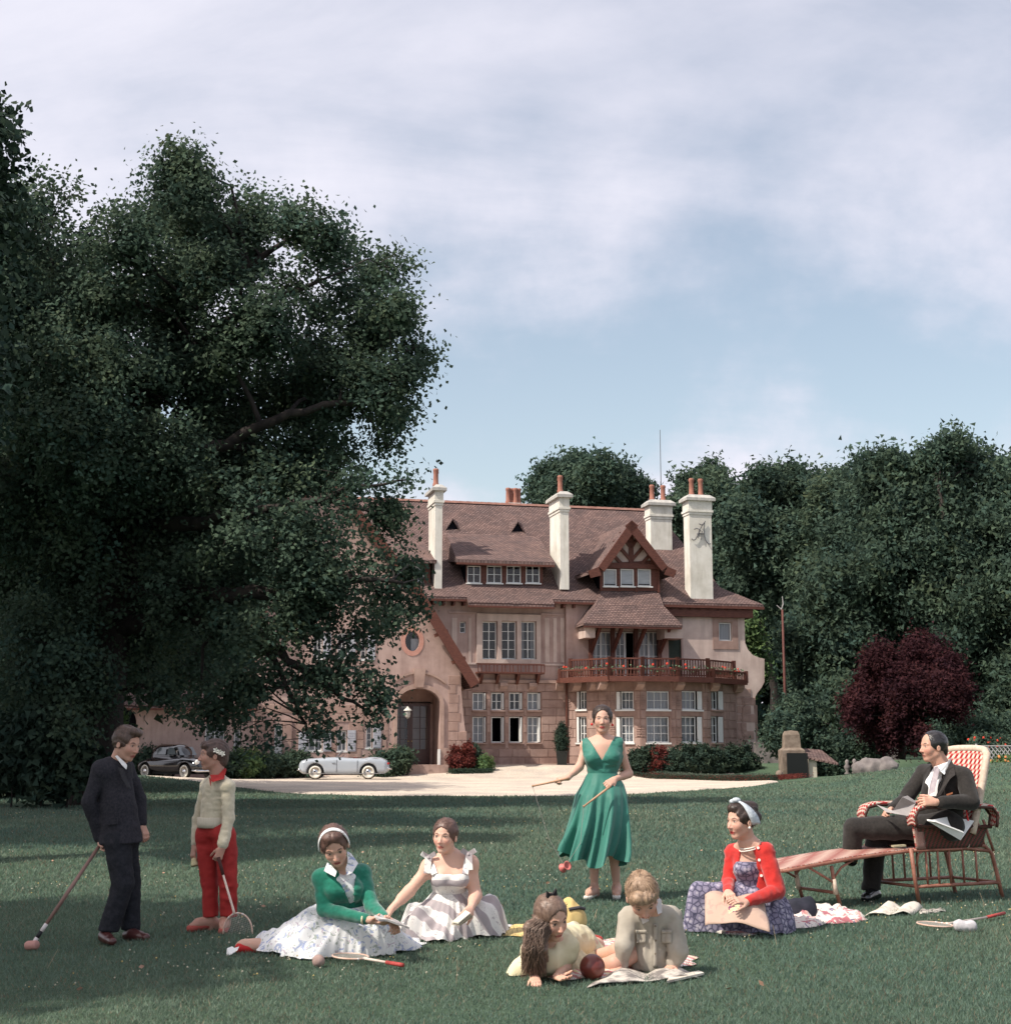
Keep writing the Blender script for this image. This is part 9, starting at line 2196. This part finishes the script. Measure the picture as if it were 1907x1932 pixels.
# shrubs along the bow
k = 0; rs = random.Random(4)
labs = ['loose dark shrub nearest the woman in green in the bed below the bow', 'upright dark shrub left of the rust red one in the bow bed', 'rust red shrub in the bed below the bow', 'small dark shrub just right of the rust red one', 'tall dark shrub under the middle bow window', 'wide dark shrub right of the middle bow window', 'dark shrub under the right bow window', 'rounded dark shrub at the corner of the bow', 'dense dark shrub at the right end of the bow bed']
for i, (u, v, Y, r, m) in enumerate([(1199,1437,72.6,.42,M_YEW),(1222,1432,72.2,.52,M_YEW),(1242,1432,72,.42,M_REDFL),(1262,1436,72,.46,M_YEW),(1291,1432,72,.58,M_YEW),(1318,1430,72.2,.56,M_YEW),(1345,1433,72.6,.52,M_YEW),(1376,1432,73.2,.62,M_YEW),(1402,1434,74,.62,M_YEW)]):
    p = P(u, v, Y); shrub('shrub', labs[i], [(p.x, p.y, p.z-.1, r), (p.x+.15, p.y, p.z+.32, r*.62), (p.x-.3, p.y, p.z-.25, r*.7), (p.x+.3, p.y, p.z-.3, r*.7)], m, 330, .13, 200+i, group='shrubs in the bed below the bow', hole=.34)
# low grey plants, red band and box edging of the bed
def strip(name, label, pts, w, h, m, n, ls, seed, cat):
    rng = np.random.default_rng(seed); P2 = np.array([(p[0], p[1]) for p in pts]); seg = np.hypot(*(P2[1:]-P2[:-1]).T); cum = np.concatenate([[0], np.cumsum(seg)]); s = rng.random(n)*cum[-1]
    x = np.interp(s, cum, P2[:,0])+rng.normal(size=n)*w*.4; y = np.interp(s, cum, P2[:,1])+rng.normal(size=n)*w*.4; z = ground_z(x, y)+.04+rng.random(n)*h
    C = np.stack([x, y, z], 1); nn = unit(rng.normal(size=(n,3))); u = unit(np.cross(nn, rng.normal(size=(n,3)))); q = np.cross(nn, u); L_ = ls*rng.uniform(.6,1.2,n)[:,None]
    V = np.stack([C-u*L_*.5, C+q*L_*.4, C+u*L_*.5], 1).reshape(-1,3); col = np.repeat((rng.uniform(.7,1.25,n))[:,None]*np.ones(3), 3, 0)
    o = np_mesh(name, V, np.arange(3*n).reshape(-1,3), m, col=col); tag(o, label, cat); o['kind'] = 'stuff'; return o
e = [P(1172,1453,73.0), P(1230,1459,70.5), P(1300,1464,68), P(1380,1469,65.5), P(1466,1474,62.3)]
strip('box_edging', 'low dark clipped edging along the front of the bow bed', [(q.x, q.y) for q in e], .12, .22, M_YEW, 9000, .07, 301, 'edging')
strip('red_plants', 'band of low rust red plants behind the clipped edging', [(q.x+.15, q.y+1.0) for q in e]+[(P(1500,1466,64.5).x, 64.5)], .9, .20, M_REDFL, 15000, .075, 302, 'flowers')
strip('grey_plants', 'band of low grey green plants in front of the dark shrubs', [(q.x+.1, q.y+2.3) for q in e[:4]]+[(P(1440,1460,67.5).x, 68)], .9, .26, M_GREYLEAF, 13000, .09, 303, 'plants')
# bed by the porch pier
for i, (u, v, Y, r, m, lb) in enumerate([(857,1430,73.4,.34,M_REDFL,'rust red plant at the foot of the porch pier'),(880,1424,73.6,.40,M_REDFL,'taller rust red plant right of the porch pier'),(893,1424,74,.42,M_OAK,'green bush in the small bed right of the porch'),(915,1438,73.6,.34,M_LIGHTLEAF,'yellow flowering plant at the end of the small porch bed')]):
    p = P(u, v, Y); shrub('shrub', lb, [(p.x, p.y, p.z, r), (p.x, p.y, p.z-.35, r*1.1), (p.x+.05, p.y, p.z+.35 if i < 3 else p.z, r*.5)], m, 200, .12, 220+i, hole=.25)
q = [P(850,1446,72.6), P(925,1446,72.9)]; strip('box_edging', 'low clipped edging of the small bed beside the porch', [(a.x, a.y) for a in q], .3, .22, M_YEW, 3500, .08, 304, 'edging')
# bushes against the left wing
for i, (u, v, Y, r, m, lb) in enumerate([(748,1430,72.2,.7,M_OAK,'green bush between the grey car and the porch'),(722,1440,71.8,.6,M_OAK,'low green bush behind the tail of the grey car'),(462,1434,69.2,.55,M_LIGHTLEAF,'green bush behind the child in the cream cardigan'),(500,1436,69.9,.42,M_OAK,'bush beside the white garden door'),(436,1436,68.9,.45,M_OAK,'bush left of the white garden door'),(562,1436,71.0,.42,M_OAK,'low bush behind the front of the grey car'),(543,1436,70.9,.42,M_OAK,'bush right of the white garden door'),(286,1430,69.0,.6,M_OAK,'dark bush by the bonnet of the black saloon')]):
    p = P(u, v, Y); shrub('bush', lb, [(p.x, p.y, p.z-.2, r), (p.x+.3, p.y, p.z-.1, r*.8), (p.x-.35, p.y, p.z-.3, r*.8)], m, 260, .17, 240+i, group='bushes along the villa wall', spread=.22)
# dark foliage with light patches at the far left under the oak
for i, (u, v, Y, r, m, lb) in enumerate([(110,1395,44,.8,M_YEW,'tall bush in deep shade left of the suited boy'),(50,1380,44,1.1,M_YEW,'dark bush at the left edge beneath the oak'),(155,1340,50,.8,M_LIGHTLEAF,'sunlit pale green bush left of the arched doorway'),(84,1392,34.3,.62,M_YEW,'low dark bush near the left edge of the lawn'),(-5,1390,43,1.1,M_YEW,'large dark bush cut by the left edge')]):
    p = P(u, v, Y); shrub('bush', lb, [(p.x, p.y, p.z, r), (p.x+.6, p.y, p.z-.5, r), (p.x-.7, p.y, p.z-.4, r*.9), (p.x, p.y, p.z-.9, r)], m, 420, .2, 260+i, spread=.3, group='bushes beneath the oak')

# stone hut, wall and odds at the right
M_RUBBLE = mat('weathered_rubble', (.11,.095,.095), (.27,.24,.23), 1.6, .95, .6, 12, detail=8, lo=.3, hi=.7)
M_OLDST = mat('old_brown_stone', (.15,.115,.09), (.25,.20,.16), 3, .95, .5, 16)
a, b_ = P(1425,1400,77), P(1482,1455,77); o = MB().box(a.x, b_.x+6, 77, 77.5, gz(b_.x, 77)-.3, a.z).build('garden_wall', M_RUBBLE, None); tag(o, 'old grey rendered garden wall between the villa and the stone hut', 'wall')
hy = 66.0; p0, p1 = P(1478,1471,hy), P(1518,1378,hy); zb = gz(p0.x, hy)-.2; cx_ = (p0.x+p1.x)/2
h = empty('stone_hut', (cx_, hy, zb), 'small brown stone hut with a rounded tapering top and a black door', 'hut')
mb = MB(); ht = P(1500,1378,hy).z-zb; h2 = P(1500,1416,hy).z-zb; hw = (P(1524,1440,hy).x-P(1480,1440,hy).x)/2
mb.lathe([(hw*1.38,0),(hw*1.38,h2),(hw*.98,h2+.12),(hw*.88,ht-.2),(hw*.7,ht-.04),(0,ht)], 4, (0,.6,0)); mb.v = [Matrix.Rotation(R(45),3,'Z') @ (v-Vector((0,.6,0)))+Vector((0,.6,0)) for v in mb.v]; mb.build('hut_body', M_OLDST, h)
MB().box(-hw*.78, hw*.98, -.46, -.34, .15, P(1500,1421,hy).z-zb).build('black_door', mat('black_board', (.008,.010,.010), None, rough=.6), h)
s0, s1 = P(1524,1469,66), P(1536,1430,66); sh = empty('lean_to_shed', (s0.x, 66, gz(s0.x, 66)-.1), 'little pale shed with a brown tiled roof leaning on the stone hut', 'shed')
MB().box(0, .35, -.3, 1.6, -.1, s1.z-sh.location.z).build('shed_wall', mat('pale_render', (.45,.41,.33), (.55,.50,.42), 3, .9), sh)
o = roof_obj('shed_roof', [[(-.05,-.45,s1.z-sh.location.z+.02), (1.3,-.45,s1.z-sh.location.z-.25), (.95,1.4,s1.z-sh.location.z+.35), (-.05,1.0,P(1524,1412,66).z-sh.location.z)]], .08, parent=sh)
q = P(1470, 1467, 64.5); q.z = gz(q.x, q.y); o = MB().lathe([(.12,0),(.12,.08),(.06,.1)], 12, q).build('stone_ball', M_OLDST, None); tag(o, 'round stone ball on a low plinth at the end of the red plants', 'stone ball'); MB().sphere(q+Vector((0,0,.26)), .17, 16).build('ball', M_OLDST, o, True)
rk = [(1650,1446,62,.9,.55,.5),(1672,1447,61.8,.5,.5,.45)]
for i, (u, v, Y, rx, ry, rz_) in enumerate(rk):
    p = P(u, v, Y); p.z = gz(p.x, p.y); g = Grid((-1.2,-1,-.3), (1.2,1,1), .05); g.ell((0,0,.1), (rx,ry,rz_), None, 0); wrinkle(g, .10, 2.2, 7+i); V, Qd = g.mesh()
    o = np_mesh('boulder', V, Qd, M_RUBBLE, smooth=False); o.location = p; tag(o, ['grey-brown boulder under the copper tree', 'pale mottled boulder beside the grey-brown one'][i], 'boulder')
# small garden ornaments on the grass edge before the bushes
for i, (u, v, Y) in enumerate([(1598,1453,62.5), (1612,1455,62.3)]):
    p = P(u, v, Y); p.z = gz(p.x, p.y); o = MB().lathe([(.10,0),(.13,.05),(.05,.12),(.12,.25),(.14,.34),(.06,.45),(.09,.55),(.05,.62),(0,.64)], 12, p).build('garden_ornament', M_RUBBLE, None, True); tag(o, ['small grey stone urn on the lawn edge left of the boulders', 'paler small stone figure right of the grey urn'][i], 'ornament')
# trellis fence and flowers at the far right
tr = P(1875, 1440, 58.0); tr.z = gz(tr.x, tr.y)
tf = empty('trellis_fence', tr, 'low white diagonal trellis fence behind the cane chair at the right edge', 'trellis')
x0 = P(1844,1430,58).x-tr.x; x1 = P(1960,1430,58).x-tr.x; wt = mat('weathered_white_wood', (.34,.33,.33), (.46,.45,.45), 6, .85); n = 0
x = x0
while x < x1:
    for s in (-1, 1):
        MB().bar((x, .02*s, .05), (x+s*.42, .02*s, .62), .035, .012, up=(0,1,0)).build('lath', wt, tf)
    x += .16
MB().box(x0-.05, x1, -.04, .04, .62, .66).build('top_rail', wt, tf); MB().box(x0-.06, x0+.0, -.05, .05, -.1, .72).build('post', wt, tf)
for i, (u, v, Y, m, lb) in enumerate([(1858,1408,60,M_OAK,'leafy rose bush with red blooms above the left end of the trellis'),(1890,1408,60,M_OAK,'leafy rose bush with red blooms above the right end of the trellis'),(1896,1443,57,M_LIGHTLEAF,'orange flowering plants in front of the trellis')]):
    p = P(u, v, Y); rr = shrub('rose_bush', lb, [(p.x, p.y, p.z-.1, .5), (p.x+.5, p.y, p.z-.2, .45), (p.x-.4, p.y, p.z-.25, .4)], m, 260, .12, 280+i)
    rs = random.Random(i); fm = MB()
    for k in range(26): fm.sphere((rs.uniform(-.9,.9), rs.uniform(-.5,0), p.z-rr.location.z+rs.uniform(-.35,.35)), .055, 6)
    fm.build('bloom', mat('geranium_red', (.6,.05,.03)) if i < 2 else mat('orange_petals', (.60,.20,.07), (.66,.30,.12), 8, .7), rr, fix=False)['kind'] = 'stuff'
# slim reddish post among the trees right of the villa
p = P(1484, 1420, 74); o = MB().tube([(p.x, 74, gz(p.x,74)-.2), (p.x, 74, P(1484,1150,74).z)], [.09,.05], 8).build('iron_post', mat('rusty_iron', (.10,.035,.03), (.14,.055,.045), 6, .7), None, True); tag(o, 'tall thin rusty post among the trees right of the villa', 'post')
MB().tube([(p.x-.28,74,P(1484,1142,74).z), (p.x-.05,74,P(1484,1150,74).z), (p.x+.05,74,P(1484,1140,74).z), (p.x+.02,74,P(1484,1125,74).z)], [.02,.04,.03,.015], 6).build('iron_finial', mat('pale_iron', (.4,.38,.38), None, rough=.5), o)
# ================================================================== grass blades and lawn flowers
def grass():
    rng = np.random.default_rng(99); n = 540000
    # blades spread evenly over the picture's ground, so their number falls off with distance
    t = rng.random(n); y = 5.9*(63/5.9)**(t**1.22); hw = y*.365; x = (rng.random(n)*2-1)*hw
    den = vnoise(np.stack([x*.9, y*.9, x*0], 1), 4)*.6 + vnoise(np.stack([x*4, y*4, x*0], 1), 6)*.4
    keep = (rng.random(n) < (.45+1.1*den)) & (y < edge_y(x)-.1); x, y, den = x[keep], y[keep], den[keep]; n = len(x)
    z = ground_z(x, y); s = (y/7)**.62
    h = (.012+.014*rng.random(n)+.014*(rng.random(n)**8))*(.75+.6*den)*np.minimum(s, 2.6); w = .0022*s*(y/7)**.38*rng.uniform(.7,1.5,n)
    a = rng.random(n)*2*np.pi; lean = rng.normal(size=(n,2))*.55*h[:,None]
    b = np.stack([x, y, z-.004], 1); d = np.stack([np.cos(a)*w, np.sin(a)*w, a*0], 1); tip = b + np.stack([lean[:,0], lean[:,1], h], 1)
    V = np.stack([b-d, b+d, tip], 1).reshape(-1,3)
    tone = rng.uniform(.75,1.25,n); dry = (rng.random(n) < .09)
    pt = vnoise(np.stack([x*.5, y*.5, x*0+3], 1), 8)
    base = np.stack([.104+.050*pt, .168+.034*pt, .134+.010*pt], 1)*tone[:,None]; base[dry] = np.array((.20,.165,.115))*tone[dry][:,None]
    o = np_mesh('grass', V, np.arange(3*n).reshape(-1,3), mat('grass_blades', (.95,.95,.95), (1.05,1.05,1.05), 3, .6, vcol=True, trans=.3, spec=.2), col=np.repeat(base, 3, 0)); o['kind'] = 'stuff'
    # long dry stalks here and there
    m = 14; x = rng.uniform(-3.2,3.4,m); y = rng.uniform(7.0,13,m); x = x*(y/9); z = ground_z(x, y); h = rng.uniform(.05,.14,m); ln = rng.normal(size=(m,2))*.5*h[:,None]; b = np.stack([x,y,z],1); d = np.tile((.0016,0,0),(m,1))*1.0; tip = b+np.stack([ln[:,0],ln[:,1],h],1)
    np_mesh('dry_stalks', np.stack([b-d, b+d, tip+d*.8, tip-d*.8],1).reshape(-1,3), np.arange(4*m).reshape(-1,4), mat('straw', (.36,.29,.20), None, rough=.9))['kind'] = 'stuff'
    # clover and daisies in drifts
    m = 2200; y = 8.2*(34/8.2)**rng.random(m); x = (rng.random(m)*2-1)*y*.36; d1 = vnoise(np.stack([x*.55+9, y*.35, x*0], 1), 21)*.7+vnoise(np.stack([x*2, y*2, x*0], 1), 22)*.3; k = (d1 > .56) & (y < edge_y(x)-1); x, y = x[k], y[k]; m = len(x)
    r = .0056*(y/9)**.5*rng.uniform(.7,1.4,m); z = ground_z(x, y)+.016*(y/9)**.4+rng.random(m)*.015
    c = np.stack([x,y,z],1); oc = np.array([(1,0,0),(0,1,0),(-1,0,0),(0,-1,0),(0,0,1),(0,0,-1)]); V = (c[:,None]+oc[None]*r[:,None,None]).reshape(-1,3)
    f0 = np.array([(0,1,4),(1,2,4),(2,3,4),(3,0,4),(1,0,5),(2,1,5),(3,2,5),(0,3,5)]); Fc = (f0[None]+6*np.arange(m)[:,None,None]).reshape(-1,3); col = np.where(rng.random(m)[:,None] < .7, np.array((.50,.46,.36)), np.array((.52,.40,.16)))
    o = np_mesh('lawn_flowers', V, Fc, mat('clover_heads', (1,1,1), (.9,.9,.9), 9, .8, vcol=True), col=np.repeat(col, 6, 0)); o['kind'] = 'stuff'
    # fallen leaves
    m = 40; y = rng.uniform(7.5,20,m); x = rng.uniform(-.36,.30,m)*y; z = ground_z(x,y)+.03; c = np.stack([x,y,z],1); u = unit(rng.normal(size=(m,3))*np.array((1,1,.3)))*.022; w = unit(np.cross(u, rng.normal(size=(m,3))))*.012
    np_mesh('fallen_leaves', np.stack([c-u,c+w,c+u,c-w],1).reshape(-1,3), np.arange(4*m).reshape(-1,4), mat('dry_leaf', (.30,.17,.12), (.40,.25,.18), 9, .9))['kind'] = 'stuff'
grass()
